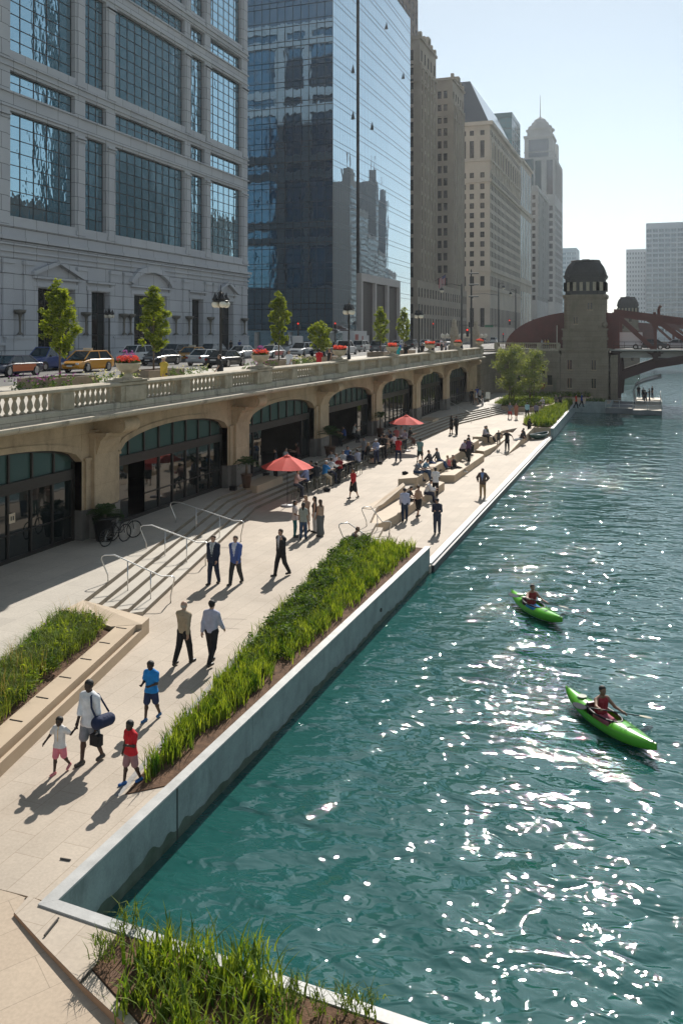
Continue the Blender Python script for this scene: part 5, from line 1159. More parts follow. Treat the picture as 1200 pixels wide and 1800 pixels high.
# ---- foliage tools ----
def leafmesh(centers,nper,size,rad,rnd,flat=.5,up=.0):
    """small two-triangle leaves scattered round clump centres (numpy)"""
    C_=np.array(centers); k=len(C_); N=k*nper
    rng=np.random.default_rng(rnd); c=np.repeat(C_,nper,axis=0)
    d=rng.normal(size=(N,3)); d/=np.linalg.norm(d,axis=1)[:,None]; r=rad*rng.random((N,1))**.5
    p=c+d*r
    a=rng.normal(size=(N,3)); a[:,2]*=flat; a/=np.linalg.norm(a,axis=1)[:,None]
    b=rng.normal(size=(N,3)); b-=a*(a*b).sum(1)[:,None]; b/=np.linalg.norm(b,axis=1)[:,None]
    s=size*(.6+.8*rng.random((N,1)))
    V=np.stack([p-a*s,p+b*s*.45,p+a*s,p-b*s*.45],1).reshape(-1,3)
    Fc=np.arange(N*4).reshape(N,4)
    return V,Fc
def npmesh(name,V,Fc,m,smooth=False):
    me=bpy.data.meshes.new(name); nf=len(Fc); k=Fc.shape[1]
    me.vertices.add(len(V)); me.vertices.foreach_set('co',V.astype(np.float32).ravel()); me.loops.add(nf*k); me.loops.foreach_set('vertex_index',Fc.astype(np.int32).ravel())
    me.polygons.add(nf); me.polygons.foreach_set('loop_start',np.arange(0,nf*k,k,dtype=np.int32)); me.polygons.foreach_set('loop_total',np.full(nf,k,dtype=np.int32))
    if smooth: me.polygons.foreach_set('use_smooth',np.ones(nf,dtype=bool))
    for x in (m if isinstance(m,list) else [m]): me.materials.append(x)
    me.update(calc_edges=True); return me
def tree(loc_,h,cr,ch,label,seed,leaf,nleaf,trunk_r=.05,ls=.09,multi=1,group=None,shape='oval'):
    t=empty('street_tree' if multi==1 else 'leafy_tree',loc_,0,label,'tree',group)
    r=random.Random(seed); mb=MB(); cen=[]
    for m_ in range(multi):
        ox,oy=(0,0) if multi==1 else (r.uniform(-.3,.3),r.uniform(-.3,.3)); tx,ty=(0,0) if multi==1 else (r.uniform(-1,1)*cr*.5,r.uniform(-1,1)*cr*.5)
        tp=[(ox,oy,0),(ox+tx*.3,oy+ty*.3,h*.3),(ox+tx*.7,oy+ty*.7,h*.65),(ox+tx,oy+ty,h*.93)]
        mb.tube(tp,[trunk_r*1.3,trunk_r,trunk_r*.7,trunk_r*.2],7)
        nb=int(16 if multi==1 else 9)
        for i in range(nb):
            f=i/nb; z=h-ch+ch*f*.92; a=i*2.4+r.uniform(-.4,.4)
            if shape=='oval': rr=cr*(math.sin(PI*min(1,(f*.82+.22)))**.7)*r.uniform(.65,1.1)
            else: rr=cr*(math.sin(PI*min(1,(f*.75+.2)))**.6)*r.uniform(.5,1.0)
            bx=ox+tx*z/h; by=oy+ty*z/h
            e=Vector((bx+math.cos(a)*rr,by+math.sin(a)*rr,z+rr*.75)); s=Vector((bx,by,z-.1))
            mb.tube([s,s.lerp(e,.5)+Vector((0,0,-.03)),e],[trunk_r*.35,trunk_r*.22,trunk_r*.08],5)
            for q in range(5): cen.append(tuple(s.lerp(e,.35+.16*q)+Vector((r.gauss(0,.07*cr),r.gauss(0,.07*cr),r.gauss(0,.07*cr)))))
            for q in range(3):
                e2=e+Vector((r.uniform(-1,1),r.uniform(-1,1),r.uniform(-.3,1)))*cr*.22; cen.append(tuple(e2))
    for _ in range(46 if multi==1 else 70):
        f=r.random(); z=h-ch*.96+ch*f; rr=cr*(math.sin(PI*min(1,(f*.78+.2)))**.6)*r.uniform(.35,1.12); a=r.uniform(0,2*PI); cen.append((rr*math.cos(a),rr*math.sin(a),z))
    obj('trunk',mb,M['trunk'],t,True)
    nper=max(6,nleaf//len(cen)); V,Fc=leafmesh(cen,nper,ls,cr*.25,seed)
    link('crown',npmesh('crown',V,Fc,leaf),t); return t
TR=[(105,497,5.2,.90,'first young tree at the left, tall oval crown beside the yellow taxi'),(270,510,5.3,.86,'second young tree, in front of the arched doorway'),(490,517,5.9,.82,'third young tree, narrow crown left of the silver van'),
    (562,568,3.8,1.0,'fourth young tree, low and broken with a drooping side branch'),(669,543,5.6,.8,'fifth young tree, slim column in front of the glass tower portal'),(709,543,5.7,.8,'sixth young tree, slim column left of the third tall lamp')]
M['box']=mat('planter_box_stone',(.26,.20,.14),.8,var=.15,vs=3)
for i,(px,yt,h,cr,lab) in enumerate(TR):
    X=-30.3; y,z=onX(px,yt,X); zb=ZS(y)
    tree((X,y,zb+.35),z-zb-.35,cr,(z-zb)*.70,lab,11+i,M['leafy'],8500 if i<3 else 4500,.05,.085 if i<2 else .1,group=None)
    mb=MB(); 
    for a in((-1.0,-2.2,1.0,-2.05),(-1.0,2.05,1.0,2.2),(-1.0,-2.05,-.85,2.05),(.85,-2.05,1.0,2.05)): mb.box(a[0],a[1],0,a[2],a[3],.52)
    t=empty('tree_planter',(X,y,zb),0,'low brown stone planter box around the %s young tree'%['first','second','third','fourth','fifth','sixth'][i],'planter'); obj('box',mb,M['box'],t); mb=MB(); mb.box(-.85,-2.05,0,.85,2.05,.42); obj('soil',mb,M['soil'],t)
def flowers(parent,name,c,rad,h,n,s,m,seed):
    r=random.Random(seed); cen=[(c[0]+r.uniform(-1,1)*rad,c[1]+r.uniform(-1,1)*rad,c[2]+r.random()*h) for _ in range(n)]; cen=[q for q in cen if (q[0]-c[0])**2+(q[1]-c[1])**2<rad*rad*1.05]
    V,Fc=leafmesh(cen,7,s,s*1.2,seed); return link(name,npmesh(name,V,Fc,m),parent)
M['pink']=leafmat('pink_petals',(.60,.06,.07),(.75,.18,.16),.3,6); M['purple']=leafmat('purple_petals',(.20,.05,.35),(.4,.12,.5),.3,6); M['whitep']=leafmat('white_petals',(.5,.5,.42),(.7,.7,.62),.3,6)
# urns on the balustrade
urn=MB(); urn.lathe([(.26,0),(.26,.06),(.15,.10),(.12,.18),(.2,.24),(.36,.30),(.47,.42),(.51,.55),(.54,.58),(.54,.62),(.46,.62),(.44,.54),(0,.5)],n=20)
urnm=urn.mesh('bowl',M['urn'] if 'urn' in M else mat('urn_stone',(.50,.43,.32),.7,var=.12,vs=5),True)
UL=['nearest stone urn of pink flowers, in front of the yellow taxi','stone urn of pink and red flowers left of the silver van','stone urn of red flowers beside the second tall lamp','stone urn of orange flowers right of the grey off roader','stone urn of pale pink flowers right of the third tall lamp','small stone urn of flowers before the stone pylons','farthest stone urn at the very end of the balustrade']
for k in range(2,9):
    if k>=len(big): break
    y=big[k]; 
    t=empty('flower_urn',(-20.62,y,8.50+z_rise(y) if False else 8.50+rise(y)),0,UL[k-2],'urn','stone flower urns on the balustrade')
    link('bowl',urnm,t,(0,0,0)); flowers(t,'greenery',(0,0,.58),.46,.14,90,.06,M['shrub'],k); flowers(t,'blooms',(0,0,.68),.44,.22,110 if k<5 else 60,.05 if k<4 else .07,M['pink'],k+20); 
    if k<4: flowers(t,'tall_blooms',(0,0,.85),.25,.28,30,.04,M['purple'],k+40)
for i,(px,X,n,mm,lab) in enumerate(((75,-29.2,60,'purple','purple flowers at the foot of the first planter box'),(198,-28.5,80,'whitep','white flowering bushes left of the nearest urn'),(335,-28.5,30,'whitep','thin flowering sprigs right of the woman in yellow'),(530,-28.5,60,'whitep','pale flowering bush left of the man in red'),(455,-28.8,50,'purple','low mauve flowers behind the second urn'))):
    y,_=onX(px,660,X); t=empty('flower_bed',(X,y,ZS(y)),0,lab,'flowers'); 
    r=random.Random(i); cen=[(r.uniform(-.6,.6),r.uniform(-2.2,2.2),r.random()*.6) for _ in range(60)]; V,Fc=leafmesh(cen,14,.06,.14,i); link('greenery',npmesh('greenery',V,Fc,M['shrub']),t)
    cen=[(r.uniform(-.6,.6),r.uniform(-2.2,2.2),.35+r.random()*.5) for _ in range(n)]; V,Fc=leafmesh(cen,5,.045,.05,i+5); link('blooms',npmesh('blooms',V,Fc,M[mm]),t)
# trees by the abutment
x,y=-16.3,111.5
tree((-17.0,112.5,Zt-.1),6.9,2.2,5.9,'broad pale green multi stemmed tree in front of the abutment wall',31,M['leafw'],9000,.07,.11,multi=4,shape='bush')
tree((-14.9,115.5,Zt-.1),6.3,1.8,5.0,'smaller greyer tree to the right of the broad pale green one',32,M['leafw'],5500,.06,.11,multi=3,shape='bush')
# ---- grass blades ----
def blades(name,pts,h,wd,seed,m,lean=.35,segs=3,hv=.35,kind='stuff',parent=None,label=None):
    """pts (N,3) roots; curved tapering strips"""
    rng=np.random.default_rng(seed); P=np.array(pts); N=len(P)
    hh=h*(1-hv+2*hv*rng.random(N)); an=rng.random(N)*2*PI; ln=lean*(.3+1.2*rng.random(N))*hh
    dx,dy=np.cos(an),np.sin(an); pa=an+PI/2+rng.normal(size=N)*.3; wx,wy=np.cos(pa)*wd/2,np.sin(pa)*wd/2
    rows=[]
    for s in range(segs+1):
        f=s/segs; off=ln*f**2; zz=hh*(f-.28*f**3*lean*1.5); tw=(1-f)**.6 if s<segs else .05
        tw=max(tw,.08); cx=P[:,0]+dx*off; cy=P[:,1]+dy*off; cz=P[:,2]+zz
        rows.append(np.stack([cx-wx*tw,cy-wy*tw,cz],1)); rows.append(np.stack([cx+wx*tw,cy+wy*tw,cz],1))
    V=np.stack(rows,1).reshape(-1,3); base=np.arange(N)*(2*(segs+1)); Fl=[]
    for s in range(segs): Fl.append(np.stack([base+2*s,base+2*s+1,base+2*s+3,base+2*s+2],1))
    o=link(name,npmesh(name,V,np.concatenate(Fl),m,True),parent)
    if kind and parent is None:o['kind']=kind
    return o
def inpoly(p,poly):
    x,y=p; c=False; n=len(poly)
    for i in range(n):
        x1,y1=poly[i];x2,y2=poly[(i+1)%n]
        if (y1>y)!=(y2>y) and x<(x2-x1)*(y-y1)/(y2-y1)+x1: c=not c
    return c
def scatter(poly,n,seed,z,clump=0,crad=.15,f=None):
    r=random.Random(seed); xs=[p[0] for p in poly]; ys=[p[1] for p in poly]; out=[]
    while len(out)<n:
        p=(r.uniform(min(xs),max(xs)),r.uniform(min(ys),max(ys)))
        if not inpoly(p,poly) or (f and not f(p,r)): continue
        if clump:
            for _ in range(clump): out.append((p[0]+r.gauss(0,crad),p[1]+r.gauss(0,crad),z(p) if callable(z) else z))
        else: out.append((*p,z(p) if callable(z) else z))
    return out
def wallx(y): return -9.5
# river planter: irises toward the walk at the near end, shrubs in the middle, bare soil strip by the wall
RPi=[(-9.98,15.75),(-10.85,21.1),(-12.2,32.1),(-12.8,36.9),(-9.75,37.0),(-9.9,24),(-9.95,18)]
def edge(y): return -10.0-(y-15.4)*.134
near=lambda p,r: (p[0]-edge(p[1]))/(abs(edge(p[1])+9.5)+.01) < .80+.2*math.sin(p[1]*1.3)
blades('iris_bed',scatter([(-10.0,15.7),(-10.85,21.5),(-9.75,21.5),(-9.75,16.2)],1500,1,Zw+.03,10,.07,near),.52,.035,2,M['iris'],.35)
blades('iris_bed',scatter([(-10.85,21.5),(-11.5,26.5),(-9.85,26.5),(-9.75,21.5)],1700,3,Zw+.03,9,.09,near),.48,.035,4,M['iris'],.4)
blades('iris_bed',scatter([(-11.2,23),(-12.4,33),(-9.7,33),(-9.7,23)],2600,15,Zw+.05,8,.10),.50,.035,16,M['iris'],.5)
blades('iris_bed',scatter([(-12.1,32),(-12.7,36.9),(-9.7,36.9),(-9.8,29),(-10.7,27)],3800,5,Zw+.03,9,.09,lambda p,r:r.random()<.9 and p[0]<-9.8),.50,.04,6,M['iris'],.35)
def shrubs(name,pts,nper,ls,rad,seed,m):
    V,Fc=leafmesh(pts,nper,ls,rad,seed); o=link(name,npmesh(name,V,Fc,m)); o['kind']='stuff'; return o
P_=scatter([(-11.0,23),(-12.35,33.5),(-12.7,36.9),(-11.6,37.0),(-10.9,32),(-10.3,24)],330,8,lambda p:Zw+.34+.12*math.sin(p[0]*5)*math.cos(p[1]*3)); shrubs('leafy_ground_cover',P_,60,.05,.24,9,M['shrub'])
P_=scatter([(-10.4,19.5),(-11.0,23.5),(-9.95,23.5),(-9.9,19.5)],45,12,Zw+.15); shrubs('leafy_ground_cover',P_,50,.045,.2,13,M['shrub'])
P_=scatter(RPi,620,10,lambda p:Zw+.12); shrubs('low_leaves',P_,22,.045,.17,11,M['grass'])
# left meadow planter: soft grass mounds with seed heads
LP=[(-12.6,8.5),(-13.75,14.9),(-15.65,22.6),(-17.0,22.5),(-15.75,18.4),(-13.6,8.5)]
zl=lambda p:Zt-.15 if p[0]<-15.6 else Zw+.42
def mg(p): return Zw+.40+.28*min(1,max(0,(-.215*(p[1]-15)-13.4-p[0])/1.4))
blades('meadow_grass',scatter(LP,15000,20,mg,22,.12,lambda p,r: (math.sin(p[0]*3.1+p[1]*1.7)+math.sin(p[1]*2.3))>-1.25 and p[0]<-.215*(p[1]-15.03)-13.78),.42,.016,21,M['grass'],.75)
P_=scatter(LP,170,46,lambda p:mg(p)+.12,f=lambda p,r:p[0]<-.215*(p[1]-15.03)-13.8); shrubs('leafy_ground_cover',P_,55,.05,.26,47,M['iris'])
blades('meadow_grass',scatter(LP,3000,22,mg,14,.09,lambda p,r:p[0]<-.215*(p[1]-15.03)-13.7),.5,.02,23,M['iris'],.5)
blades('seed_heads',scatter(LP,200,24,mg,0,.1,lambda p,r:math.sin(p[1]*1.1+1)>0.1 and p[0]<-14),.75,.010,25,M['straw'],.3)
P_=scatter(LP,80,26,lambda p:mg(p)+.1,f=lambda p,r:p[0]<-.215*(p[1]-15.03)-13.8); shrubs('leafy_ground_cover',P_,60,.04,.22,27,M['grass'])
# front planter: separate iris clumps
FPp=[(-7.55,11.3),(-7.9,10.9),(-6.4,9.2),(-3.5,8.9),(.5,10.2),(3,10.6),(-3,11.35)]
clumpspots=[G(350,1700,Zw),G(308,1712,Zw),G(395,1725,Zw),G(440,1700,Zw),G(265,1738,Zw),G(330,1768,Zw),G(410,1775,Zw),G(235,1775,Zw),G(455,1740,Zw),G(375,1748,Zw),G(285,1682,Zw),G(300,1795,Zw),G(250,1700,Zw),G(470,1775,Zw),G(330,1830,Zw),G(420,1840,Zw),G(500,1850,Zw)]
cl=['iris clump in the front planter nearest the coping corner','tall iris clump leaning over the coping in the front planter']
for i,(x,y) in enumerate(clumpspots):
    r=random.Random(i+50); t=empty('iris_clump',(x,y,Zw+.02),0,'clump of long green strap leaves standing in the mulch of the front planter','plant','iris clumps in the front planter')
    pts=[(r.gauss(0,.13),r.gauss(0,.13),0) for _ in range(54)]
    blades('leaves',pts,.52,.038,i+60,M['iris'],.45,4,.35,parent=t)
for i,(px,py) in enumerate(((215,1650),(235,1640),(190,1700),(175,1690),(500,1790),(560,1795),(600,1790),(620,1797),(650,1798),(520,1770))):
    x,y=G(px,py,Zw); t=empty('leafy_sprig',(x,y,Zw+.02),0,'small bushy sprig with narrow leaves at the rim of the front planter','plant','leafy sprigs in the front planter')
    pts=[(random.gauss(0,.06),random.gauss(0,.06),.006*k) for k in range(60)]; blades('leaves',pts,.20,.02,i+90,M['grass'],.8,2,.4,parent=t)
mb=MB(); x,y=G(207,1718,Zw+.04)
for i in range(7): mb.box(-.11+.034*i,-.1,0,-.095+.034*i,.1,.012)
tag(obj('drain_grate',mb,mat('rusty_grate',(.12,.06,.035),.8),None,loc=(x,y,Zw+.04),rz=.3),'small rusty slotted grate lying in the mulch of the front planter','grate')
# far planters
blades('iris_bed',scatter([(-11.3,89),(-12.6,91.7),(-10.95,120),(-10.3,120),(-9.75,89)],5200,30,Zw+.12,8,.15),.85,.075,31,M['grass'],.4)
blades('iris_bed',scatter(TB,3800,32,Zt-.1,8,.2,lambda p,r:p[1]<127),.6,.09,33,M['grass'],.5)
P_=scatter([(-10.0,16.2),(-10.85,21.1),(-12.2,32.1),(-12.7,36.9),(-9.8,36.9),(-9.8,17)],90,48,Zw+.2); shrubs('leafy_ground_cover',P_,45,.045,.2,49,M['grass'])
P_=scatter(TB,150,34,Zt+.15); shrubs('leafy_ground_cover',P_,30,.10,.4,35,M['grass'])
blades('iris_bed',[( -8.6+2.6*random.random(),121+1.6*random.random(),Zw+.35) for _ in range(200)],.5,.08,37,M['shrub'],.4)
# ---- parasols, tables, stools ----
M['redc']=mat('red_canvas',(.72,.07,.05),.8,var=.05,vs=3); M['stool']=mat('grey_green_metal',(.24,.24,.20),.45,metal=.5)
def parasol(px,py,z,H,Rr,lab,tilt=0):
    x,y=G(px,py,z); t=empty('parasol',(x,y,z),0,lab,'parasol','red parasols on the plaza')
    mb=MB(); mb.lathe([(.36,0),(.36,.06),(.10,.10),(.0,.12)],n=20); obj('base',mb,mat('parasol_base',(.40,.41,.42),.5),t,True)
    mb=MB(); mb.tube([(0,0,.1),(0,0,H-.08)],.022,8); obj('pole',mb,M['black'],t,True)
    mb=MB(); n=8; k=5
    mb.v.append((0,0,H)); 
    for j in range(1,k+1):
        f=j/k
        for i in range(n*4):
            a=2*PI*i/(n*4)+.2; seg=(i%4)/4; sag=1-.045*math.sin(PI*seg); rr=Rr*f*(math.cos(PI/n)/math.cos((seg-.5)*2*PI/n)); mb.v.append((rr*math.cos(a),rr*math.sin(a),H-.62*f**1.15-(.03*math.sin(PI*seg))*f))
    m_=n*4
    for i in range(m_): mb.f.append((0,1+i,1+(i+1)%m_)); mb.m.append(0)
    for j in range(k-1):
        for i in range(m_): mb.f.append((1+j*m_+i,1+(j+1)*m_+i,1+(j+1)*m_+(i+1)%m_,1+j*m_+(i+1)%m_)); mb.m.append(0)
    b0=len(mb.v)
    obj('canopy',mb,M['redc'],t)
    mb=MB(); mb.lathe([(.30,H-.13),(.18,H-.02),(.02,H+.05),(.02,H+.1),(0,H+.1)],n=8); obj('vent_cap',mb,M['redc'],t)
    for i in range(n): a=2*PI*i/n+.2; mb=MB(); mb.tube([(0,0,H-.06),(Rr*.98*math.cos(a),Rr*.98*math.sin(a),H-.66)],.012,4); obj('rib',mb,M['black'],t)
    return t
parasol(505,890,Zw,2.75,1.45,'near red parasol over the first high table'); parasol(714,793,Zw,2.85,1.40,'far red parasol at the end of the row of high tables')
ST=MB(); ST.box(-.19,-.19,.72,.19,.19,.75)
for a,b in((-1,-1),(1,-1),(1,1),(-1,1)): ST.tube([(a*.14,b*.14,.72),(a*.20,b*.20,0)],.018,6)
for zz in(.25,.45): ST.tube([(-.18,-.18,zz),(.18,-.18,zz),(.18,.18,zz),(-.18,.18,zz),(-.18,-.18,zz)],.012,5)
STL=MB(); STL.box(-.19,-.19,.72,.19,.19,.75); st_seat=STL.mesh('seat',M['stool'])
LG=MB(); LG.tube([(0,0,.72),(.05,.05,0)],.018,6); lgm=LG.mesh('leg',M['stool'])
SF=MB(); 
for zz in(.25,): SF.tube([(-.18,-.18,zz),(.18,-.18,zz),(.18,.18,zz),(-.18,.18,zz),(-.18,-.18,zz)],.012,5)
sfm=SF.mesh('foot_ring',M['stool'])
def stool(x,y,z,lab):
    t=empty('bar_stool',(x,y,z),0,lab,'stool','metal bar stools at the high tables')
    link('seat',st_seat,t); link('foot_ring',sfm,t)
    for a,b,r in((-1,-1,PI),(1,-1,-PI/2),(1,1,0),(-1,1,PI/2)): link('leg',lgm,t,(a*.14,b*.14,0),r)
    return t
def htable(px0,px1,py0,py1,lab):
    A=G(px0,py0,Zw);B=G(px1,py1,Zw); c=((A[0]+B[0])/2,(A[1]+B[1])/2); L=math.dist(A,B); an=math.atan2(B[1]-A[1],B[0]-A[0])
    t=empty('high_table',(*c,Zw),an,lab,'table','long high tables beside the stair')
    mb=MB(); mb.box(-L/2,-.35,1.02,L/2,.35,1.07); obj('tabletop',mb,mat('weathered_wood',(.26,.19,.14),.6,var=.2,vs=4),t)
    for sx in(-1,1):
        for sy in(-1,1): mb=MB(); mb.box(sx*(L/2-.12)-.025,sy*.28-.025,0,sx*(L/2-.12)+.025,sy*.28+.025,1.02); obj('leg',mb,M['black'],t)
    return t
htable(531,548,866,858,'high table under the edge of the near red parasol'); htable(590,612,846,838,'high table between the near parasol and the woman in red'); htable(652,668,815,808,'small high table by the standing man in a white cap'); htable(688,706,800,795,'high table under the far red parasol')
# ---- palms and pots ----
def palm(px,py,z,lab,h=1.0,n=26,fl=.9,pot=True,potr=.3,poth=.75,seed=0,pm=None):
    x,y=G(px,py,z); t=empty('potted_palm',(x,y,z),0,lab,'plant','potted palms and plants by the arcade')
    mb=MB(); mb.lathe([(potr*.65,0),(potr,poth*.9),(potr*1.08,poth*.92),(potr*1.08,poth),(potr*.9,poth),(0,poth*.93)],n=14); obj('pot',mb,pm or M['potd'],t,True)
    if h>0: mb=MB(); mb.tube([(0,0,poth*.9),(.02,0,poth+h*.5),(0,.02,poth+h)],[.09,.07,.06],7); obj('trunk',mb,M['trunk'],t,True)
    r=random.Random(seed); V=[];Fq=[]
    for i in range(n):
        a=2*PI*i/n*2.4+r.random(); el=r.uniform(.1,1.3); b=Vector((0,0,poth+max(h,.0))); d=Vector((math.cos(a)*math.cos(el),math.sin(a)*math.cos(el),math.sin(el))); sd_=Vector((-math.sin(a),math.cos(a),0))
        for k in range(9):
            f=(k+1)/9; p=b+d*fl*f+Vector((0,0,-.35*f*f*fl)); wl=fl*.33*math.sin(PI*min(.97,f*.85+.1))
            for s in(-1,1):
                q=p+sd_*s*wl+d*wl*.6+Vector((0,0,-.08)); i0=len(V); V+=[tuple(p),tuple(p+d*.05*fl),tuple(q),tuple(q-d*.015)]; Fq.append([i0,i0+1,i0+2,i0+3])
    link('fronds',npmesh('fronds',np.array(V),np.array(Fq),M['palm']),t); return t
M['potd']=mat('brown_pot',(.10,.055,.035),.5); M['palm']=leafmat('palm_frond',(.02,.05,.015),(.05,.10,.03),.25,3)
palm(433,857,Zt+.12,'potted palm on the plinth in front of the second pier',.55,24,.75,seed=1)
palm(580,803,Zt,'big dark potted palm at the third pier',.8,30,1.0,potr=.4,seed=2); palm(668,768,Zt,'tall narrow potted plant at the fourth pier',.9,20,.8,seed=3)
palm(184,950,Zt,'leafy plant in a large black drum beside the bicycles',.05,34,.8,potr=.5,poth=1.0,seed=4,pm=M['black'])
# ---- bicycles ----
def bike(px,py,z,rz,lab,group='bicycles leaning by the black planter drum'):
    x,y=G(px,py,z); t=empty('bicycle',(x,y,z),rz,lab,'bicycle',group)
    for yy in(-.52,.52):
        mb=MB(); mb.tube([(0,yy+.34*math.cos(a),.35+.34*math.sin(a)) for a in np.linspace(0,2*PI,25)],.024,6,cap=False)
        o=obj('wheel',mb,M['tyre'],t,True); mb=MB()
        for a in np.linspace(0,PI,9)[:-1]: mb.tube([(0,yy+.33*math.cos(a),.35+.33*math.sin(a)),(0,yy-.33*math.cos(a),.35-.33*math.sin(a))],.003,3)
        obj('spokes',mb,M['steel'],o)
    mb=MB()
    for a,b in(((-.52,.35),(-.08,.30)),((-.52,.35),(-.15,.85)),((-.15,.85),(-.08,.30)),((-.08,.30),(.38,.80)),((-.15,.80),(.38,.85)),((.38,.95),(.52,.35)),((-.15,.85),(-.17,.95))): mb.tube([(0,a[0],a[1]),(0,b[0],b[1])],.017,6)
    obj('frame',mb,M['black'],t,True)
    mb=MB(); mb.tube([(-.24,.45,1.0),(-.22,.38,1.0),(0,.38,.98),(.22,.38,1.0),(.24,.45,1.0),(.24,.5,.92)],.014,6); mb.box(-.07,-.30,.94,.07,-.05,.99); obj('handlebar_and_saddle',mb,M['trim'],t)
    return t
bike(203,956,Zt,-.2,'black bicycle standing nearest the camera by the planter drum'); bike(216,948,Zt,-.5,'second bicycle with white handlebar tape, right of the first')
# small green dinghy on the promenade, white bench, speakers
def hull(L,W_,H,n=14,sheer=.12):
    V=[];k=9
    for i in range(n+1):
        f=i/n*2-1; wv=W_/2*(1-abs(f)**2.6); dz=sheer*f*f
        for j in range(k): a=PI*j/(k-1); V.append((-wv*math.cos(a),f*L/2,H+dz-(H)*math.sin(a)**.7*(1-abs(f)**3*.6)))
    return V,k,n
x,y=G(947,771,Zl); t=empty('green_boat',(x,y,Zl),-.35,'small dark green rowing boat lying on the promenade by the far planter','boat'); V,k,n=hull(3.6,1.1,.45); mb=MB(); mb.v=[(a,b,c) for a,b,c in V]
for i in range(n):
    for j in range(k-1): mb.f.append((i*k+j,i*k+j+1,(i+1)*k+j+1,(i+1)*k+j)); mb.m.append(0)
obj('hull',mb,mat('boat_green',(.015,.07,.05),.4),t,True); mb=MB(); mb.tube([V[i*k] for i in range(n+1)],.03,5); mb.tube([V[i*k+k-1] for i in range(n+1)],.03,5); obj('gunwale',mb,M['white'],t); mb=MB(); mb.box(-.45,-.6,.3,.45,-.4,.34); mb.box(-.45,.4,.3,.45,.6,.34); obj('thwart',mb,M['coping'],t)
x,y=G(854,704,Zt); t=empty('white_bench',(x,y,Zt),.5,'white angled lounge seat at the top of the far stair','bench'); mb=MB(); mb.box(-.3,-.6,.3,.3,.6,.38); mb.prism([(-.3,-.6),(.3,-.6),(.3,-.75),(-.3,-.75)],[.3,.3,1.1,1.1],[.38,.38,1.15,1.15]); obj('seat',mb,M['white'],t); mb=MB(); mb.box(-.25,-.5,0,-.2,.5,.3);mb.box(.2,-.5,0,.25,.5,.3); obj('leg',mb,M['steel'],t)
for (px,py,lab) in((410,862,'small black floor light left of the nearest palm pot'),(468,838,'small black floor light right of the nearest palm pot')):
    x,y=G(px,py,Zt); mb=MB(); mb.box(-.17,-.12,0,.17,.12,.18); mb.box(-.19,-.1,.18,.19,.12,.24); tag(obj('floor_light',mb,M['black'],None,loc=(x,y,Zt)),lab,'light','black floor lights on the terrace')
# ================= PEOPLE (one continuous surface per body, grown from a distance field) =================
def isosurf(f,lo,hi,h):
    lo=np.array(lo,float); n=np.maximum(3,np.ceil((np.array(hi)-lo)/h).astype(int)+1)
    ax=[lo[i]+h*np.arange(n[i]) for i in range(3)]
    X,Y,Z=np.meshgrid(*ax,indexing='ij'); D=f(X,Y,Z); S=D<0
    cnt=np.zeros(tuple(n-1),np.int16); acc=np.zeros(tuple(n-1)+(3,))
    for dx,dy,dz in((1,0,0),(0,1,0),(0,0,1)):
        a=(slice(0,n[0]-dx),slice(0,n[1]-dy),slice(0,n[2]-dz)); b=(slice(dx,n[0]),slice(dy,n[1]),slice(dz,n[2]))
        ch=S[a]!=S[b]; idx=np.argwhere(ch)
        if len(idx)==0: continue
        da=D[a][ch]; db=D[b][ch]; t=(da/(da-db))[:,None]; p=idx+t*np.array([dx,dy,dz])
        o=[(0,-1) if dx==0 else (0,),(0,-1) if dy==0 else (0,),(0,-1) if dz==0 else (0,)]
        for ox in o[0]:
            for oy in o[1]:
                for oz in o[2]:
                    c=idx+np.array([ox,oy,oz]); ok=((c>=0)&(c<n-1)).all(1); c=c[ok]
                    np.add.at(cnt,tuple(c.T),1); np.add.at(acc,tuple(c.T),p[ok])
    act=cnt>0; vid=-np.ones(cnt.shape,int); vid[act]=np.arange(act.sum()); V=lo+h*(acc[act]/cnt[act][:,None]); Q=[]
    for k,(dx,dy,dz) in enumerate(((1,0,0),(0,1,0),(0,0,1))):
        a=(slice(0,n[0]-dx),slice(0,n[1]-dy),slice(0,n[2]-dz)); b=(slice(dx,n[0]),slice(dy,n[1]),slice(dz,n[2]))
        idx=np.argwhere(S[a]!=S[b])
        if len(idx)==0: continue
        s=S[a][tuple(idx.T)]; u=[(0,1,0),(0,0,1),(1,0,0)][k]; w_=[(0,0,1),(1,0,0),(0,1,0)][k]; u=np.array(u);w_=np.array(w_)
        ok=((idx-u-w_)>=0).all(1)&(idx<n-1).all(1); idx=idx[ok]; s=s[ok]
        q=np.stack([vid[tuple((idx-u-w_).T)],vid[tuple((idx-w_).T)],vid[tuple(idx.T)],vid[tuple((idx-u).T)]],1)
        q[~s]=q[~s][:,::-1]; Q.append(q[(q>=0).all(1)])
    return V,(np.concatenate(Q) if Q else np.zeros((0,4),int))
def cap(X,Y,Z,a,b,r1,r2):
    ax,ay,az=a; d=(b[0]-ax,b[1]-ay,b[2]-az); L=d[0]**2+d[1]**2+d[2]**2+1e-9
    px,py,pz=X-ax,Y-ay,Z-az; t=np.clip((px*d[0]+py*d[1]+pz*d[2])/L,0,1)
    return np.sqrt((px-t*d[0])**2+(py-t*d[1])**2+(pz-t*d[2])**2)-(r1+t*(r2-r1))
def smin(a,b,k):
    h=np.clip(.5+.5*(b-a)/k,0,1); return b+(a-b)*h-k*h*(1-h)
def field(prims,k,clips=()):
    def f(X,Y,Z):
        D=None
        for p in prims:
            d=cap(X,Y,Z,*p); D=d if D is None else smin(D,d,k)
        for (c,nv) in clips: D=np.maximum(D,(X-c[0])*nv[0]+(Y-c[1])*nv[1]+(Z-c[2])*nv[2])
        return D
    return f
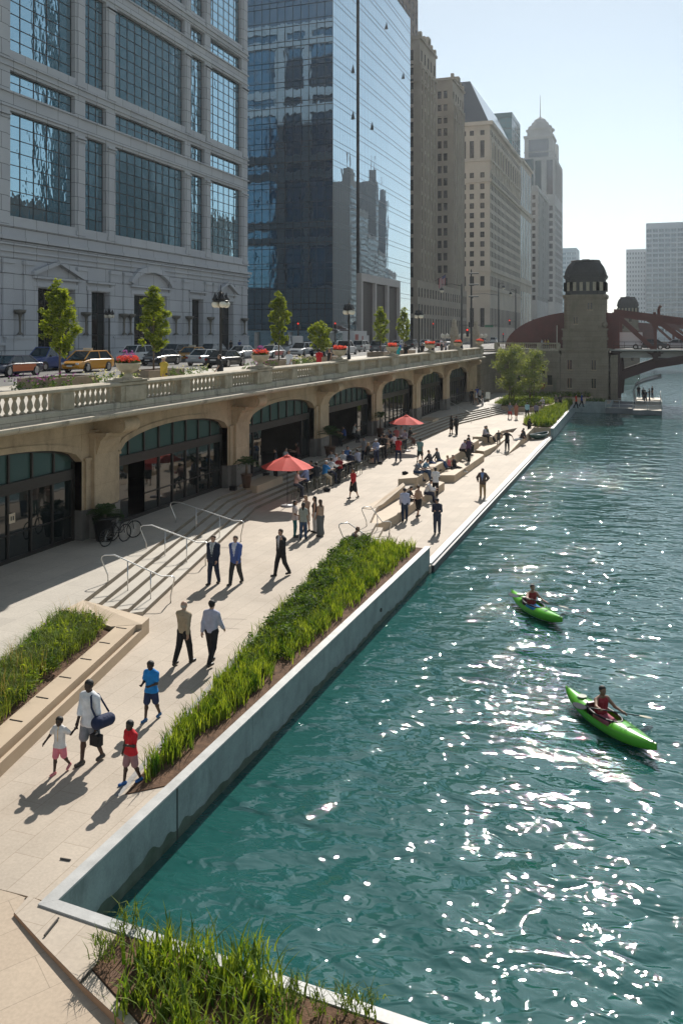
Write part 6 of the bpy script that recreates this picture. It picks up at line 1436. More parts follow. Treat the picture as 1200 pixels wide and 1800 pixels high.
def bounds(prims,pad=.02):
    P=np.array([[*p[0],p[2]] for p in prims]+[[*p[1],p[3]] for p in prims]); return (P[:,:3]-P[:,3:]).min(0)-pad,(P[:,:3]+P[:,3:]).max(0)+pad
sind=lambda a:math.sin(R(a)); cosd=lambda a:math.cos(R(a))
POSES=dict(
 stand=dict(legs=((4,4),(-4,2)),arms=((4,12,8),(2,10,8))),
 standL=dict(legs=((8,14),(-2,0)),arms=((8,70,8),(4,14,9))),
 walk=dict(legs=((15,4),(-11,16)),arms=((-18,10,7),(20,16,7))),
 walk2=dict(legs=((-12,20),(14,4)),arms=((20,18,7),(-18,10,7))),
 stroll=dict(legs=((9,3),(-8,12)),arms=((-10,14,8),(12,18,8))),
 phone=dict(legs=((16,5),(-12,18)),arms=((-6,12,7),(38,128,20)),head=6),
 hands=dict(legs=((6,6),(-5,4)),arms=((18,85,6,.35),(18,85,6,.35)),head=14),
 snack=dict(legs=((12,5),(-10,18)),arms=((12,78,8,.42),(12,78,8,.42)),head=16),
 snackL=dict(legs=((12,5),(-9,16)),arms=((4,10,8,0),(20,95,16,.1)),head=12),
 hold=dict(legs=((10,4),(-9,16)),arms=((-14,16,20),(4,10,12)),head=8),
 girl=dict(legs=((10,4),(-10,30)),arms=((6,40,34),(34,30,42)),head=4),
 arms_out=dict(legs=((6,2),(-6,2)),arms=((0,10,58),(0,10,58))),
 hips=dict(legs=((5,3),(-5,3)),arms=((-12,62,36,.6),(-12,62,36,.6))),
 sit=dict(legs=((82,80),(86,88)),arms=((26,52,8,.2),(24,50,8,.2)),lean=10,sit=1),
 sitf=dict(legs=((80,62),(84,80)),arms=((30,58,8,.2),(34,62,8,.2)),lean=26,sit=1,head=16),
 sitb=dict(legs=((70,40),(66,34)),arms=((-38,6,16),(-34,6,14)),lean=-16,sit=1),
 lounge=dict(legs=((84,22),(80,14)),arms=((-40,4,14),(-36,4,12)),lean=-14,sit=1),
 stool=dict(legs=((66,66),(58,72)),arms=((38,70,10,.25),(34,62,10,.2)),lean=8,sit=1),
 stoolt=dict(legs=((60,60),(66,76)),arms=((52,40,10,.2),(46,62,12,.3)),lean=12,sit=1),
 paddle=dict(legs=((84,16),(84,16)),arms=((72,30,34),(34,44,30)),lean=8,sit=1),
 ride=dict(legs=((56,70),(26,34)),arms=((56,14,12),(56,14,12)),lean=32,sit=1,head=-12),
)
def skeleton(pose,fem=False):
    P=POSES[pose]; ln=P.get('lean',0); J={}
    def tor(x,y,z): # torso frame about the pelvis
        return (x, y*cosd(ln)+z*sind(ln), z*cosd(ln)-y*sind(ln))
    J['tor']=tor; sw=.150 if fem else .180
    J['pel']=(0,0,0); J['waist']=tor(0,0,.15); J['chest']=tor(0,.01,.36); J['neck']=tor(0,0,.56); hd=P.get('head',0)
    nb=tor(0,.0,.58); J['head']=(nb[0],nb[1]+.02+.12*sind(hd+ln*.4),nb[2]+.13*cosd(hd)); J['hf']=(0,cosd(hd+ln*.3),-sind(hd+ln*.3))
    for s,nm,lg in((1,'R',P['legs'][0]),(-1,'L',P['legs'][1])):
        a,kn=lg; sp=.02 if not P.get('sit') else .05
        hip=(s*.085,0,-.02); k_=(s*(.09+sp),.43*sind(a),-.02-.43*cosd(a)); an=(s*(.09+sp),k_[1]+.42*sind(a-kn),k_[2]-.42*cosd(a-kn))
        pit=0 if kn<21 else -min(45,(kn-14)*1.4) if not P.get('sit') else (35 if kn<45 else 0)
        if P.get('sit') and kn>=45: pit=0
        J['hip'+nm],J['kn'+nm],J['an'+nm]=hip,k_,an; J['toe'+nm]=(an[0]+s*.02,an[1]+.155*cosd(pit),an[2]-.055+.155*sind(pit)); J['heel'+nm]=(an[0],an[1]-.035*cosd(pit),an[2]-.055-.03*sind(pit))
    for s,nm,ar in((1,'R',P['arms'][0]),(-1,'L',P['arms'][1])):
        sg,e,ab=ar[:3]; inn=ar[3] if len(ar)>3 else 0; sh=tor(s*sw,0,.462)
        d=Vector((s*sind(ab),sind(sg)*cosd(ab),-cosd(sg)*cosd(ab))); el=Vector(sh)+d*.28
        f=Vector((s*(sind(ab)*.5-inn),sind(sg+e)*cosd(ab*.5),-cosd(sg+e)*cosd(ab*.5))).normalized(); wr=el+f*.245
        J['sh'+nm],J['el'+nm],J['wr'+nm],J['fd'+nm]=sh,tuple(el),tuple(wr),f
    return J
MC={}
def grow(key,prims,k,h,clips=()):
    kk=(key,h)
    if kk not in MC: lo,hi=bounds(prims,h*2); MC[kk]=isosurf(field(prims,k,clips),lo,hi,h)
    return MC[kk]
def hand_tubes(J,nm):
    mb=MB(); s=1 if nm=='R' else -1; w_=Vector(J['wr'+nm]); d=J['fd'+nm]; side=Vector((0,1,0)) if abs(d.y)<.7 else Vector((1,0,0)); side=(side-d*side.dot(d)).normalized(); inn=d.cross(side).normalized()
    if inn.x*s>0: inn=-inn
    for i,(off,L) in enumerate(((-.028,.062),(-.010,.072),(.009,.078),(.027,.07))):
        b=w_+d*.085+side*off; mid=b+d*L*.5+inn*.008; e=b+d*L*.85+inn*.032; mb.tube([b-d*.02,b,mid,e],[.0095,.0095,.0085,.006],6)
    b=w_+d*.03+side*.028; mb.tube([b,b+side*.028+d*.028+inn*.01,b+side*.03+d*.06+inn*.02],[.012,.010,.007],6)
    return mb
def body_prims(J,fem):
    t=J['tor']; fr=[]
    for s in(-1,1):
        fr+=[(t(s*.06,0,.06),t(s*.075,0,.41),.088,.094),(t(s*.07,0,-.02),t(s*.05,0,.12),.10,.085)]
        if fem: fr.append((t(s*.07,.085,.34),t(s*.07,.09,.335),.055,.05))
    for nm in'RL':
        fr+=[(t((1 if nm=='R' else -1)*.03,-.01,.525),J['sh'+nm],.058,.054),(J['sh'+nm],J['el'+nm],.052,.040),(J['el'+nm],J['wr'+nm],.040,.026)]
        w_=Vector(J['wr'+nm]); fr.append((J['wr'+nm],tuple(w_+J['fd'+nm]*.075),.028,.034))
        fr+=[(J['hip'+nm],J['kn'+nm],.088,.055),(J['kn'+nm],J['an'+nm],.055,.036),(tuple((Vector(J['kn'+nm])*.7+Vector(J['an'+nm])*.3)+Vector((0,-.015,0))),)*2+(.058,.05),(J['heel'+nm],J['toe'+nm],.036,.034)]
    h=Vector(J['head']); f=Vector(J['hf']); u=Vector((0,-f.z,f.y)) if f.y>0 else Vector((0,0,1))
    if u.z<0:u=-u
    fr+=[(J['neck'],tuple(h-u*.06),.055,.052),(tuple(h-f*.012+u*.025),tuple(h+f*.012-u*.015),.092,.080),(tuple(h+f*.045-u*.075),tuple(h+f*.05-u*.08),.038,.036),
         (tuple(h+f*.088-u*.005),tuple(h+f*.102-u*.03),.011,.016)]
    for s in(-1,1): e=h+Vector((s*.088,0,0))-f*.005; fr.append((tuple(e+u*.01),tuple(e-u*.025),.014,.011))
    return fr,h,f,u
def person(name,loc_,rz,pose,H,label,skin,top,bottom,hair,fem=False,res=.03,seat=None,top_kind='tee',bot_kind='trousers',hair_kind='short',shoe=(.02,.018,.016),front=None,group=None,extra=None,kidhead=1.0,reach=None):
    P=POSES[pose]; sc=H/1.76; J=skeleton(pose,fem); z0=min(min(J['heel'+n][2],J['toe'+n][2]) for n in'RL')-.034
    dz=-z0 if not P.get('sit') else None
    root=empty('person',loc_,rz,label,'person',group)
    if dz is None: off=(0,0,(seat if seat is not None else .45)/sc+.095)
    else: off=(0,0,dz)
    BK=1.0 if fem else 1.07
    key=(pose,fem,str(reach))
    if reach:   # two bone reach: hand goes to a point in the world
        for nm,tg in reach.items():
            v=Vector(tg)-Vector(loc_); c,s_=math.cos(-rz),math.sin(-rz); v=Vector((v.x*c-v.y*s_,v.x*s_+v.y*c,v.z))/sc-Vector(off)
            sh=Vector(J['sh'+nm]); d=v-sh; L=min(d.length,.60); d.normalize(); a,b=.28,.325; x_=(a*a-b*b+L*L)/(2*L); hh=math.sqrt(max(0,a*a-x_*x_)); bend=Vector((.35 if nm=='R' else -.35,-.6,-.6)); bend=(bend-d*bend.dot(d)).normalized()
            el=sh+d*x_+bend*hh; hnd=sh+d*L; f_=(hnd-el).normalized(); J['el'+nm]=tuple(el); J['wr'+nm]=tuple(hnd-f_*.08); J['fd'+nm]=f_
    prims,h,f,u=body_prims(J,fem)
    def add(nm,VQ,mats,mi=None,hb=None):
        V,Q=VQ; V=(V+np.array(off))*sc
        if hb:
            b0=len(V); hv=(np.array(hb.v)+np.array(off))*sc; me=bpy.data.meshes.new(nm); me.from_pydata([tuple(v) for v in V]+[tuple(v) for v in hv],[],[tuple(q) for q in Q]+[tuple(i+b0 for i in q) for q in hb.f])
            for m_ in (mats if isinstance(mats,list) else [mats]): me.materials.append(m_)
            me.polygons.foreach_set('use_smooth',[True]*len(me.polygons))
        else: me=npmesh(nm,V,Q,mats,True)
        if mi is not None: me.polygons.foreach_set('material_index',mi.astype(np.int32))
        return link(nm,me,root)
    # hands as separate fingers grown into the palm
    hb=MB()
    for nm in'RL': m_=hand_tubes(J,nm); b0=len(hb.v); hb.v+=m_.v; hb.f+=[tuple(i+b0 for i in q) for q in m_.f]; hb.m+=m_.m
    if kidhead!=1: prims=[p if i<len(prims)-5 else (tuple(h+(Vector(p[0])-h)*kidhead),tuple(h+(Vector(p[1])-h)*kidhead),p[2]*kidhead,p[3]*kidhead) for i,p in enumerate(prims)]
    nb_=len(prims)-5; prims=[(p[0],p[1],p[2]*BK,p[3]*BK) if i<nb_ else p for i,p in enumerate(prims)]
    VQ=grow(('body',)+key+(kidhead,BK),prims,.022,res)
    # lips and eyes: faces of the same surface get a darker material
    V,Q=VQ; cen=V[Q].mean(1)-np.array(h); fd=cen@np.array(f); ud=cen@np.array(u); xd=cen[:,0]
    hk=kidhead; eye=(fd>.055*hk)&(np.abs(ud-.012*hk)<.013)&(np.abs(np.abs(xd)-.034*hk)<.016); mouth=(fd>.06*hk)&(np.abs(ud+.055*hk)<.009)&(np.abs(xd)<.026)
    sk=smat('skin',skin); 
    mi=np.zeros(len(Q)+len(hb.f)); mi[:len(Q)][eye|mouth]=1
    body=add('body',VQ,[sk,smat('eyes_lips',tuple(c*.35 for c in skin))],mi,hb)
    t=J['tor']; g=.014
    # --- top garment ---
    if top:
        fr=[]; e=g if top_kind!='jacket' else .026
        for s in(-1,1):
            lo_=.128 if top_kind in('tee','rolled','polo') and not P.get('sit') else .105; fr+=[(t(s*.06,0,.06),t(s*.075,0,.41),.092+e,.096+e),(t(s*.065,0,-.08),t(s*.05,0,.10),lo_+e,.090+e)]
            if fem: fr.append((t(s*.07,.085,.34),t(s*.07,.09,.335),.058+e,.052+e))
        for nm in'RL':
            sx=1 if nm=='R' else -1
            if top_kind=='tank': fr.append((t(sx*.09,0,.42),t(sx*.10,0,.50),.06,.045)); continue
            fr.append((t(sx*.03,-.01,.52),J['sh'+nm],.060+e,.056+e))
            if top_kind=='tee': m_=Vector(J['sh'+nm]).lerp(Vector(J['el'+nm]),.62); fr.append((J['sh'+nm],tuple(m_),.056+e,.056+e))
            elif top_kind=='rolled': fr.append((J['sh'+nm],J['el'+nm],.056+e,.046+e)); fr.append((J['el'+nm],tuple(Vector(J['el'+nm]).lerp(Vector(J['wr'+nm]),.35)),.046+e,.044+e))
            else: fr.append((J['sh'+nm],J['el'+nm],.056+e,.045+e)); fr.append((J['el'+nm],tuple(Vector(J['wr'+nm])-J['fd'+nm]*.03),.045+e,.033+e))
        hem={'tee':-.10,'tank':-.06,'rolled':-.13,'long':-.05,'jacket':-.17,'polo':-.16}[top_kind] if not P.get('sit') else -.04
        c=t(0,0,hem); dn=t(0,0,hem-1); nv=(dn[0]-c[0],dn[1]-c[1],dn[2]-c[2])
        nk=t(0,0,.59); un=(-nv[0],-nv[1],-nv[2])
        fr=[(p[0],p[1],p[2]*(BK+.04),p[3]*(BK+.04)) for p in fr]
        VQ=grow(('top',top_kind,hem)+key,fr,.03,res,[(c,nv),(nk,un)])
        V,Q=VQ; mats=[smat('cloth',top)]; mi=None
        if front:
            cen=V[Q].mean(1); T=np.array(t(0,1,0))-np.array(t(0,0,0)); U=np.array(t(0,0,1))-np.array(t(0,0,0)); fy=cen@T; uz=cen@U
            m_=(fy>.05)&(uz>.08)&(np.abs(cen[:,0])<.012+.09*np.clip((uz-.12)/.4,0,1)); mats.append(smat('cloth',front[0])); mi=np.where(m_,1,0)
            if len(front)>1: mats.append(smat('cloth',front[1])); mi=np.where((fy>.05)&(uz>.10)&(np.abs(cen[:,0])<.014),2,mi)
        add({'jacket':'jacket','tee':'shirt','polo':'shirt','tank':'vest','rolled':'shirt','long':'shirt'}[top_kind],VQ,mats,mi)
    # --- lower garment ---
    if bottom:
        fr=[]; e=.012
        if bot_kind in('trousers','shorts'):
            for nm in'RL':
                sx=1 if nm=='R' else -1
                fr.append((t(sx*.06,0,.06),J['hip'+nm],.092+e,.10+e))
                if bot_kind=='trousers': fr+=[(J['hip'+nm],J['kn'+nm],.094+e,.064+e),(J['kn'+nm],tuple(Vector(J['an'+nm])+Vector((0,0,.0))),.066+e,.046+e)]
                else: fr.append((J['hip'+nm],tuple(Vector(J['hip'+nm]).lerp(Vector(J['kn'+nm]),.86)),.098+e,.082+e))
        else:
            kk=[Vector(J['kn'+n]) for n in'RL']; an=[Vector(J['an'+n]) for n in'RL']; 
            for sx,nm in((1,'R'),(-1,'L')):
                fr.append((t(sx*.05,0,.08),J['hip'+nm],.09+e,.11+e)); m_=Vector(J['hip'+nm]).lerp(Vector(J['kn'+nm]),1.0 if bot_kind=='skirt' else 1.0); m_.x*=.7
                fr.append((J['hip'+nm],tuple(m_),.112+e,.105+e))
                if bot_kind=='longskirt': a_=Vector(J['an'+nm]); a_.x*=.7; fr.append((tuple(m_),tuple(a_+Vector((0,0,.06))),.11,.14))
        cl_=[]; fr=[(p[0],p[1],p[2]*(BK+.05),p[3]*(BK+.05)) for p in fr]
        if top_kind in('tee','rolled','polo') and not P.get('sit') and bot_kind in('shorts','trousers'): a_=t(0,0,-.035); b_=t(0,0,.965); cl_=[(a_,(b_[0]-a_[0],b_[1]-a_[1],b_[2]-a_[2]))]
        VQ=grow(('bot',bot_kind,len(cl_))+key,fr,.035 if 'skirt' in bot_kind else .02,res,cl_)
        add(dict(trousers='trousers',shorts='shorts',skirt='skirt',longskirt='skirt')[bot_kind],VQ,smat('cloth',bottom))
    if shoe:
        for nm in'RL':
            fr=[(J['heel'+nm],J['toe'+nm],.046,.043),(J['an'+nm],J['heel'+nm],.042,.045)]; lowz=min(J['heel'+nm][2],J['toe'+nm][2])-.036
            add('shoe',grow(('shoe',nm)+key,fr,.02,min(res,.02)),smat('leather',shoe))
    if hair:
        fr=[(tuple(h-f*.018+u*.030),tuple(h-f*.012+u*.0),.098*hk,.090*hk)]
        cl=[(tuple(h+f*.035+u*.03),tuple(f*.8-u*.6))]
        if hair_kind=='long': fr+=[(tuple(h-f*.05),tuple(h-f*.06-u*.22),.075,.06)]; cl=[(tuple(h+f*.045),tuple(f))]
        if hair_kind=='bald': fr=[(tuple(h-f*.02-u*.005),tuple(h-f*.02-u*.01),.092,.09)]; cl.append((tuple(h+u*.03),tuple(u)))
        if hair_kind=='bun': fr+=[(tuple(h-f*.09+u*.07),tuple(h-f*.09+u*.08),.03,.03)]
        if hair_kind=='puffs':
            for s in(-1,1): e_=h+Vector((s*.07,0,0))+u*.07-f*.02; fr.append((tuple(e_),tuple(e_+u*.02),.035,.03))
        if hair_kind=='cap': fr=[(tuple(h-f*.01+u*.035),tuple(h-f*.01+u*.03),.10,.10),(tuple(h+f*.07+u*.045),tuple(h+f*.12+u*.03),.03,.028)]; cl=[(tuple(h+u*.025),tuple(-u))]
        if hair_kind=='hat': fr=[(tuple(h+u*.035),tuple(h+u*.06),.10,.09)]; cl=[(tuple(h+u*.02),tuple(-u))]
        add('cap' if hair_kind in('cap','hat') else 'hair',grow(('hair',hair_kind,hk)+key,fr,.02,min(res,.02),cl),smat('hair',hair))
        if hair_kind=='hat':
            mb=MB(); mb.lathe([(.0,.02),(.17,.03),(.175,.035),(.0,.045)],n=14); mb.xf(Matrix.Translation(h+u*.03+Vector(off))); mb.xf(Matrix.Scale(sc,4)); obj('hat_brim',mb,smat('hair',hair),root)
    return root,J,off,sc
SMC={}
def smat(kind,c):
    k=(kind,c)
    if k not in SMC:
        if kind=='skin': m_=mat('skin',c,.55,var=.06,vs=9); m_.node_tree.nodes['Principled BSDF'].inputs['Subsurface Weight'].default_value=.0
        elif kind=='cloth': m_=mat('cloth',c,.85,var=.12,vs=7,bump=1,bs=14)
        elif kind=='hair': m_=mat('hair',c,.6,var=.3,vs=30,bump=.6,bs=60)
        else: m_=mat(kind,c,.45)
        SMC[k]=m_
    return SMC[k]
SD=(.055,.03,.02); SM=(.25,.13,.08); SL=(.45,.27,.19); ST_=(.35,.19,.12)
HB=(.012,.010,.009); HG=(.35,.33,.31); HBR=(.07,.04,.022); HBL=(.35,.22,.10)
WHT=(.72,.72,.74); BLK=(.012,.012,.014); NVY=(.015,.022,.05); DEN=(.04,.075,.14); GRY=(.20,.22,.25); KHA=(.36,.25,.14)
def at(px,py,z): return (*G(px,py,z),z)
CAM=180
# ---- near walkers ----
_a=G(158,1342,Zw);_b=G(105,1360,Zw); HANDP=(_b[0]*.47+_a[0]*.53,_b[1]*.45+_a[1]*.55,Zw+.86)
pr,Jm,om,sm=person('p',at(158,1342,Zw),R(172),'hold',1.80,'man in white shirt and grey shorts holding the hand of a small girl',SD,WHT,(.19,.21,.24),HB,res=.016,reach={'R':HANDP},top_kind='rolled',bot_kind='shorts',shoe=(.05,.045,.04))
person('p',at(105,1360,Zw),R(180),'girl',1.18,'small girl in white tee and pink shorts holding the hand of the man in white',SD,(.72,.68,.66),(.75,.22,.28),HB,reach={'L':HANDP},res=.014,bot_kind='shorts',hair_kind='puffs',shoe=(.6,.2,.22),front=((.72,.68,.66),(.75,.5,.25)),kidhead=1.25)
person('p',at(266,1266,Zw),R(178),'snack',1.42,'boy in bright blue tee and navy shorts eating a snack as he walks',SD,(.012,.22,.58),(.015,.03,.09),HB,res=.015,bot_kind='shorts',shoe=(.02,.12,.3),kidhead=1.15)
person('p',at(230,1378,Zw),R(160),'snackL',1.30,'boy in red polo shirt and plaid shorts holding food up in one hand',SD,(.55,.012,.02),(.30,.16,.17),HB,res=.015,top_kind='polo' if 0 else 'tee',bot_kind='shorts',shoe=(.01,.10,.32),kidhead=1.18)
person('p',at(323,1167,Zw),R(-8),'walk',1.76,'older man in tan shirt and black trousers seen from behind',SL,(.38,.30,.20),BLK,HG,res=.018,top_kind='long',hair_kind='bald')
person('p',at(372,1168,Zw),R(-4),'walk2',1.80,'dark haired man in pale lavender shirt and black trousers seen from behind',SL,(.42,.42,.52),BLK,HB,res=.018,top_kind='long')
person('p',at(375,1027,Zw),R(178),'stroll',1.80,'man in dark navy suit and tie walking beside the man in the blue blazer',SL,(.012,.022,.05),(.014,.022,.05),HBR,res=.02,top_kind='jacket',front=((.5,.53,.55),(.04,.09,.09)))
person('p',at(414,1027,Zw),R(176),'walk',1.80,'man in bright blue blazer and open white collar walking toward the camera',SL,(.07,.12,.34),(.03,.03,.032),HBR,res=.02,top_kind='jacket',front=((.6,.63,.75),))
person('p',at(494,1012,Zw),R(150),'phone',1.80,'man in black suit talking on a phone, walking alone',SL,BLK,(.016,.016,.018),HBR,res=.02,top_kind='jacket',front=((.5,.5,.52),))
W5='women talking in a group on the walkway'
person('p',at(518,944,Zw),R(-80),'standL',1.66,'woman with long black hair in pale top and teal jeans, left of her group',SM,(.5,.42,.40),(.02,.12,.13),HB,True,res=.022,hair_kind='long',group=W5)
person('p',at(533,948,Zw),R(10),'stand',1.64,'woman in striped grey top and blue jeans, her back to the camera',SM,(.30,.32,.28),DEN,HB,True,res=.022,hair_kind='long',group=W5)
person('p',at(538,934,Zw),R(170),'hands',1.68,'blonde woman in sunglasses behind the striped top',SL,(.45,.30,.22),(.55,.5,.45),HBL,True,res=.022,hair_kind='long',bot_kind='shorts',group=W5)
person('p',at(553,936,Zw),R(110),'stand',1.68,'dark haired woman in black top and white trousers in the group',SL,BLK,(.5,.5,.5),HB,True,res=.022,top_kind='tank',hair_kind='long',group=W5)
person('p',at(563,943,Zw),R(60),'standL',1.68,'woman in long black and white patterned skirt at the right of the group',ST_,(.40,.28,.20),(.10,.11,.11),HBR,True,res=.022,top_kind='tank',bot_kind='longskirt',hair_kind='long',group=W5)
person('p',at(621,876,Zw),R(150),'walk',1.68,'woman in red blouse and black pencil skirt walking past the high tables',ST_,(.50,.02,.025),BLK,HB,True,res=.025,top_kind='long',bot_kind='skirt',hair_kind='long')
# ---- bar crowd ----
BC='guests along the high tables'
def bar_(px,py,rz,lab,top,bot=NVY,sk=SL,hair=HB,fem=False,tk='tee',bk='trousers',hk='short',pose='stool',st=True,z=Zw,H=1.76):
    p=at(px,py,z)
    person('p',p,R(rz),pose,H,lab,sk,top,bot,hair,fem,res=.028,seat=.75,top_kind=tk,bot_kind=bk,hair_kind=hk,group=BC)
    if st: stool(p[0],p[1],z,'bar stool under the '+lab.split(' under')[0].split(' at ')[0].split(' beside')[0])
bar_(520,877,-75,'man in pink shirt seated under the near parasol',(.55,.36,.33),(.04,.05,.07),tk='long')
bar_(539,869,80,'man in blue striped shirt seated facing the pink shirt under the near parasol',(.18,.22,.38),NVY,tk='long')
bar_(556,862,20,'man in dark jacket on a stool right of the near parasol',(.02,.025,.03),(.10,.10,.08),tk='jacket',pose='stoolt')
bar_(570,858,-30,'man in bright blue shirt and light cap leaning over the table',(.02,.20,.50),(.35,.30,.22),hair=(.6,.6,.6),hk='cap',pose='stoolt')
bar_(580,852,-20,'man in white shirt hunched at the long table with his back turned',WHT,NVY,pose='stoolt',tk='long')
bar_(589,842,-120,'man in pale pink shirt at the wall side of the long table',(.62,.55,.56),tk='long')
bar_(598,848,165,'man in dark red tee facing the camera at the long table',(.24,.015,.02),BLK,pose='stoolt')
bar_(604,836,170,'laughing man in white shirt at the back of the long table',WHT,BLK,tk='long')
bar_(615,838,10,'man in navy shirt with his back to us at the long table',(.012,.018,.05),BLK,tk='long')
bar_(630,833,60,'man in grey blue shirt with hand to his face at the table end',(.28,.29,.38),(.05,.06,.06),tk='long',pose='stoolt')
bar_(645,819,-60,'blonde woman in black dress seated at the small high table',BLK,BLK,hair=HBL,fem=True,bk='skirt',hk='long')
bar_(661,815,170,'standing man in white cap and pale blue shirt with a tray',(.30,.36,.55),(.02,.025,.07),hair=(.7,.7,.68),tk='long',hk='cap',pose='hands',st=False)
bar_(675,806,-20,'person in black standing at the left of the crowded far table',BLK,BLK,pose='standL',st=False)
bar_(681,802,150,'woman in beige dress at the crowded far table',(.4,.28,.20),(.4,.28,.20),fem=True,hk='long',bk='skirt',hair=HBR)
bar_(688,794,120,'man in dark blue behind the crowded far table',(.02,.03,.09),BLK,st=True)
bar_(694,800,60,'person in white top leaning over the crowded far table',(.6,.5,.52),BLK,pose='stoolt')
bar_(683,790,200,'man in patterned shirt at the back of the crowded far table',(.2,.22,.25),BLK)
bar_(700,811,-10,'man in red tee standing with his back to the camera by the far table',(.55,.02,.03),(.02,.03,.06),pose='stroll',st=False)
bar_(712,791,170,'man in pale shirt seated under the far parasol',(.42,.44,.55),(.03,.05,.07),tk='long',st=True)
bar_(719,786,-60,'person in black vest seated under the far parasol edge',BLK,(.1,.05,.04))
bar_(738,813,-5,'man in teal shirt and dark shorts walking between parasol and benches',(.16,.28,.28),(.015,.03,.03),bk='shorts',pose='walk',st=False,tk='polo' if 0 else 'tee')
for i,(px,py,rz,c,lab) in enumerate(((549,858,150,(.10,.10,.12),'person in charcoal behind the dark jacket at the first high table'),(585,836,160,(.45,.47,.5),'person in pale grey on the stair side of the long table'),(611,831,-150,(.05,.12,.3),'person in royal blue on the stair side of the long table'),
 (640,812,150,(.3,.3,.32),'person in mid grey behind the blonde woman in black'),(667,803,-60,(.05,.05,.06),'person in black at the wall side of the far table crowd'),(673,797,200,(.35,.2,.15),'person in rust brown at the wall side of the far table crowd'),(705,787,160,(.5,.5,.5),'person in off white under the far parasol rim'),(696,789,30,(.4,.12,.12),'person in brick red at the back of the far table crowd'))):
    bar_(px,py,rz,lab,c,NVY,pose=('stool','stoolt','stand','standL')[i%4],st=i%4<2)
# inside the open bays
IB='guests inside the open arcade bays'
def ins(px,py,lab,top,pose='stool',rz=120,fem=False):
    x,y=G(px,py,Zt); person('p',(x,y,Zt),R(rz),pose,1.74,lab,SL,top,BLK,HB,fem,res=.035,seat=.72,group=IB,hair_kind='long' if fem else 'short')
ins(500,833,'man in dark waistcoat and white sleeves sitting just inside the third bay',(.3,.3,.3),rz=-100); ins(524,822,'woman with bare arms seated inside the third bay opening',(.10,.04,.03),fem=True); ins(484,840,'shadowy standing figure deep inside the third bay',(.04,.04,.05),'stand')
ins(606,786,'person in blue shirt seated inside the fourth bay',(.03,.06,.2)); ins(621,780,'person in light top seated inside the fourth bay opening',(.45,.43,.40),rz=-60)
# ---- couple and benches ----
def q_(px,py,z,rz,pose,lab,top,bot,sk=SL,hair=HB,fem=False,tk='tee',bk='trousers',hk='short',H=1.76,seat=None,res=.028,group=None,shoe=(.02,.018,.016),front=None):
    return person('p',at(px,py,z),R(rz),pose,H,lab,sk,top,bot,hair,fem,res=res,seat=seat,top_kind=tk,bot_kind=bk,hair_kind=hk,group=group,shoe=shoe,front=front)
q_(793,763,Zw,-60,'hands','woman in short black dress, left of the dark couple near the far stair',BLK,BLK,fem=True,hk='long',bk='skirt')
q_(802,764,Zw,60,'stand','man in black suit, right of the dark couple near the far stair',BLK,BLK,tk='jacket')
SB_='people sitting on the stone benches'
def sb(px,py,z,rz,pose,lab,top,bot,**k): return q_(px,py,z,rz,pose,lab,top,bot,seat=0.0,group=SB_,**k)
sb(730,831,1.45,-95,'sitf','man in grey tee on the near end of the raised bench by a backpack',(.17,.19,.23),DEN)
sb(743,829,1.45,-95,'sitf','man in blue tee leaning forward on the raised bench',(.14,.26,.36),DEN)
sb(757,814,1.45,-100,'sitb','man in dark shirt leaning back on the raised bench, crossed by a second recliner',(.03,.03,.04),(.03,.06,.16),tk='long')
sb(771,810,1.45,-100,'sitb','man in grey shirt leaning back with legs stretched toward the seated women',(.09,.10,.11),(.03,.06,.14),tk='long')
sb(789,823,.8,-120,'lounge','woman in coral pink top lounging on the middle slab',(.70,.16,.15),BLK,fem=True,tk='tank',hair=HBL,hk='bun')
sb(799,822,.8,-110,'lounge','woman in black with white shoes lounging on the middle slab',BLK,BLK,fem=True,tk='tank',hk='bun',shoe=(.6,.6,.6))
sb(810,792,1.45,-100,'sitf','person in pale mauve shirt at the near end of the huddled trio',(.40,.34,.42),BLK,tk='long')
sb(816,788,1.45,-100,'sitf','person in dark clothes in the middle of the huddled trio',(.03,.03,.04),BLK,tk='long')
sb(821,784,1.45,-100,'sit','person in grey at the far end of the huddled trio',(.12,.12,.14),BLK,tk='long')
q_(824,811,.8,70,'standL','man in purple shirt standing beside the huddled trio',(.08,.03,.09),BLK,tk='long')
sb(850,767,1.42,-95,'sit','man in pale shirt of the couple on the farthest bench',(.38,.36,.42),BLK,tk='long')
sb(858,766,1.42,-95,'sitb','person in olive top of the couple on the farthest bench',(.12,.14,.10),BLK)
q_(765,872,Zl,10,'standL','man in white tee and black trousers with a bag, standing by the lowest slab',WHT,BLK,sk=SD)
sb(748,868,.8,-80,'sitf','man in white shirt sitting at the far end of the lowest slab',(.60,.60,.62),NVY,tk='long')
q_(711,916,Zl,20,'stroll','man in pale blue shirt and dark jeans standing by the lowest slab with a bag',(.42,.46,.62),(.02,.035,.07),tk='long',res=.022)
sb(713,880,.8,-90,'sitf','dark haired person in black sitting on the near half of the lowest slab',(.02,.02,.025),BLK)
q_(735,909,Zl,-20,'walk2','woman in tan top and black skirt walking along the lowest slab',(.40,.26,.17),BLK,fem=True,tk='tank',bk='skirt',hair=HBR,hk='bun')
q_(768,938,Zl,195,'hands','man in cap with red backpack looking down at his phone on the promenade',(.03,.035,.06),(.03,.04,.07),hair=(.02,.02,.03),hk='cap',tk='long',res=.022)
x,y=G(616,962,Zw); person('p',(x,y,Zw),R(-60),'sitf',1.74,'bare armed man in grey vest sitting on the small stair beside the tall plants',ST_,(.16,.15,.14),(.08,.085,.07),HB,res=.022,seat=.05,top_kind='tank',hair_kind='bald',group=SB_)
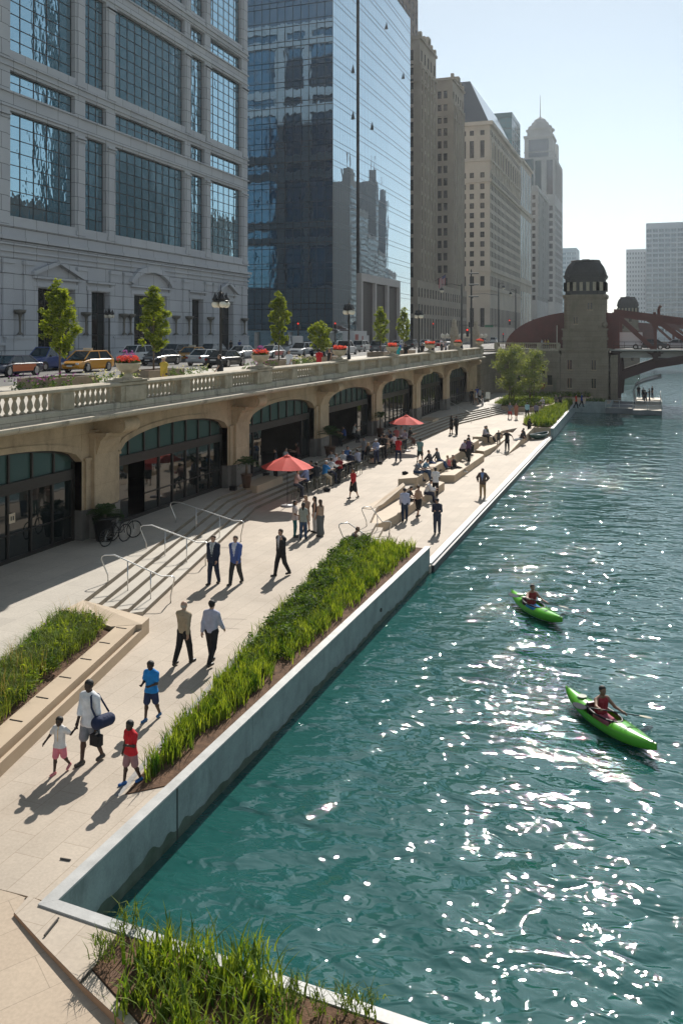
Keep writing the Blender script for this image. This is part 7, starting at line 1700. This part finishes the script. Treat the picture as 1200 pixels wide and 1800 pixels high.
q_(848,874,Zl,178,'hips','man in brown jacket and khaki trousers facing the camera at the river edge',(.10,.07,.06),KHA,tk='jacket',front=((.18,.28,.52),),res=.024)
q_(876,782,.8,175,'arms_out','child in dark clothes with arms out beside the man in black',(.05,.05,.05),(.05,.05,.05),H=1.25)
q_(891,792,Zl+.1,175,'arms_out','man in black with arms held away from his sides, walking with the child',(.02,.02,.022),BLK)
x,y=G(918,772,.95); 
q_(922,770,.85,110,'sit','person in dark clothes seated low by the far planter wedge',(.03,.03,.035),BLK,seat=.0,group=SB_); q_(915,773,.75,100,'lounge','person in white trousers reclining by the far planter wedge',(.05,.05,.06),(.6,.6,.6),seat=.0,group=SB_)
q_(930,767,Zl,-40,'hands','figure bending over a black bag beside the green boat',(.015,.015,.02),BLK)
FW='walkers near the far planter'
for a in ((896,736,170,'walk','man in grey tee and red shorts walking near the far stair',(.16,.18,.22),(.40,.05,.05),dict(bk='shorts')),
 (907,737,175,'walk2','woman in orange print dress walking next to the red shorts',(.40,.16,.10),(.35,.14,.08),dict(fem=True,bk='skirt',hk='long',hair=HBR)),
 (926,735,0,'walk','man in pale turquoise shirt and black trousers walking away',(.30,.55,.62),BLK,dict(tk='long')),
 (942,737,-10,'stroll','person in mauve grey shirt carrying a bag beside the far planter',(.22,.20,.28),(.06,.03,.03),dict(tk='long')),
 (977,719,175,'standL','woman in green trousers at the far end of the walk',(.15,.13,.11),(.03,.14,.08),dict(fem=True)),
 (984,719,185,'stand','man in black at the far end of the walk',(.02,.02,.02),BLK,{}),
 (1012,717,-80,'walk','person in orange red top by the quay wall',(.60,.06,.03),BLK,{}),
 (1022,715,-90,'walk2','person in blue top in the shade by the quay wall',(.02,.05,.25),BLK,{}),
 ): q_(a[0],a[1],Zw,a[2],a[3],a[4],a[5],a[6],group=FW,res=.035,**a[7])
x,y=G(955,724,Zw); bike(955,726,Zw,-.3,'bicycle ridden along the far end of the walkway','bicycle ridden on the far walk'); person('p',(x,y-.15,Zw),R(165),'ride',1.76,'cyclist in white helmet and pale shirt on the far walkway',SL,(.45,.45,.48),(.10,.09,.09),(.7,.7,.7),res=.035,seat=.93,bot_kind='shorts',hair_kind='cap')
FT='people gathered at the top of the far stair'
for i,a in enumerate(((829,709,'stand','person in black at the left of the gathering on the far stair top',BLK,BLK,0),(836,711,'walk','person in white and tan shorts in the gathering on the far stair top',(.55,.55,.55),(.3,.2,.15),1),(848,712,'stand','man in black tee and white trousers at the front of the far stair gathering',(.03,.03,.03),(.6,.58,.58),0),(843,707,'standL','person in grey behind the white trousers on the far stair top',(.3,.3,.32),BLK,0),(838,704,'stand','person in blue at the back of the far stair top gathering',(.03,.05,.3),BLK,0))):
    q_(a[0],a[1],Zt,170-40*i,a[2],a[3],a[4],a[5],group=FT,res=.035,bk='shorts' if a[6] else 'trousers')
DK='people on the floating dock'
for i,(px,py,lab) in enumerate(((1122,696,'leftmost silhouetted person on the floating dock'),(1130,700,'silhouetted person in tall stance on the floating dock'),(1141,702,'silhouetted person with bent arm on the floating dock'),(1146,697,'silhouetted pair member at the railing end of the dock'),(1134,706,'short silhouetted person nearest us on the dock'))):
    q_(px,py+2,.66,40*i,('stand','standL','hands','stand','stroll')[i],lab,(.03,.03,.04),(.02,.025,.05),group=DK,res=.04)
# upper pavement people, seen above the balustrade
UP='people on the upper pavement behind the balustrade'
def upp(px,X,lab,top,rz=170,pose='walk',sk=SL,hair=HBR,fem=False,hk='short',H=1.74,tk='tee'):
    y,_=onX(px,650,X); q=person('p',(X,y,ZS(y)),R(rz),pose,H,lab,sk,top,(.05,.05,.06),hair,fem,res=.026,group=UP,hair_kind=hk,top_kind=tk)
upp(288,-22.2,'woman in yellow cardigan and pale hat behind the balustrade',(.60,.42,.06),hair=(.6,.52,.42),hk='hat',fem=True,tk='jacket'); upp(386,-21.6,'woman in black laughing by the first tall lamp',(.02,.02,.02),fem=True,hk='long',rz=130)
upp(508,-22.0,'man in white tee with a dark bag strap behind the balustrade',(.65,.66,.68)); upp(561,-21.9,'man in bright red shirt with his back turned behind the balustrade',(.55,.015,.02),rz=5,hair=HB); upp(579,-21.8,'woman in black vest beside the man in red',(.02,.02,.02),fem=True,hk='long',tk='tank')
upp(700,-22.2,'person in turquoise top behind the balustrade',(.01,.33,.35),rz=0); upp(713,-22.2,'broad person in black beside the turquoise top',(.015,.015,.015),rz=10); upp(701,-26.0,'person in blue on the pavement beyond the turquoise top',(.02,.08,.35),rz=0)
upp(742,-22.2,'person in black left of the pale flower urn',(.02,.02,.02)); upp(776,-23,'person in dark coat walking near the stone pylons',(.02,.02,.025),rz=90); upp(783,-24,'person in grey near the stone pylons',(.2,.2,.24),rz=100); upp(760,-24,'person in dark top right of the pale flower urn',(.03,.03,.04),rz=0)
for i,(px,py,c,lab) in enumerate(((952,612,(.5,.5,.52),'tiny walker in white on the abutment pavement'),(963,612,(.6,.5,.08),'tiny walker in yellow on the abutment pavement'),(958,612,(.5,.3,.08),'tiny walker in orange on the abutment pavement'))):
    x,_=onY(px,py,YB+1.2); person('p',(x,YB+1.2,7.98),R(90),'walk',1.72,lab,SL,c,BLK,HB,res=.04,group='walkers on the abutment')
# pavement by the granite block
for i,(px,c,lab) in enumerate(((421,(.05,.09,.22),'person in blue at the corner of the granite block'),(406,(.02,.02,.02),'person in black by the granite block entrance'))):
    y,_=onX(px,620,-54); person('p',(-54,y,ZS(y)),R(180),'stand',1.74,lab,SL,c,BLK,HB,res=.04,group='pedestrians at the granite block')
# ---- bags ----
def blob(name,loc_,prims,m,lab,cat,res=.02,k=.03,group=None):
    V,Q=isosurf(field(prims,k),*bounds(prims,res*2),res); o=link(name,npmesh(name,V,Q,m,True),None,loc_); return tag(o,lab,cat,group)
mx,my,mz=at(158,1342,Zw)
fw=Vector((-math.sin(R(172)),math.cos(R(172)),0)); rt=Vector((math.cos(R(172)),math.sin(R(172)),0)) # facing, his right
o=blob('duffel_bag',(mx,my,mz),[((-.36,-.20,.96),(-.32,.10,.98),.135,.145)],smat('cloth',(.015,.025,.07)),'dark blue duffel bag hanging at the side of the man in white','bag')
o.rotation_euler=(0,0,R(172)); mb=MB(); mb.tube([(-.33,.14,1.05),(-.20,.16,1.30),(-.115,.09,1.50),(-.11,-.02,1.535),(-.13,-.12,1.48),(-.30,-.26,1.08)],.022,6)
obj('strap',mb,smat('cloth',(.015,.025,.07)),o,True)
L_=Vector(Jm['wrL'])+Jm['fdL']*.1; L_=(L_+Vector(om))*sm; c_=math.cos(R(172));s_=math.sin(R(172)); lw=Vector((mx+L_.x*c_-L_.y*s_,my+L_.x*s_+L_.y*c_,mz+L_.z))
mb=MB(); mb.prism([(-.13,-.07),(.13,-.07),(.13,.07),(-.13,.07)],-.33,-.10); mb.tube([(-.08,0,-.10),(-.05,0,-.01),(.05,0,-.01),(.08,0,-.10)],.01,5)
o=tag(obj('lunch_bag',mb,smat('cloth',(.012,.012,.014)),None,loc=tuple(lw),rz=R(172)),'black lunch bag hanging from the left hand of the man in white','bag'); md=o.modifiers.new('b','BEVEL'); md.width=.03; md.segments=2
for i,(px,py,z,s,lab) in enumerate(((712,834,Zw,.20,'black backpack lying behind the man in grey tee'),(716,900,Zl,.22,'dark bag on the ground by the man in pale blue'),(812,828,Zl,.20,'black bag on the ground below the lounging women'),(806,806,.8,.24,'black rucksack beside the huddled trio'),(575,864,Zw,.2,'dark backpack under the stool of the blue shirt'),(668,816,Zw,.18,'black bag beside the man in the white cap'),(754,862,.8,.22,'dark backpack beside the man on the lowest slab'),(593,850,Zw,.2,'black bag hanging under the long table'))):
    p=at(px,py,z); blob('backpack',p,[((-s*.6,0,s*.5),(s*.6,0,s*.55),s*.55,s*.45),((0,0,s*.4),(0,0,s*.9),s*.5,s*.3)],smat('cloth',(.015,.015,.018)),lab,'bag',.03,.04,'bags on the plaza')
# red backpack on the capped man
p=at(768,938,Zl); blob('backpack',(p[0]-.02,p[1]+.20,p[2]+1.27),[((-.06,0,-.14),(.06,0,.14),.11,.09)],smat('cloth',(.40,.02,.04)),'red backpack worn by the man in the cap','bag',.025)
# ---- kayaks ----
def kayak(px,py,rz,lab,plab,vest,shorts,sk,pad=True,LEN=3.4):
    x,y=G(px,py,.1); t=empty('kayak',(x,y,0),rz,lab,'kayak','green kayaks on the river')
    L,W_=LEN,.76; k=12; n=26; mb=MB(); cut=(-.75,.45)
    for i in range(n+1):
        f=i/n*2-1; wv=W_/2*(1-abs(f)**2.2)**.9+.012; y_=f*L/2; sh=.30+.12*f*f+.02
        for j in range(k):
            a=2*PI*j/k; cx=math.cos(a); cz=math.sin(a)
            z_=(sh-.12)+ (cz*(.12+.07*(1-f*f)) if cz>0 else cz*(.24)*(1-abs(f)**3*.8))
            mb.v.append((wv*(abs(cx)**.8)*(1 if cx>0 else -1),y_,z_))
    for i in range(n):
        yc=(i+.5)/n*2-1; yc*=L/2
        for j in range(k):
            a=2*PI*(j+.5)/k
            if cut[0]<yc<cut[1] and math.sin(a)>.55 : continue
            j2=(j+1)%k; mb.f.append((i*k+j,(i)*k+j2,(i+1)*k+j2,(i+1)*k+j)); mb.m.append(0)
    kg=mat('kayak_green',(.10,.42,.02),.22,coat=.5,var=.06,vs=2)
    obj('hull',mb,kg,t,True)
    mb=MB(); w_=.27; pts=[(w_*math.cos(a)*(1.0),-.15+.66*math.sin(a),.375-.01*math.cos(2*a)) for a in np.linspace(0,2*PI,21)]; mb.tube(pts,.026,6,cap=False); obj('cockpit_rim',mb,M['black'],t,True)
    mb=MB(); mb.box(-.26,-.8,.06,.26,.5,.10); mb.box(-.2,-.62,.10,.2,-.15,.17); mb.box(-.18,-.66,.17,.18,-.58,.48); obj('seat',mb,M['black'],t)
    for yy in(-LEN/2+.14,LEN/2-.14): mb=MB(); mb.tube([(-.05,yy,.40),(0,yy+.04*(1 if yy>0 else -1),.455),(.05,yy,.40)],.013,5); obj('grab_loop',mb,M['black'],t)
    mb=MB(); mb.tube([(-.22,.75,.41),(.22,.95,.40)],.008,4); mb.tube([(.22,.75,.41),(-.22,.95,.40)],.008,4); mb.tube([(-.2,-.9,.42),(.2,-1.1,.42)],.008,4); obj('deck_cord',mb,M['black'],t)
    mb=MB(); mb.lathe([(.13,0),(.13,.015),(.0,.02)],(0,-1.12,.425),14); obj('hatch',mb,mat('hatch_grey',(.25,.28,.22),.6),t)
    c,s=math.cos(rz),math.sin(rz); lp=(x+.32*s,y-.32*c,0)
    pr,J,off,sc=person('p',(lp[0],lp[1],.14),rz,'paddle',1.74,plab,sk,(.30,.30,.30) if False else vest,shorts,HB,res=.02,seat=.0,top_kind='tank',bot_kind='shorts',group='kayakers')
    # paddle held in both hands
    a=(Vector(J['wrR'])+J['fdR']*.09+Vector(off))*sc; b=(Vector(J['wrL'])+J['fdL']*.09+Vector(off))*sc; d=(a-b).normalized(); m=(a+b)/2; A=m+d*1.05; B=m-d*1.05
    pt=empty('paddle',(lp[0],lp[1],.14),rz,('long black paddle held across the nearer kayak' if pad else 'black paddle held low across the farther kayak'),'paddle','kayak paddles')
    mb=MB(); mb.tube([tuple(A-d*.1),tuple(B+d*.1)],.016,7); obj('shaft',mb,M['black'],pt,True)
    for E_,q,cc in((A,1,(.05,.05,.055)),(B,-1,(.45,.42,.33))):
        mb=MB(); up=Vector((0,0,1)) if not q>0 else Vector((0,.5,.85)); sd=d.cross(up).normalized(); u2=sd
        P=[(0,.02),(.12,.08),(.26,.10),(.40,.085),(.46,.03)]; top_=[E_-d*q*.12+d*q*p0+u2*p1 for p0,p1 in P]; bot_=[E_-d*q*.12+d*q*p0-u2*p1 for p0,p1 in P]
        nn=d.cross(u2).normalized()*.006
        ring=top_+bot_[::-1]; mb.face([v+nn for v in ring]); mb.face([v-nn for v in ring[::-1]])
        for i in range(len(ring)): j=(i+1)%len(ring); mb.face([ring[i]-nn,ring[j]-nn,ring[j]+nn,ring[i]+nn])
        obj('blade',mb,smat('blade',cc),pt)
    return t
def hd(p,q):
    A=G(*p,.2);B=G(*q,.2); return math.atan2(-(B[0]-A[0]),(B[1]-A[1])),math.dist(A,B)
a1,l1=hd((990,1220),(1150,1325)); a2,l2=hd((893,1045),(990,1100)); print('kayak len',l1,l2)
kayak(1068,1275,a1,'nearer bright green kayak with the paddle held high','kayaker in red life vest and pink shorts in the nearer kayak',(.30,.02,.03),(.45,.12,.16),SM,True,3.75)
kayak(941,1075,a2,'farther bright green kayak up the river','kayaker in red life vest and blue shorts in the farther kayak',(.22,.02,.02),(.02,.22,.45),SM,False,3.6)
HAZE=.00015
# ---- haze ----
hz=bpy.data.materials.new('haze_air'); hz.use_nodes=True; n=hz.node_tree
for x in list(n.nodes): n.nodes.remove(x)
o_=n.nodes.new('ShaderNodeOutputMaterial'); v_=n.nodes.new('ShaderNodeVolumePrincipled'); v_.inputs['Density'].default_value=HAZE; v_.inputs['Color'].default_value=(.86,.92,1,1); v_.inputs['Anisotropy'].default_value=.5
n.links.new(v_.outputs[0],o_.inputs['Volume'])
mb=MB(); mb.box(-305,-90,-3,405,1410,172); tag(obj('haze',mb,hz),kind='stuff')
